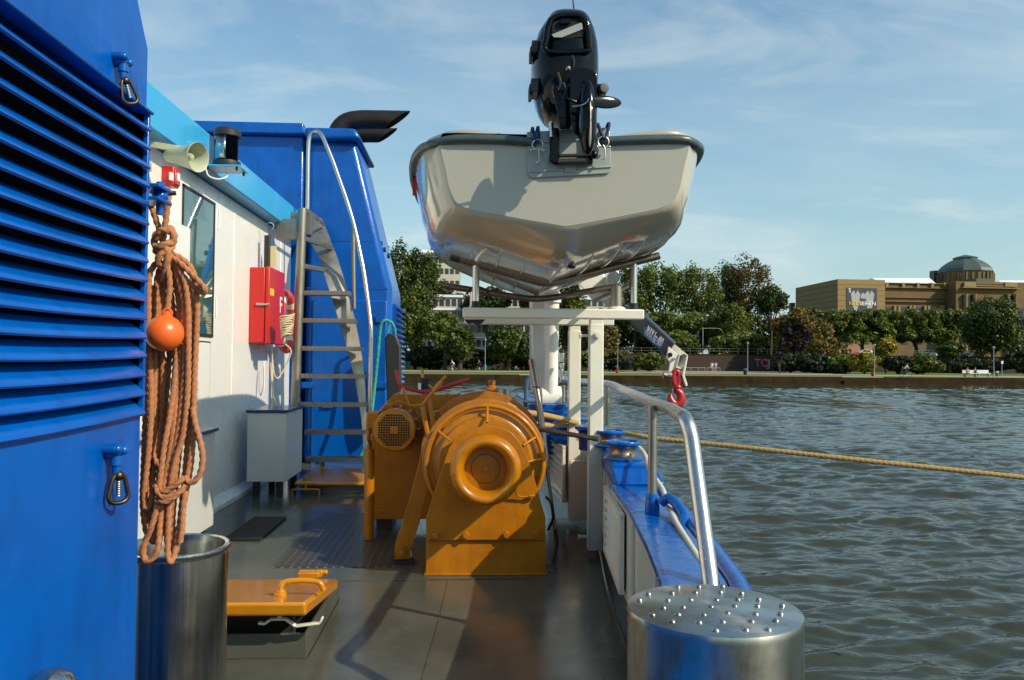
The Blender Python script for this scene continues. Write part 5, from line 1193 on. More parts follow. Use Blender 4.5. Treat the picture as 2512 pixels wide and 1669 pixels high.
env = .75+.35*np.sin(.21*gx+.13*gy+1)*np.sin(.11*gx-.17*gy)+.25*np.sin(.05*gx+.31*gy)
Z *= env*(1+1.6*np.clip((gy-30)/45, 0, 1))
nx, ny = len(X), len(Y)
V = np.stack([gx, gy, Z], -1).reshape(-1, 3)
ii = np.arange(nx-1)[None, :]+nx*np.arange(ny-1)[:, None]; F = np.stack([ii, ii+1, ii+nx+1, ii+nx], -1).reshape(-1, 4)
def fast_mesh(name, V, F, mat, smooth=True):
    me = bpy.data.meshes.new(name); k = F.shape[1]
    me.vertices.add(len(V)); me.vertices.foreach_set('co', V.astype(np.float32).ravel())
    me.loops.add(F.size); me.loops.foreach_set('vertex_index', F.astype(np.int32).ravel())
    me.polygons.add(len(F)); me.polygons.foreach_set('loop_start', np.arange(0, F.size, k, dtype=np.int32)); me.polygons.foreach_set('loop_total', np.full(len(F), k, dtype=np.int32))
    me.polygons.foreach_set('use_smooth', np.full(len(F), smooth)); me.update(calc_edges=True); me.materials.append(mat); return me
m_, nt, b = newmat('river_water'); b.inputs['Base Color'].default_value = (.032, .037, .022, 1); b.inputs['Roughness'].default_value = .0; b.inputs['IOR'].default_value = 1.33
tc = nt.nodes.new('ShaderNodeTexCoord'); hs_ = []
prev = None
for sx, sy, scl, st, ds in ((1, 2.6, 1.9, .32, .04), (1.2, 2.6, 6.5, .30, .014)):
    mp = nt.nodes.new('ShaderNodeMapping'); mp.inputs['Scale'].default_value = (sx, sy, 1); mp.inputs['Rotation'].default_value = (0, 0, R_(-18)); nt.links.new(tc.outputs['Object'], mp.inputs[0])
    n_ = nt.nodes.new('ShaderNodeTexNoise'); n_.inputs['Scale'].default_value = scl; n_.inputs['Detail'].default_value = 2; n_.inputs['Roughness'].default_value = .45; n_.inputs['Distortion'].default_value = .4; nt.links.new(mp.outputs[0], n_.inputs['Vector'])
    prev = bump(nt, b, n_.outputs['Fac'], st, ds, prev)
M['water'] = m_
wo = bpy.data.objects.new('river', fast_mesh('river', V, F, m_)); C.objects.link(wo); wo.location = (0, 0, WZ); struct(wo)
# --- ground beyond
def lawn_mat(name, a, b2, sc_=1.5):
    m_, nt, b = newmat(name); n1 = noise_(nt, sc_*.12, 6, rough=.7); n2 = noise_(nt, 18, 4)
    c = mix(nt, ramp(nt, n1, [(.35, (0, 0, 0)), (.65, (1, 1, 1))]), a, b2); c = mix(nt, n2, c, tuple(x*.6 for x in a)); nt.links.new(c, b.inputs['Base Color']); b.inputs['Roughness'].default_value = .9; bump(nt, b, n2, .6, .05); return m_
M['lawn'] = lawn_mat('lawn_grass', (.11, .16, .008), (.17, .18, .015)); M['dirt'] = plain('trodden_ground', (.24, .2, .13), .95, .3, .6, bs=.3)
M['path'] = plain('pale_path', (.36, .33, .24), .9, .12, 1.5); M['stone'] = plain('quay_stone', (.036, .022, .010), .95, .9, 1.0, bs=.8, spec=.08)
g = MB().add([B(-900, 0, GZ), B(900, 0, GZ), B(3000, 51, GZ+.0), B(3000, 4000, GZ), B(-3000, 4000, GZ), B(-3000, 51, GZ)], [(0, 1, 2, 3, 4, 5)]); o = g.build('riverbank_ground', M['lawn'], smooth=0, origin=(0, 104, GZ)); struct(o)
pp = [atz(x, y, GZ+.012) for x, y in ((600, 908), (1400, 913.4), (2000, 920), (2800, 929.8), (2800, 927.6), (2000, 918.3), (1400, 911.6), (600, 906))]
o = MB().add(pp, [tuple(range(8))]).build('riverside_path', M['path'], smooth=0); struct(o)
pp = [atz(x, y, GZ+.024) for x, y in ((1560, 914), (1640, 918.3), (1770, 919), (1800, 917), (2050, 918.5), (2010, 912.5), (1700, 908.5), (1480, 908.5))]
o = MB().add(pp, [tuple(range(8))]).build('trodden_ground', M['dirt'], smooth=0); struct(o)
qw = thing('quay_wall', 'low mossy stone quay wall along the far river bank', 'quay wall', B(0, 0, WZ))
g = MB()
for i in range(60):
    u0 = -180+i*6; h = GZ-.02-(.06 if i % 7 == 3 else 0); pa, pb = B(u0, -.3, 0), B(u0+5.985, -.3, 0); pc, pd = B(u0+5.985, .35, 0), B(u0, .35, 0)
    g.add([(p.x, p.y, zz) for zz in (WZ-1, h) for p in (pa, pb, pc, pd)], [(3,2,1,0),(4,5,6,7),(0,1,5,4),(1,2,6,5),(2,3,7,6),(3,0,4,7)])
g.build('coping', M['stone'], qw, smooth=0)
g = MB(); 
for (a, b_, zt2) in ((-180, -3, -.55), (8, 34, -.62), (48, 180, -.6)):
    g.add([B(u, v, z) for z in (WZ-1, zt2) for u, v in ((a, -.75), (b_, -.75), (b_, -.29), (a, -.29))], [(3,2,1,0),(4,5,6,7),(0,1,5,4),(1,2,6,5),(2,3,7,6),(3,0,4,7)])
g.build('foot_ledge', M['stone'], qw, smooth=0)
# retaining wall and street terrace
TZ = 3.0; TY = 152
m_, nt, b = newmat('red_brick_wall'); br_ = nt.nodes.new('ShaderNodeTexBrick'); br_.inputs['Scale'].default_value = 1.6; br_.inputs['Color1'].default_value = (.05, .026, .019, 1); br_.inputs['Color2'].default_value = (.034, .02, .016, 1); br_.inputs['Mortar'].default_value = (.03, .025, .02, 1)
tc = nt.nodes.new('ShaderNodeTexCoord'); mp = nt.nodes.new('ShaderNodeMapping'); mp.inputs['Rotation'].default_value = (PI/2, 0, 0); nt.links.new(tc.outputs['Object'], mp.inputs[0]); nt.links.new(mp.outputs[0], br_.inputs['Vector'])
nt.links.new(mix(nt, ramp(nt, noise_(nt, .25, 6, rough=.7), [(.4, (0, 0, 0)), (.65, (.8,)*3)]), br_.outputs['Color'], (.03, .028, .02)), b.inputs['Base Color']); b.inputs['Roughness'].default_value = .9; M['brick'] = m_
def V4(u, v, z): return B(u, v, z)
rw = thing('retaining_wall', 'dark brick retaining wall with stone coping below the street', 'wall', B(20, 48, GZ))
def bx4(g, u0, u1, v0, v1, z0_, z1_): return g.add([B(u, v, z) for z in (z0_, z1_) for u, v in ((u0, v0), (u1, v0), (u1, v1), (u0, v1))], [(3,2,1,0),(4,5,6,7),(0,1,5,4),(1,2,6,5),(2,3,7,6),(3,0,4,7)])
bx4(MB(), -160, 200, 48, 49, GZ-.1, TZ).build('wall', M['brick'], rw, smooth=0)
bx4(MB(), -160, 200, 47.9, 49.1, TZ, TZ+.14).build('coping', M['stone'], rw, smooth=0)
o = bx4(MB(), -900, 1500, 49, 1500, GZ-.1, TZ-.05).build('street_ground', plain('street_asphalt', (.055, .055, .055), .9, .3, .5), smooth=0); struct(o)
def bkp(px, py, v):
    d = ray(px, py); t = ((QO-CAM).dot(VH)+v)/d.dot(VH); return CAM+d*t
# railing on the wall
g = MB(); a = bkp(1560, 870, 48.4); z0_ = TZ+.14
for u in np.arange(-60, 110, 1.9): p = B(u, 48.5, z0_); g.cyl(p, p+Vector((0, 0, 1.05)), .045, 6)
rr = thing('street_railing', 'thin metal railing along the top of the brick retaining wall', 'railing', B(20, 48.5, z0_)); g.build('posts', M['steel_dull'], rr).__setitem__('kind', 'stuff')
g = MB(); 
for h in (1.05, .55): g.tube([B(-60, 48.5, z0_+h), B(110, 48.5, z0_+h)], .03, 6)
g.build('rails', M['steel_dull'], rr)
# graffiti
gf = thing('graffiti', 'x', 'x', bkp(1850, 900, 47.95)); gf.parent = rw; del gf['label']; del gf['category']; gf.location = bkp(1850, 900, 47.95)-rw.location
a = bkp(1852, 897, 47.96); b_ = bkp(1882, 897.5, 47.96); M['graf'] = plain('pink_spray', (.40, .05, .13), .8, .1); M['graf2'] = plain('pale_spray', (.45, .35, .38), .8, .1)
text_part('tag_outline', 'TCJ', 2.0, M['graf2'], a+Vector((-.08, -.02, -.14)), b_-a, (0, 0, 1), gf, .004); text_part('tag', 'TCJ', 1.8, M['graf'], a+Vector((0, -.06, -.08)), b_-a, (0, 0, 1), gf, .004)
# ================================================================ TREES
def leafmat(name, a, b2, c3=None):
    m_ = bpy.data.materials.new(name); m_.use_nodes = True; nt = m_.node_tree; b = nt.nodes['Principled BSDF']
    ge = nt.nodes.new('ShaderNodeNewGeometry'); st = [(0, a), (.5, tuple((x+y)/2 for x, y in zip(a, b2))), (1, b2)]
    if c3: st = [(0, a), (.45, b2), (.8, c3), (1, tuple(x*1.2 for x in c3))]
    c = ramp(nt, ge.outputs['Random Per Island'], st)
    n1 = noise_(nt, .22, 3); c = mix(nt, ramp(nt, n1, [(.35, (0, 0, 0)), (.65, (.75,)*3)]), c, tuple(x*.55 for x in a))
    nt.links.new(c, b.inputs['Base Color']); b.inputs['Roughness'].default_value = .55
    tr_ = nt.nodes.new('ShaderNodeBsdfTranslucent'); nt.links.new(c, tr_.inputs[0]); ms = nt.nodes.new('ShaderNodeMixShader'); ms.inputs[0].default_value = .3
    nt.links.new(b.outputs[0], ms.inputs[1]); nt.links.new(tr_.outputs[0], ms.inputs[2]); nt.links.new(ms.outputs[0], nt.nodes['Material Output'].inputs[0]); return m_
LM = {'shade': leafmat('shaded_leaves', (.010, .022, .005), (.035, .055, .010)), 'dark': leafmat('dark_green_leaves', (.022, .05, .006), (.125, .155, .014)), 'mid': leafmat('mid_green_leaves', (.05, .09, .010), (.23, .25, .024)), 'light': leafmat('light_green_leaves', (.08, .13, .014), (.23, .27, .035)),  # first kind: leaves coloured dark to imitate shade beneath the trees
      'olive': leafmat('olive_brown_leaves', (.08, .07, .012), (.21, .15, .03)), 'gold': leafmat('green_gold_leaves', (.07, .075, .012), (.13, .11, .016), (.34, .19, .015)), 'yellow': leafmat('yellow_leaves', (.09, .11, .012), (.28, .24, .02), (.5, .36, .02)), 'purple': leafmat('purple_leaves', (.02, .013, .014), (.055, .03, .035))}
M['bark'] = plain('bark', (.055, .042, .03), .9, .4, 3, bs=.6)
def leaves(c, rad, n, ls, rng, clumps, shell=.55, flat=0):
    """leaf sized quads gathered in clumps that fill an uneven ellipsoid"""
    V = []; 
    d = rng.normal(size=(clumps, 3)); d /= np.linalg.norm(d, axis=1)[:, None]; r = rng.uniform(.25, 1, clumps)**.5
    if flat: d = rng.uniform(-1, 1, (clumps, 3)); d[:, 0] *= .94; r = np.ones(clumps)*.94
    cc = d*r[:, None]*.86; cr_ = rng.uniform(.2, .42, clumps)*(1-.25*r)
    pick = rng.randint(0, clumps, n); e = rng.normal(size=(n, 3)); e /= np.linalg.norm(e, axis=1)[:, None]; q = rng.uniform(shell, 1.12, n)
    P = cc[pick]+e*(cr_[pick]*q)[:, None]; keep = rng.rand(n) < 1.0
    R3_ = np.array(rad); mr = min(rad); P = np.array(c)+P*R3_
    nrm = e*.7+rng.normal(size=(n, 3))*.6; nrm[:, 2] += .35; nrm /= np.linalg.norm(nrm, axis=1)[:, None]
    t = np.cross(nrm, rng.normal(size=(n, 3))); t /= np.linalg.norm(t, axis=1)[:, None]; bb = np.cross(nrm, t)
    s = ls*rng.uniform(.55, 1.25, n)[:, None]
    A = np.stack([P-t*s-bb*s*.3, P-t*s*.2-bb*s*.75, P+t*s+bb*s*.1, P+t*s*.1+bb*s*.8], 1)
    return A.reshape(-1, 3)
def crown_obj(name, arrs, mat, parent):
    V = np.concatenate(arrs); F = np.arange(len(V)).reshape(-1, 4)
    o0 = np.array(parent.location) if parent.parent is None else np.array(parent.location)
    me = fast_mesh(name, V-o0, F, mat, smooth=False); o = bpy.data.objects.new(name, me); C.objects.link(o); o.parent = parent; return o
TN = [0]
def tree(px, ytop, ycb, hw, Y, kind, label, gz=None, n=9500, ls=.29, clumps=55, name='tree', group='trees on the far bank', flat=0, extra=None, trunkw=.35, lean=0, dens=1):
    TN[0] += 1; rng = np.random.RandomState(100+TN[0]); gz = GZ if gz is None else gz
    t_ = at(px, ytop, Y); b_ = at(px, ycb, Y); w = hw*Y/FP; cz = (t_.z+b_.z)/2; rz = max(.5, (t_.z-b_.z)/2)
    r = thing(name, label, 'tree' if name == 'tree' else 'bush', (t_.x, Y, gz), group=group)
    arr = [leaves((t_.x, Y, cz), (w, w*.85, rz), int(n*dens), ls, rng, clumps, flat=flat)]
    o = crown_obj('crown' if name == 'tree' else 'foliage', arr, LM[kind], r)
    if extra: crown_obj('lower_crown', [leaves((t_.x+extra[0]*w, Y-.6*w, cz+extra[1]*rz), (w*extra[2], w*.5, rz*extra[3]), n//3, ls, rng, 22)], LM[extra[4]], r)
    # trunk and limbs
    g = MB(); top = Vector((t_.x+lean, Y, cz)); base = Vector((t_.x, Y, gz-.1)); H = cz-gz
    if name == 'tree':
        TP = smooth_path([base, base+(top-base)*.3+Vector((rng.normal()*.12, 0, 0)), base+(top-base)*.65+Vector((rng.normal()*.2, 0, 0)), top], .5); g.tube(TP, [trunkw*(1.05-.75*i/len(TP)) for i in range(len(TP))], 8)
        for k in range(9):
            a = rng.uniform(0, 2*PI); f = rng.uniform(.35, .8); s = base+(top-base)*f*min(1, 1.0*(b_.z-gz+rz*.6)/max(.1, H))
            e = Vector((t_.x+math.cos(a)*w*.65, Y+math.sin(a)*w*.5, cz+rng.uniform(-.4, .6)*rz)); mpt = (s+e)/2+Vector((0, 0, -.08*rz)); P = smooth_path([s, mpt, e], .6); m2 = len(P)
            g.tube(P, [trunkw*.42*(1-.75*i/m2) for i in range(m2)], 6)
        g.build('trunk', M['bark'], r)
    else:
        for k in range(6):
            a = rng.uniform(0, 2*PI); g.tube([base, Vector((t_.x+math.cos(a)*w*.4, Y+math.sin(a)*w*.3, cz))], [.06, .03], 6)
        g.build('stems', M['bark'], r)
    return r
T = tree
T(962, 577, 880, 62, 148, 'dark', 'tall dark tree nearest the blue funnel casing', n=8000, clumps=60)
T(1035, 600, 800, 62, 150, 'dark', 'tall dark green tree left of the office block top', n=8000, clumps=60)
T(1020, 690, 860, 60, 138, 'mid', 'mid green tree below the tall dark trees, behind the funnel casing', n=5500)
T(1092, 762, 860, 48, 132, 'mid', 'smaller green tree in front of the office block, left of the cradle beam')
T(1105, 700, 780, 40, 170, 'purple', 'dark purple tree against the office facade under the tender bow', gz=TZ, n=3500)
T(1195, 700, 790, 62, 160, 'dark', 'green tree partly hidden under the tender hull', gz=TZ)
T(1130, 800, 890, 42, 128, 'dark', 'low dark tree behind the cyclist', n=4500)
T(1250, 795, 895, 68, 134, 'dark', 'low dark tree left of the white crane mast')
T(1330, 660, 800, 60, 155, 'dark', 'dark tree rising behind the white crane mast')
T(1405, 690, 880, 46, 150, 'mid', 'green tree between the two white cradle posts')
T(1470, 760, 890, 55, 140, 'olive', 'olive toned tree right of the cradle posts, behind the boom', n=4500)
T(1560, 640, 790, 58, 172, 'mid', 'airy tree with sky gaps beside the right cradle upright', gz=TZ, n=4200, ls=.33)
T(1620, 630, 790, 80, 176, 'mid', 'tall loose green tree above the boom label', gz=TZ, n=5200, ls=.33)
T(1712, 645, 790, 72, 176, 'mid', 'round topped green tree behind the trimmed hedge trees', gz=TZ, n=5500)
T(1775, 636, 790, 54, 185, 'mid', 'green tree left of the tall olive brown tree', gz=TZ, n=4500)
T(1838, 630, 800, 80, 182, 'olive', 'tallest olive brown tree in the middle of the far bank', gz=TZ, n=9000, clumps=60)
T(1890, 700, 775, 46, 175, 'dark', 'dark tree at right foot of the olive brown tree', gz=TZ, n=4500)
T(1790, 740, 860, 72, 160, 'mid', 'wide green tree in front of the olive brown tree', gz=TZ, n=7500)
T(1640, 768, 815, 100, 166, 'light', 'long trimmed light green tree behind the grey boom', gz=TZ, n=9000, clumps=90, flat=1, ls=.3)
T(1660, 808, 872, 58, 158, 'mid', 'bushy green tree below the trimmed tree, right of the boom', gz=TZ)
T(1815, 810, 875, 75, 154, 'mid', 'green tree hanging over the brick wall above the graffiti', gz=TZ)
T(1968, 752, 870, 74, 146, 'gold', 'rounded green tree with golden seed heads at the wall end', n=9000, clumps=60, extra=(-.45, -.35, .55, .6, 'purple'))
T(2030, 830, 900, 56, 138, 'gold', 'lower gold tinged bush tree right of the golden tree', n=5500)
pl = [(2050, 2.2, 'first'), (2115, 3, 'second'), (2180, 2, 'third'), (2245, 3, 'fourth'), (2305, 2, 'fifth')]
for i, (x, s, w_) in enumerate(pl):
    T(x, 760, 842, 52, 162, 'light' if i % 2 == 0 else 'mid', w_+' pollarded plane tree from the left in the row before the museum', gz=TZ, n=9500, clumps=60, flat=1, ls=.3, group='pollarded plane trees before the museum', trunkw=.42)
T(2435, 725, 878, 84, 150, 'dark', 'big dark green tree in front of the museum portico', n=11000, clumps=75)
T(2510, 790, 875, 46, 152, 'mid', 'green tree cut by the right edge of the picture')
T(2330, 835, 880, 34, 146, 'dark', 'small dark tree beside the parked white cars', n=3500)
for x_, yt_, yb_, hw_, Y_, k_, lb_ in ((1500, 745, 870, 60, 190, 'dark', 'dark green tree far behind the boom on the street side'), (1600, 790, 880, 60, 188, 'dark', 'dark tree behind the trimmed light green tree'), (1700, 770, 880, 60, 190, 'dark', 'dark tree behind the tall street lamp'),
    (1780, 760, 880, 60, 190, 'dark', 'dark tree behind the wide green tree'), (1880, 770, 885, 60, 188, 'dark', 'dark tree low behind the golden seeded tree'), (1235, 740, 860, 70, 175, 'mid', 'green tree behind the left cradle upright'), (1370, 760, 870, 60, 175, 'dark', 'dark tree low behind the crane mast'), (2000, 800, 880, 50, 180, 'mid', 'green tree between golden tree and pollarded row')):
    T(x_, yt_, yb_, hw_, Y_, k_, lb_, gz=TZ, n=6000, ls=.4)
rng_ = np.random.RandomState(5); dw = thing('distant_wood', 'far dark band of trees beyond the street', 'wood', B(20, 120, TZ)); arr = []
for i in range(34):
    u = -110+i*8.5; c_ = B(u, 120+rng_.uniform(-5, 5), TZ+4.5); arr.append(leaves((c_.x, c_.y, c_.z), (6.5, 4, rng_.uniform(5, 7.5)), 1300, .6, rng_, 20))
o = crown_obj('foliage', arr, LM['dark'], dw); o['kind'] = 'stuff'; dw['kind'] = 'stuff'
def bush(*a, **k): return tree(*a, name='bush', group='bushes along the far bank', **k)
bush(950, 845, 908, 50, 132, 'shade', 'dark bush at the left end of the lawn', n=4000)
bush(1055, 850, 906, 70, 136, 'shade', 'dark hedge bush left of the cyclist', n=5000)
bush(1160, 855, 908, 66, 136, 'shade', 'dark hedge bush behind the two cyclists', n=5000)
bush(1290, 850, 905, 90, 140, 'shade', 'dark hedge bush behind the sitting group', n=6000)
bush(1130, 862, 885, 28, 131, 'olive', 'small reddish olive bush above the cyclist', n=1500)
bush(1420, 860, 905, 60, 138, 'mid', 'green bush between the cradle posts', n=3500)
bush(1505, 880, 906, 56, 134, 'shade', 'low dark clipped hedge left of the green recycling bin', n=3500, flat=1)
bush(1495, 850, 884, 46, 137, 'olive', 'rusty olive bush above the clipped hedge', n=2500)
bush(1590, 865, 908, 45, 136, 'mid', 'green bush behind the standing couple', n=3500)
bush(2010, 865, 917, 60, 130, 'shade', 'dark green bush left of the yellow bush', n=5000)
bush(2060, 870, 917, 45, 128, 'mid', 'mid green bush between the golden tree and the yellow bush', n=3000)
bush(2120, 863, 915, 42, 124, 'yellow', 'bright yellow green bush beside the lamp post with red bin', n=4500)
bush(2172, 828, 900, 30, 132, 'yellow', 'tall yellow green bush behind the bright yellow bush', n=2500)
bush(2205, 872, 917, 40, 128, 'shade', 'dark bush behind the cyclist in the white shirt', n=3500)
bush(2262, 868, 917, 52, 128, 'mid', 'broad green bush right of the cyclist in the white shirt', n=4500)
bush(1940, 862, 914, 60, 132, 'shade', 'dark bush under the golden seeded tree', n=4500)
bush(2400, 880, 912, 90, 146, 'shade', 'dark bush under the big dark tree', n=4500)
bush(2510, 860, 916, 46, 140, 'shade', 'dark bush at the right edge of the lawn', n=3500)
T(1913, 868, 880, 14, 124, 'purple', 'young thin trunked tree on the lawn right of the graffiti', n=500, clumps=10, trunkw=.14)
# ================================================================ MUSEUM
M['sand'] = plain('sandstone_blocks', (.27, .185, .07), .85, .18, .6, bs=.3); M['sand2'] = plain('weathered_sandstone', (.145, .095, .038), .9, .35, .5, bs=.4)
M['roofmetal'] = plain('pale_roof_sheet', (.78, .8, .82), .4, .05); M['domecop'] = plain('dome_slate', (.055, .08, .07), .45, .25, .4); M['winglass'] = plain('dark_window', (.03, .04, .045), .15, .2, 3)
VM = 92.0
mu = thing('museum', 'sandstone museum with green grey dome, pale roofs and modern block', 'museum', bkp(2300, 880, VM))
def M2(px, py, v=VM): return bkp(px, py, v)
def uv(p): d = p-QO; return d.dot(UH), d.dot(VH), p.z
def blk(px0, px1, py0, py1, v0, v1, name, mat, par=mu, bottom=None):
    a = uv(M2(px0, py0, v0)); b_ = uv(M2(px1, py1, v0)); return bx4(MB(), a[0], b_[0], v0, v1, (b_[2] if bottom is None else bottom), a[2]).build(name, mat, par, smooth=0)
# modern block with oblique left flank
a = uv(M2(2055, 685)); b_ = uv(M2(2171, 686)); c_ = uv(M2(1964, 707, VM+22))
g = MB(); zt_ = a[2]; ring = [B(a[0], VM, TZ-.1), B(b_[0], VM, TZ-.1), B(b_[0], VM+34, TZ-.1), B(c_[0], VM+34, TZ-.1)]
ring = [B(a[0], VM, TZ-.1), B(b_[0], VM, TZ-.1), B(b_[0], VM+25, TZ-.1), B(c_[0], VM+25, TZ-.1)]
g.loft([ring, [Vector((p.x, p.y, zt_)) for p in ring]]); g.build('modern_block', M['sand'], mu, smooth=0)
g = MB(); 
for k in range(12):
    z = zt_-1.35*(k+1); 
    bx4(g, a[0], b_[0], VM-.03, VM+.01, z, z+.07)
    P = [B(a[0]-.03, VM, z), B(c_[0]-.03, VM+25, z)]; g.bar(P[0], P[1], .05, .07)
g.build('cladding_joints', M['sand2'], mu, smooth=0)
# banner
pa, pb = uv(M2(2076, 706)), uv(M2(2151, 765)); W_ = pb[0]-pa[0]; H_ = pa[2]-pb[2]
bn = thing('banner', 'x', 'x', B(pa[0], VM-.1, pb[2])); bn.parent = mu; del bn['label']; del bn['category']; bn.location = B(pa[0], VM-.1, pb[2])-mu.location
def bnr(u0, u1, w0, w1, d, name, mat): return bx4(MB(), pa[0]+W_*u0, pa[0]+W_*u1, VM-d, VM-d+.05, pb[2]+H_*w0, pb[2]+H_*w1).build(name, mat, bn, smooth=0)
M['bn0'] = plain('banner_dark_print', (.035, .037, .042), .6, .9, 1.2); M['bn1'] = plain('banner_grey_print', (.35, .36, .37), .6, .4, 2.5)
bnr(0, 1, -.35, 1, .1, 'sheet', M['bn0'])
for uc in (.30, .76):
    P = [(uc-.12, .3), (uc-.16, .75), (uc-.05, .9), (uc, .72), (uc+.05, .9), (uc+.15, .75), (uc+.1, .3), (uc, -.1)]
    MB().prism([B(pa[0]+W_*x, VM-.12, pb[2]+H_*z) for x, z in P], VH*-.02).build('pale_shape', M['bn1'], bn, smooth=0)
MB().prism([B(pa[0]+W_*x, VM-.12, pb[2]+H_*z) for x, z in ((.46, .55), (.62, .55), (.62, .7), (.54, .8), (.46, .7))], VH*-.02).build('pale_shape', M['bn1'], bn, smooth=0)
xd = UH
text_part('banner_text', 'NEU', 1.35, M['yellow'], B(pa[0]+W_*.07, VM-.2, pb[2]+H_*.26), xd, (0, 0, 1), bn, .03, fit=W_*.32); text_part('banner_text', 'SEHEN', 1.35, M['letterwhite'], B(pa[0]+W_*.41, VM-.2, pb[2]+H_*.26), xd, (0, 0, 1), bn, .03, fit=W_*.53)
text_part('banner_letter', 'S', 1.5, M['letterwhite'], B(pa[0]+W_*.06, VM-.17, pb[2]+H_*.8), xd, (0, 0, 1), bn, .02)
# historic wing
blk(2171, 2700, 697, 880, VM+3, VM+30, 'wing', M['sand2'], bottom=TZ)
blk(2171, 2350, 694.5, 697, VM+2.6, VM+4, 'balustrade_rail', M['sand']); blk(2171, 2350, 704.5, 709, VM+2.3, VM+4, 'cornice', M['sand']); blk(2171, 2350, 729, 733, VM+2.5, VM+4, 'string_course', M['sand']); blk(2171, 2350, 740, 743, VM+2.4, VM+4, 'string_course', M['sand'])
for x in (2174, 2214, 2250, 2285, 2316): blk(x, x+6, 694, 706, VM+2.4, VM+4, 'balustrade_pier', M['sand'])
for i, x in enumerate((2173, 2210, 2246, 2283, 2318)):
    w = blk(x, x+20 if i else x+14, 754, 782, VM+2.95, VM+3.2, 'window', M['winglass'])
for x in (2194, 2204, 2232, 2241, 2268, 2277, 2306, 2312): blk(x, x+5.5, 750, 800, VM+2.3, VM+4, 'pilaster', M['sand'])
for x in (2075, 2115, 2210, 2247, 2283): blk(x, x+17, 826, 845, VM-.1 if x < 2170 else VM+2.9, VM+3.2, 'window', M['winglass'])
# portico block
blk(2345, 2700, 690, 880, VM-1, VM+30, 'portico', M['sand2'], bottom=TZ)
blk(2363, 2505, 704, 709, VM-2.2, VM+4, 'cornice', M['sand']); blk(2366, 2395, 692, 703.9, VM-1.6, VM+2, 'attic_block', M['sand']); blk(2466, 2496, 693, 703.9, VM-1.6, VM+2, 'attic_block', M['sand']); blk(2395, 2466, 694, 697, VM-1.4, VM+2, 'balustrade_rail', M['sand']); blk(2395, 2466, 700, 703.5, VM-1.4, VM+2, 'balustrade_foot', M['sand'])
g = MB()
for k in range(24): x = 2397+k*2.9; p0, p1 = uv(M2(x, 697, VM-1.3)), uv(M2(x+1.2, 700, VM-1.3)); bx4(g, p0[0], p1[0], VM-1.3, VM-1, p1[2], p0[2])
g.build('balusters', M['sand'], mu, smooth=0)
blk(2372, 2392, 724, 760, VM-1.1, VM-.9, 'window', M['winglass']); blk(2475, 2492, 726, 780, VM-1.1, VM-.9, 'window', M['winglass']); blk(2497, 2512, 757, 790, VM-1.1, VM-.9, 'window', M['winglass'])
for x in (2366, 2388, 2469, 2488): 
    p = uv(M2(x+3, 760, VM-1.6)); zt2 = uv(M2(x, 722, VM-1.6))[2]; bb = B(p[0], VM-1.6, TZ); MB().lathe([(.45, 0), (.42, zt2-TZ-.6), (.55, zt2-TZ-.4), (.6, zt2-TZ)], bb, seg=16).build('column', M['sand'], mu)
# roofs and dome
def gable(px0, px1, pyt, pyb, v0, v1, lpx=0, rpx=0):
    a = uv(M2(px0+lpx, pyt, v1)); b_ = uv(M2(px1-rpx, pyt, v1)); c_ = uv(M2(px0, pyb, v0)); d_ = uv(M2(px1, pyb, v0))
    g = MB().add([B(c_[0], v0, c_[2]), B(d_[0], v0, d_[2]), B(b_[0], v1, b_[2]), B(a[0], v1, a[2]), B(c_[0], v1+12, c_[2]), B(d_[0], v1+12, c_[2])], [(0, 1, 2, 3), (1, 5, 2), (4, 0, 3), (5, 4, 3, 2)]); return g.build('pale_roof', M['roofmetal'], mu, smooth=0)
gable(2168, 2296, 682.5, 696, VM+6, VM+14, -30, 15); gable(2452, 2640, 688, 701, VM+6, VM+14, 0, 0)
dc = uv(M2(2368, 690, VM+16)); r = 66/FP*(98+VM+16); zb2 = uv(M2(2368, 692, VM+16))[2]-1; z1_ = uv(M2(2368, 669, VM+16))[2]
base = B(dc[0], VM+16, 0)
def seg8(r, z, n=10): return [base+Vector((r*math.cos(2*PI*(i+.5)/n), r*math.sin(2*PI*(i+.5)/n), z)) for i in range(n)]
MB().loft([seg8(r*.97, zb2), seg8(r*.97, z1_-.2)]).build('dome_drum', M['sand'], mu, smooth=0)
zt2 = uv(M2(2368, 637, VM+16))[2]; H_d = zt2-z1_
dm = MB().loft([seg8(r*1.02, z1_-.25), seg8(r*1.03, z1_), seg8(r*.98, z1_+.22*H_d), seg8(r*.84, z1_+.5*H_d), seg8(r*.64, z1_+.78*H_d), seg8(r*.47, z1_+.95*H_d)]).build('dome', M['domecop'], mu, smooth=0)
MB().loft([seg8(r*.44, z1_+.9*H_d), seg8(r*.44, z1_+1.08*H_d), seg8(r*.47, z1_+1.1*H_d), seg8(r*.30, z1_+1.22*H_d), seg8(r*.02, z1_+1.36*H_d)]).build('lantern', M['domecop'], dm, smooth=0)
g = MB()
for i in range(30): a = 2*PI*i/30; p = base+Vector((r*.975*math.cos(a), r*.975*math.sin(a), 0)); g.box(p.x-.25, p.x+.25, p.y-.25, p.y+.25, zb2+.9, z1_-.5)
g.build('drum_windows', M['sand2'], mu, smooth=0)
blk(2291, 2302, 664, 695, VM+20, VM+22, 'chimney', M['domecop'])
p0 = uv(M2(2400, 690, VM+4)); 
blk(2395, 2440, 683, 694, VM+6, VM+12, 'side_roof', M['domecop'])
# small chimney far away
o = thing('distant_chimney', 'tiny dark chimney above the trees left of the museum', 'chimney', bkp(1945, 765, 120)); a = uv(bkp(1940, 743, 120)); b_ = uv(bkp(1951, 775, 120)); g = bx4(MB(), a[0], b_[0], 120, 121.2, TZ, a[2]); g.build('stack', M['domecop'], o, smooth=0)
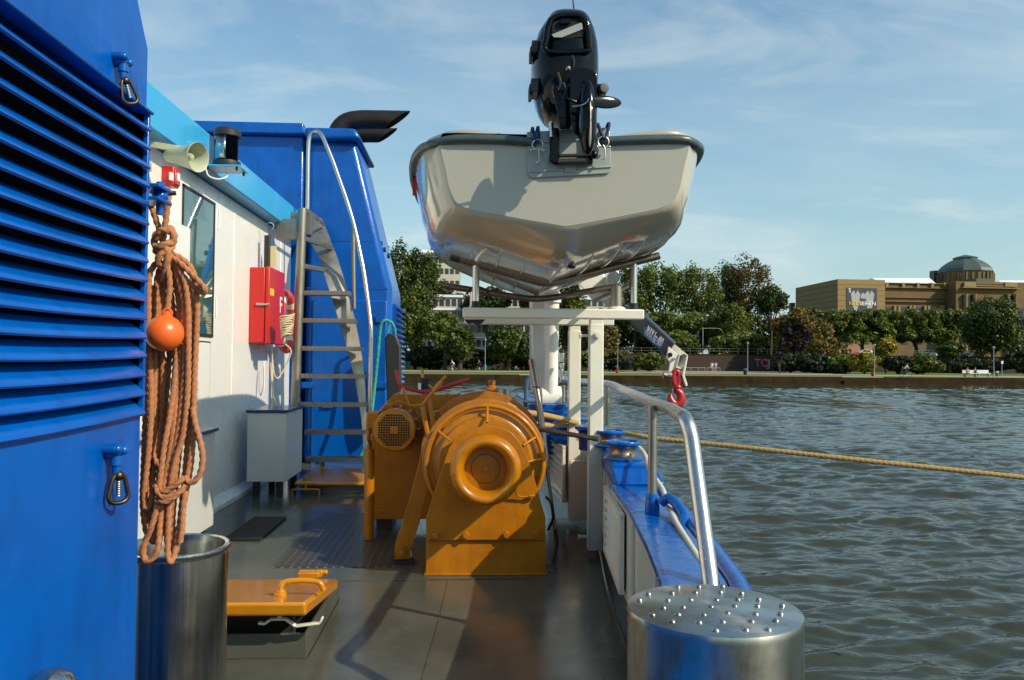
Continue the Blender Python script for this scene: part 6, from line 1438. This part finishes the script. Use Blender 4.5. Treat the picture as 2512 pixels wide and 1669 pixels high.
# ================================================================ OFFICE BLOCK
M['conc'] = plain('pale_facade', (.46, .43, .35), .8, .12, .8)
VO = 66
of = thing('office_building', 'long pale office building with window bands behind the left trees', 'office building', bkp(1150, 880, VO))
def ob(px0, px1, py0, py1, v0, v1, name, mat, par=of): 
    a = uv(bkp(px0, py0, v0)); b_ = uv(bkp(px1, py1, v0)); return bx4(MB(), a[0], b_[0], v0, v1, b_[2], a[2]).build(name, mat, par, smooth=0)
ob(1028, 1500, 722, 878, VO, VO+20, 'lower_wing', M['conc']); ob(1028, 1130, 625, 722, VO+6, VO+20, 'tower', M['conc'])
g = MB(); a = uv(bkp(1025, 612, VO+5)); b_ = uv(bkp(1112, 626, VO+5)); bx4(g, a[0], b_[0], VO+5, VO+20, b_[2], a[2]); g.build('penthouse', M['roofmetal'], of, smooth=0, bevel=.6, seg=4)
for y in (628, 655, 685): 
    for x in range(1040, 1128, 13): ob(x, x+8.5, y+4, y+17, VO+5.9, VO+6.2, 'window', M['winglass'])
for y in (732, 764, 797, 832):
    ob(1028, 1500, y-4, y-1, VO-.3, VO+.2, 'sill_band', M['roofmetal'])
    for x in range(1034, 1492, 15): 
        ob(x, x+10, y+2, y+19, VO-.08, VO+.1, 'window', M['winglass'])
# ================================================================ STREET FURNITURE
def gpt(px, py): return atz(px, py, GZ+.02)
M['binred'] = plain('bin_red', (.45, .02, .02), .5, .1); M['bingreen'] = plain('bin_green', (.012, .19, .10), .5, .15); M['binblue'] = plain('bin_blue', (.02, .12, .35), .5, .1); M['pole'] = plain('grey_pole', (.30, .31, .31), .5, .1)
def bin_(px, pyb, hpx, wpx, mat, label, mat2=None):
    p = gpt(px, pyb); s = p.y/FP; h = hpx*s; w = wpx*s/2; t = thing('litter_bin', label, 'litter bin', p, group='litter bins on the far lawn')
    MB().lathe([(w*.8, .0), (w*.95, h*.1), (w, h*.78)], p+Vector((0, 0, .05)), seg=16).build('body', mat, t); MB().lathe([(w*1.05, h*.8), (w*1.05, h*.9), (w*.7, h), (0, h)], p+Vector((0, 0, .05)), seg=16).build('lid', mat2 or M['black'], t)
    g = MB().cyl(p, p+Vector((0, 0, .06)), w*.5); g.build('foot', M['black'], t); return t
bin_(1001, 907, 19, 12, M['bingreen'], 'green litter bin left of the cyclist', M['bingreen']); bin_(1190, 909, 13, 8, M['bingreen'], 'slim green litter bin on the lamp post near the cyclists', M['binblue'])
bin_(1558, 911, 18, 11, M['bingreen'], 'green recycling bin with white emblem by the hedge', M['bingreen']); bin_(1514, 916, 12, 7, M['binred'], 'red and black bin on the pole between cradle post and boom', M['black'])
bin_(1771, 908, 12, 7, M['bingreen'], 'dull green bin against the brick wall', M['bingreen']); bin_(1828, 920, 15, 9, M['black'], 'black bin with blue lid beside the lamp post', M['binblue'])
bin_(2141, 924, 13, 8, M['binred'], 'red topped black bin below the thin lamp post', M['black']); bin_(2446, 924, 12, 7, M['bingreen'], 'small green bin right of the white bench', M['letterwhite'])
q = gpt(1558, 911); 
def lamp(px, pyb, pyt, label, arm=0, gz=None, v=None, r=.06):
    p = gpt(px, pyb) if v is None else bkp(px, pyb, v); top = at(px, pyt, p.y); top.x = p.x; t = thing('lamp_post', label, 'lamp post', p, group='lamp posts on the far bank')
    MB().tube([p, p+(top-p)*.3, top], [r, r*.8, r*.6], 10).build('pole', M['pole'], t)
    if arm:
        MB().tube(smooth_path([top, top+Vector((arm*.5, 0, .05)), top+Vector((arm*.85, 0, -.1)), top+Vector((arm, 0, -.9))], .2), .05, 8).build('arm', M['pole'], t)
    else: MB().lathe([(.05, 0), (.16, .05), (.16, .25), (.05, .32), (0, .33)], top).build('lamp_head', M['pole'], t)
lamp(1190, 912, 836, 'slim lamp post by the second cyclist'); lamp(1515, 912, 846, 'slim lamp post carrying the red bin'); lamp(1834, 916, 844, 'lamp post beside the black and blue bin')
lamp(2145, 922, 850, 'thin lamp post in front of the yellow bush'); lamp(2438, 926, 856, 'lamp post right of the white bench', r=.07); lamp(1936, 914, 872, 'short thin post left of the golden tree', r=.05)
lamp(1724, 872, 806, 'tall street lamp with long curved arm above the brick wall', arm=4.1, v=55, r=.11)
for (px, yb, yt, w, col, lab) in ((1057, 903, 828, 7, 'letterwhite', 'white sign with red dot on a post at left'), (2458, 925, 886, 5, 'letterwhite', 'small white sign on a post near the right edge')):
    p = gpt(px, yb); top = at(px, yt, p.y); t = thing('park_sign', lab, 'sign', p); s = p.y/FP
    MB().cyl(p, Vector((p.x, p.y, top.z-.3)), .04).build('post', M['pole'], t); MB().box(p.x-w*s/2, p.x+w*s/2, p.y-.09, p.y-.05, top.z-w*s*1.4, top.z).build('plate', M[col], t)
    if w == 7: MB().cyl((p.x, p.y-.09, top.z-w*s*.6), (p.x, p.y-.12, top.z-w*s*.6), w*s*.28, 16).build('red_dot', M['binred'], t)
def bench(px, pyb, label):
    p = gpt(px, pyb); t = thing('park_bench', label, 'bench', p, group='white park benches'); 
    MB().box(p.x-.95, p.x+.95, p.y-.25, p.y+.25, p.z+.42, p.z+.48).build('seat', M['letterwhite'], t); g = MB()
    for k in range(3): g.box(p.x-.95, p.x+.95, p.y+.26, p.y+.29, p.z+.52+k*.14, p.z+.62+k*.14)
    g.build('backrest', M['letterwhite'], t)
    for s in (-1, 1): MB().box(p.x+s*.75-.05, p.x+s*.75+.05, p.y-.22, p.y+.26, p.z, p.z+.42).build('leg', M['pole'], t)
bench(2412, 924, 'empty white park bench left of the lamp post'); bench(2380, 924.5, 'white park bench with two people sitting on it')
# bike rail on the quay
HR = 918.6
t = thing('hoop_railing', 'low grey hoop railing at the quay edge below the couple', 'railing', gpt(1725, 919.6)); g = MB()
for x in (1681, 1695, 1713, 1729, 1735, 1752, 1766): p = gpt(x, HR); g.cyl(p, p+Vector((0, 0, .9)), .03, 6)
a, b_, c_, d_ = gpt(1681, HR), gpt(1731, HR), gpt(1735, HR), gpt(1766, HR)
for e, f in ((a, b_), (c_, d_)): g.tube([e+Vector((0, 0, .9)), f+Vector((0, 0, .9))], .03, 6)
g.build('hoops', M['pole'], t)
# parked cars on the street terrace
M['carwhite'] = paint('white_car_paint', (.7, .7, .7), .2, .05); M['carglass'] = plain('car_glass', (.02, .025, .03), .1, .1); M['cargrey'] = paint('grey_car_paint', (.12, .13, .15), .2, .05)
def car(px, v, mat, label):
    o_ = bkp(px, 873, v); o_.z = TZ-.05; t = thing('parked_car', label, 'car', o_, rz=-AL, group='cars parked by the museum')
    prof = [(-2.1, .3), (-2.15, .75), (-1.95, .92), (-1.25, .98), (-.6, 1.42), (.75, 1.44), (1.45, 1.02), (2.0, .92), (2.15, .7), (2.1, .3)]
    def Pm(x, z): return o_+Vector((x, -.85, z))
    MB().prism([Pm(*q) for q in prof], (0, 1.7, 0)).build('body', mat, t, bevel=.08)
    g = MB().prism([Pm(*q)+Vector((0, -.01, 0)) for q in ((-1.1, 1.0), (-.52, 1.36), (.05, 1.38), (.05, 1.0))], (0, 1.72, 0)); g.prism([Pm(*q)+Vector((0, -.01, 0)) for q in ((.12, 1.0), (.12, 1.38), (.7, 1.38), (1.2, 1.02))], (0, 1.72, 0)); g.build('side_window', M['carglass'], t)
    for x in (-1.3, 1.35):
        w = MB().cyl(Pm(x, .32)+Vector((0, -.03, 0)), Pm(x, .32)+Vector((0, 1.73, 0)), .32, 20).build('wheel', M['black'], t); MB().cyl(Pm(x, .32)+Vector((0, -.05, 0)), Pm(x, .32)+Vector((0, 1.75, 0)), .18, 14).build('rim', M['pole'], w)
car(2270, 53, M['carwhite'], 'white parked car left of the dark small tree'); car(2325, 54, M['carwhite'], 'white parked car in the middle of the three before the museum'); car(2385, 53, M['cargrey'], 'grey parked car under the big dark tree'); car(2120, 56, M['carwhite'], 'white parked car behind the yellow bush')
t = thing('pink_sign', 'pink advertising panel on the street left of the first trunks', 'sign', bkp(2097, 868, 52)); a = uv(bkp(2087, 857, 52)); b_ = uv(bkp(2105, 870, 52)); bx4(MB(), a[0], b_[0], 52, 52.1, b_[2]-.5, a[2]).build('panel', plain('pink_panel', (.6, .05, .2), .5, .3, 1.5), t)
# ================================================================ PEOPLE
SK = plain('skin', (.45, .25, .16), .55, .05); 
def skin(name, J, E, rad, mat, parent, sub=1):
    me = bpy.data.meshes.new(name); ks = list(J); me.from_pydata([J[k] for k in ks], [(ks.index(a), ks.index(b)) for a, b in E], []); me.materials.append(mat)
    o = bpy.data.objects.new(name, me); C.objects.link(o); o.parent = parent
    sk = o.modifiers.new('skin', 'SKIN'); 
    if not me.skin_vertices: 
        bpy.context.view_layer.objects.active = o
    lay = me.skin_vertices[0].data if me.skin_vertices else None
    if lay is None:
        bm = bmesh.new(); bm.from_mesh(me); bm.verts.layers.skin.verify(); bm.to_mesh(me); bm.free(); lay = me.skin_vertices[0].data
    for i, k in enumerate(ks): r = rad[k]; lay[i].radius = r if isinstance(r, tuple) else (r, r); lay[i].use_root = (i == 0)
    sb = o.modifiers.new('sub', 'SUBSURF'); sb.levels = sub; sb.render_levels = sub; sk.use_smooth_shade = True; return o
def person(p, heading, pose, top, bottom, hair, label, hat=None, group=None, sc_=1.0):
    t = thing('person', label, 'person', p, heading, group)
    J = {'pel': (0, 0, .95), 'wst': (0, 0, 1.1), 'chs': (0, .0, 1.32), 'nek': (0, 0, 1.5), 'hd0': (0, .01, 1.58), 'hd1': (0, .015, 1.70),
         'ls': (-.19, 0, 1.42), 'le': (-.24, -.03, 1.15), 'lh': (-.22, .06, .9), 'rs': (.19, 0, 1.42), 're': (.24, -.03, 1.15), 'rh': (.22, .06, .9),
         'lp': (-.1, 0, .92), 'lk': (-.11, .02, .5), 'la': (-.11, 0, .08), 'lt': (-.12, .16, .04), 'rp': (.1, 0, .92), 'rk': (.11, .02, .5), 'ra': (.11, 0, .08), 'rt': (.12, .16, .04)}
    J.update(pose); J = {k: tuple(c*sc_ for c in v) for k, v in J.items()}
    rad = dict(pel=.12, wst=.115, chs=.13, nek=.055, hd0=.085, hd1=.095, ls=.06, le=.042, lh=.035, rs=.06, re=.042, rh=.035, lp=.09, lk=.06, la=.042, lt=.035, rp=.09, rk=.06, ra=.042, rt=.035)
    E = [('pel', 'wst'), ('wst', 'chs'), ('chs', 'nek'), ('nek', 'hd0'), ('hd0', 'hd1'), ('chs', 'ls'), ('ls', 'le'), ('le', 'lh'), ('chs', 'rs'), ('rs', 're'), ('re', 'rh'), ('pel', 'lp'), ('lp', 'lk'), ('lk', 'la'), ('la', 'lt'), ('pel', 'rp'), ('rp', 'rk'), ('rk', 'ra'), ('ra', 'rt')]
    skin('body', J, E, rad, SK, t)
    def sub(keys, extra): 
        JJ = {k: J[k] for k in keys}; EE = [e for e in E if e[0] in keys and e[1] in keys]; return JJ, EE, {k: rad[k]+extra for k in keys}
    def half(a, b, f=.6): return tuple(J[a][i]*(1-f)+J[b][i]*f for i in range(3))
    a = sub(['wst', 'chs', 'ls', 'rs', 'pel'], .02); a[0]['lm'] = half('ls', 'le'); a[0]['rm'] = half('rs', 're'); a[1].extend([('ls', 'lm'), ('rs', 'rm')]); a[2].update(lm=.062, rm=.062)
    skin('shirt', *a, top, t)
    a = sub(['pel', 'lp', 'rp', 'lk', 'rk'], .022)
    if not hasattr(bottom, 'short'): pass
    a[0]['ln'] = half('lk', 'la', .85 if bottom.name.startswith('long') else .15); a[0]['rn'] = half('rk', 'ra', .85 if bottom.name.startswith('long') else .15); a[1].extend([('lk', 'ln'), ('rk', 'rn')]); a[2].update(ln=.06, rn=.06)
    skin('trousers', *a, bottom, t)
    h = Vector(J['hd1'])+Vector(t.location); MB().ball(h+Vector((0, -.02, .045)), (.105, .115, .085), 14, 10).build('cap' if hat else 'hair', hat or hair, t)
    for s in ('l', 'r'):
        f = (Vector(J[s+'a'])+Vector(J[s+'t']))/2+Vector(t.location); MB().ball(f, (.055, .13, .05), 10, 6).build('shoe', M['letterwhite'], t)
    return t
cw = plain('white_cloth', (.72, .72, .70), .8, .05); cb = plain('light_blue_cloth', (.25, .42, .62), .8, .05); cd = plain('long_dark_cloth', (.02, .02, .025), .8, .2); cj = plain('blue_shorts', (.16, .25, .42), .8, .1); cs = plain('beige_shorts', (.42, .33, .24), .8, .1); cblk = plain('dark_shorts', (.03, .03, .04), .8, .1); cgrey = plain('long_grey_cloth', (.2, .2, .22), .8, .1)
hb_ = plain('brown_hair', (.09, .04, .02), .7, .2); hd_ = plain('dark_hair', (.02, .015, .012), .7, .2); hr_ = plain('red_cap', (.5, .03, .03), .7, .1)
RIDE = dict(pel=(0, -.12, 1.0), wst=(0, -.04, 1.13), chs=(0, .1, 1.32), nek=(0, .2, 1.47), hd0=(0, .25, 1.55), hd1=(0, .29, 1.66), ls=(-.19, .14, 1.4), rs=(.19, .14, 1.4), le=(-.22, .32, 1.2), re=(.22, .32, 1.2), lh=(-.2, .52, 1.08), rh=(.2, .52, 1.08),
            lp=(-.1, -.1, .97), rp=(.1, -.1, .97), lk=(-.11, .26, .78), la=(-.11, .12, .38), lt=(-.12, .26, .36), rk=(.11, .2, .58), ra=(.11, .02, .18), rt=(.12, .18, .14))
SIT = dict(pel=(0, 0, .5), wst=(0, .0, .66), chs=(0, .02, .88), nek=(0, .03, 1.05), hd0=(0, .05, 1.13), hd1=(0, .06, 1.25), ls=(-.18, .02, .98), rs=(.18, .02, .98), le=(-.23, .06, .75), re=(.23, .06, .75), lh=(-.15, .25, .6), rh=(.15, .25, .6),
           lp=(-.1, .02, .5), rp=(.1, .02, .5), lk=(-.12, .45, .5), rk=(.12, .45, .5), la=(-.12, .48, .08), ra=(.12, .48, .08), lt=(-.12, .62, .04), rt=(.12, .62, .04))
GRD = {k: (v[0], v[1], v[2]-.38) for k, v in SIT.items()}; GRD.update(lk=(-.14, .36, .42), rk=(.14, .36, .42), la=(-.12, .6, .08), ra=(.12, .6, .08), lt=(-.12, .74, .04), rt=(.12, .74, .04), lh=(-.14, .4, .36), rh=(.14, .4, .36))
WALK = dict(lk=(-.11, .14, .5), la=(-.11, .22, .1), lt=(-.12, .38, .06), rk=(.11, -.02, .5), ra=(.11, -.22, .12), rt=(.12, -.08, .06), lh=(-.24, -.12, .92), rh=(.24, .22, .95))
def bicycle(p, heading, label):
    t = thing('bicycle', label, 'bicycle', p, heading, group='bicycles ridden on the far path'); o = Vector(p)
    g = MB()
    def q(y, z): return o+Vector((0, y, z))
    g.tube([q(-.05, .3), q(-.2, .85)], .018, 6); g.tube([q(-.18, .8), q(.42, .82)], .018, 6); g.tube([q(-.05, .3), q(.42, .75)], .018, 6); g.tube([q(-.05, .3), q(-.5, .33)], .014, 6); g.tube([q(-.19, .8), q(-.5, .33)], .014, 6); g.tube([q(.4, .95), q(.44, .75), q(.56, .33)], .018, 6); g.tube([o+Vector((-.25, .5, 1.02)), o+Vector((0, .4, .97)), o+Vector((.25, .5, 1.02))], .014, 6); g.build('frame', M['black'], t)
    for y in (-.5, .56):
        w = MB().torus(q(y, .34), (1, 0, 0), .32, .022, 28, 6).build('wheel', M['black'], t); s = MB()
        for k in range(8): s.tube([q(y, .34), q(y+.31*math.cos(k*PI/4), .34+.31*math.sin(k*PI/4))], .005, 4)
        s.build('spokes', M['pole'], w)
    MB().box(o.x-.06, o.x+.06, o.y-.33, o.y-.08, o.z+.87, o.z+.92).build('saddle', M['black'], t)
p = gpt(1112, 910.5); bicycle(p, R_(92), 'bicycle of the rider in white top and blue shorts'); person(p, R_(92), RIDE, cw, cj, hb_, 'cyclist in white top and pale blue shorts riding on the far path', sc_=1)
p = gpt(1178, 909); bicycle(p, R_(100), 'bicycle of the rider with the red cap'); person(p, R_(100), RIDE, cd, cd, hd_, 'cyclist in dark clothes with a red cap near the lamp post', hat=hr_)
p = gpt(2221, 925); bicycle(p, R_(-90), 'bicycle of the rider in the white shirt at right'); person(p, R_(-90), RIDE, cw, cblk, hd_, 'cyclist in white shirt and dark shorts below the museum')
for i, (x, top_, lab) in enumerate(((1264, cw, 'leftmost person of the group sitting on the far lawn'), (1269.5, plain('pink_cloth', (.5, .2, .2), .8, .1), 'middle person of the group sitting on the far lawn'), (1285, cd, 'rightmost person of the group sitting on the far lawn'))):
    person(gpt(x, 907), R_(170+15*i), GRD, top_, cs, hb_, lab)
person(gpt(1610.5, 911), R_(160), {}, cw, cgrey, hd_, 'standing man in white top and grey trousers by the green bush'); person(gpt(1617.3, 911), R_(190), dict(lh=(-.1, .2, 1.15), rh=(.1, .2, 1.15)), plain('pale_pink_cloth', (.6, .42, .36), .8, .1), cd, hb_, 'standing woman in pale top and black trousers beside the man')
person(gpt(1746.5, 913.5), R_(-10), WALK, cw, cs, hb_, 'walking person in all pale clothes by the brick wall'); person(gpt(1755.8, 913), R_(10), dict(rh=(.2, .3, 1.4), re=(.27, .1, 1.25)), cb, cj, hd_, 'walking person in light blue shirt by the brick wall')
for x, lab, c2 in ((2373, 'left one of two people sitting on the white bench', cs), (2392, 'right one of two people sitting on the white bench', cd)):
    q = gpt(x, 924.5); person(q, R_(175), SIT, plain('tan_cloth', (.35, .2, .15), .8, .1) if x < 2380 else cd, c2, hd_, lab)
# ================================================================ WORLD, SUN
w = bpy.data.worlds.new('World'); sc.world = w; w.use_nodes = True; nt = w.node_tree; bg = nt.nodes['Background']
SEL, SAZ = 36.0, 123.0
sky = nt.nodes.new('ShaderNodeTexSky'); sky.sky_type = 'NISHITA'; sky.sun_disc = False; sky.sun_elevation = R_(SEL); sky.sun_rotation = R_(SAZ); sky.air_density = 1.15; sky.dust_density = 1.6; sky.ozone_density = 2.2; sky.altitude = 100
tc = nt.nodes.new('ShaderNodeTexCoord'); sep = nt.nodes.new('ShaderNodeSeparateXYZ'); nt.links.new(tc.outputs['Generated'], sep.inputs[0])
mx = nt.nodes.new('ShaderNodeMath'); mx.operation = 'ADD'; mx.inputs[1].default_value = .12; nt.links.new(sep.outputs['Z'], mx.inputs[0])
dv = nt.nodes.new('ShaderNodeVectorMath'); dv.operation = 'SCALE'; iv = nt.nodes.new('ShaderNodeMath'); iv.operation = 'DIVIDE'; iv.inputs[0].default_value = 1; nt.links.new(mx.outputs[0], iv.inputs[1]); nt.links.new(tc.outputs['Generated'], dv.inputs[0]); nt.links.new(iv.outputs[0], dv.inputs['Scale'])
def cl(scale, rot, stretch, lo, hi, amt, det=8, dist=1.2):
    mp = nt.nodes.new('ShaderNodeMapping'); mp.inputs['Rotation'].default_value = (0, 0, rot); mp.inputs['Scale'].default_value = stretch; nt.links.new(dv.outputs[0], mp.inputs[0])
    n_ = nt.nodes.new('ShaderNodeTexNoise'); n_.inputs['Scale'].default_value = scale; n_.inputs['Detail'].default_value = det; n_.inputs['Roughness'].default_value = .58; n_.inputs['Distortion'].default_value = dist; nt.links.new(mp.outputs[0], n_.inputs['Vector'])
    return ramp(nt, n_.outputs['Fac'], [(lo, (0, 0, 0)), (hi, (amt,)*3)])
c1 = cl(.55, R_(30), (1, 1.35, 1), .40, .85, .42, 6, .6); c2 = cl(1.3, R_(-35), (1, 1.9, 1), .50, .82, .5, 8, .6)
tn = nt.nodes.new('ShaderNodeVectorMath'); tn.operation = 'MULTIPLY'; tn.inputs[1].default_value = (.80, 1.16, 1.20); nt.links.new(sky.outputs[0], tn.inputs[0])
hz_ = ramp(nt, sep.outputs['Z'], [(.0, (.62,)*3), (.12, (.45,)*3), (.42, (.0,)*3)])
s0_ = mix(nt, hz_, tn.outputs[0], (4.7, 5.6, 5.4))
s1 = mix(nt, c1, s0_, (5.6, 6.4, 6.5)); s2 = mix(nt, c2, s1, (6.4, 6.8, 6.6))
nt.links.new(s2, bg.inputs['Color']); bg.inputs['Strength'].default_value = .13
sl = bpy.data.lights.new('sun', 'SUN'); sl.energy = 4.9; sl.angle = R_(.5); sl.color = (1, .87, .66); so_ = bpy.data.objects.new('sun', sl); C.objects.link(so_)
sd = Vector((math.sin(R_(SAZ))*math.cos(R_(SEL)), math.cos(R_(SAZ))*math.cos(R_(SEL)), math.sin(R_(SEL))))
so_.rotation_euler = sd.to_track_quat('Z', 'Y').to_euler(); so_.location = (5, -5, 10)
sc.view_settings.view_transform = 'Standard'; sc.view_settings.look = 'None'; sc.view_settings.gamma = 1; sc.view_settings.exposure = 0
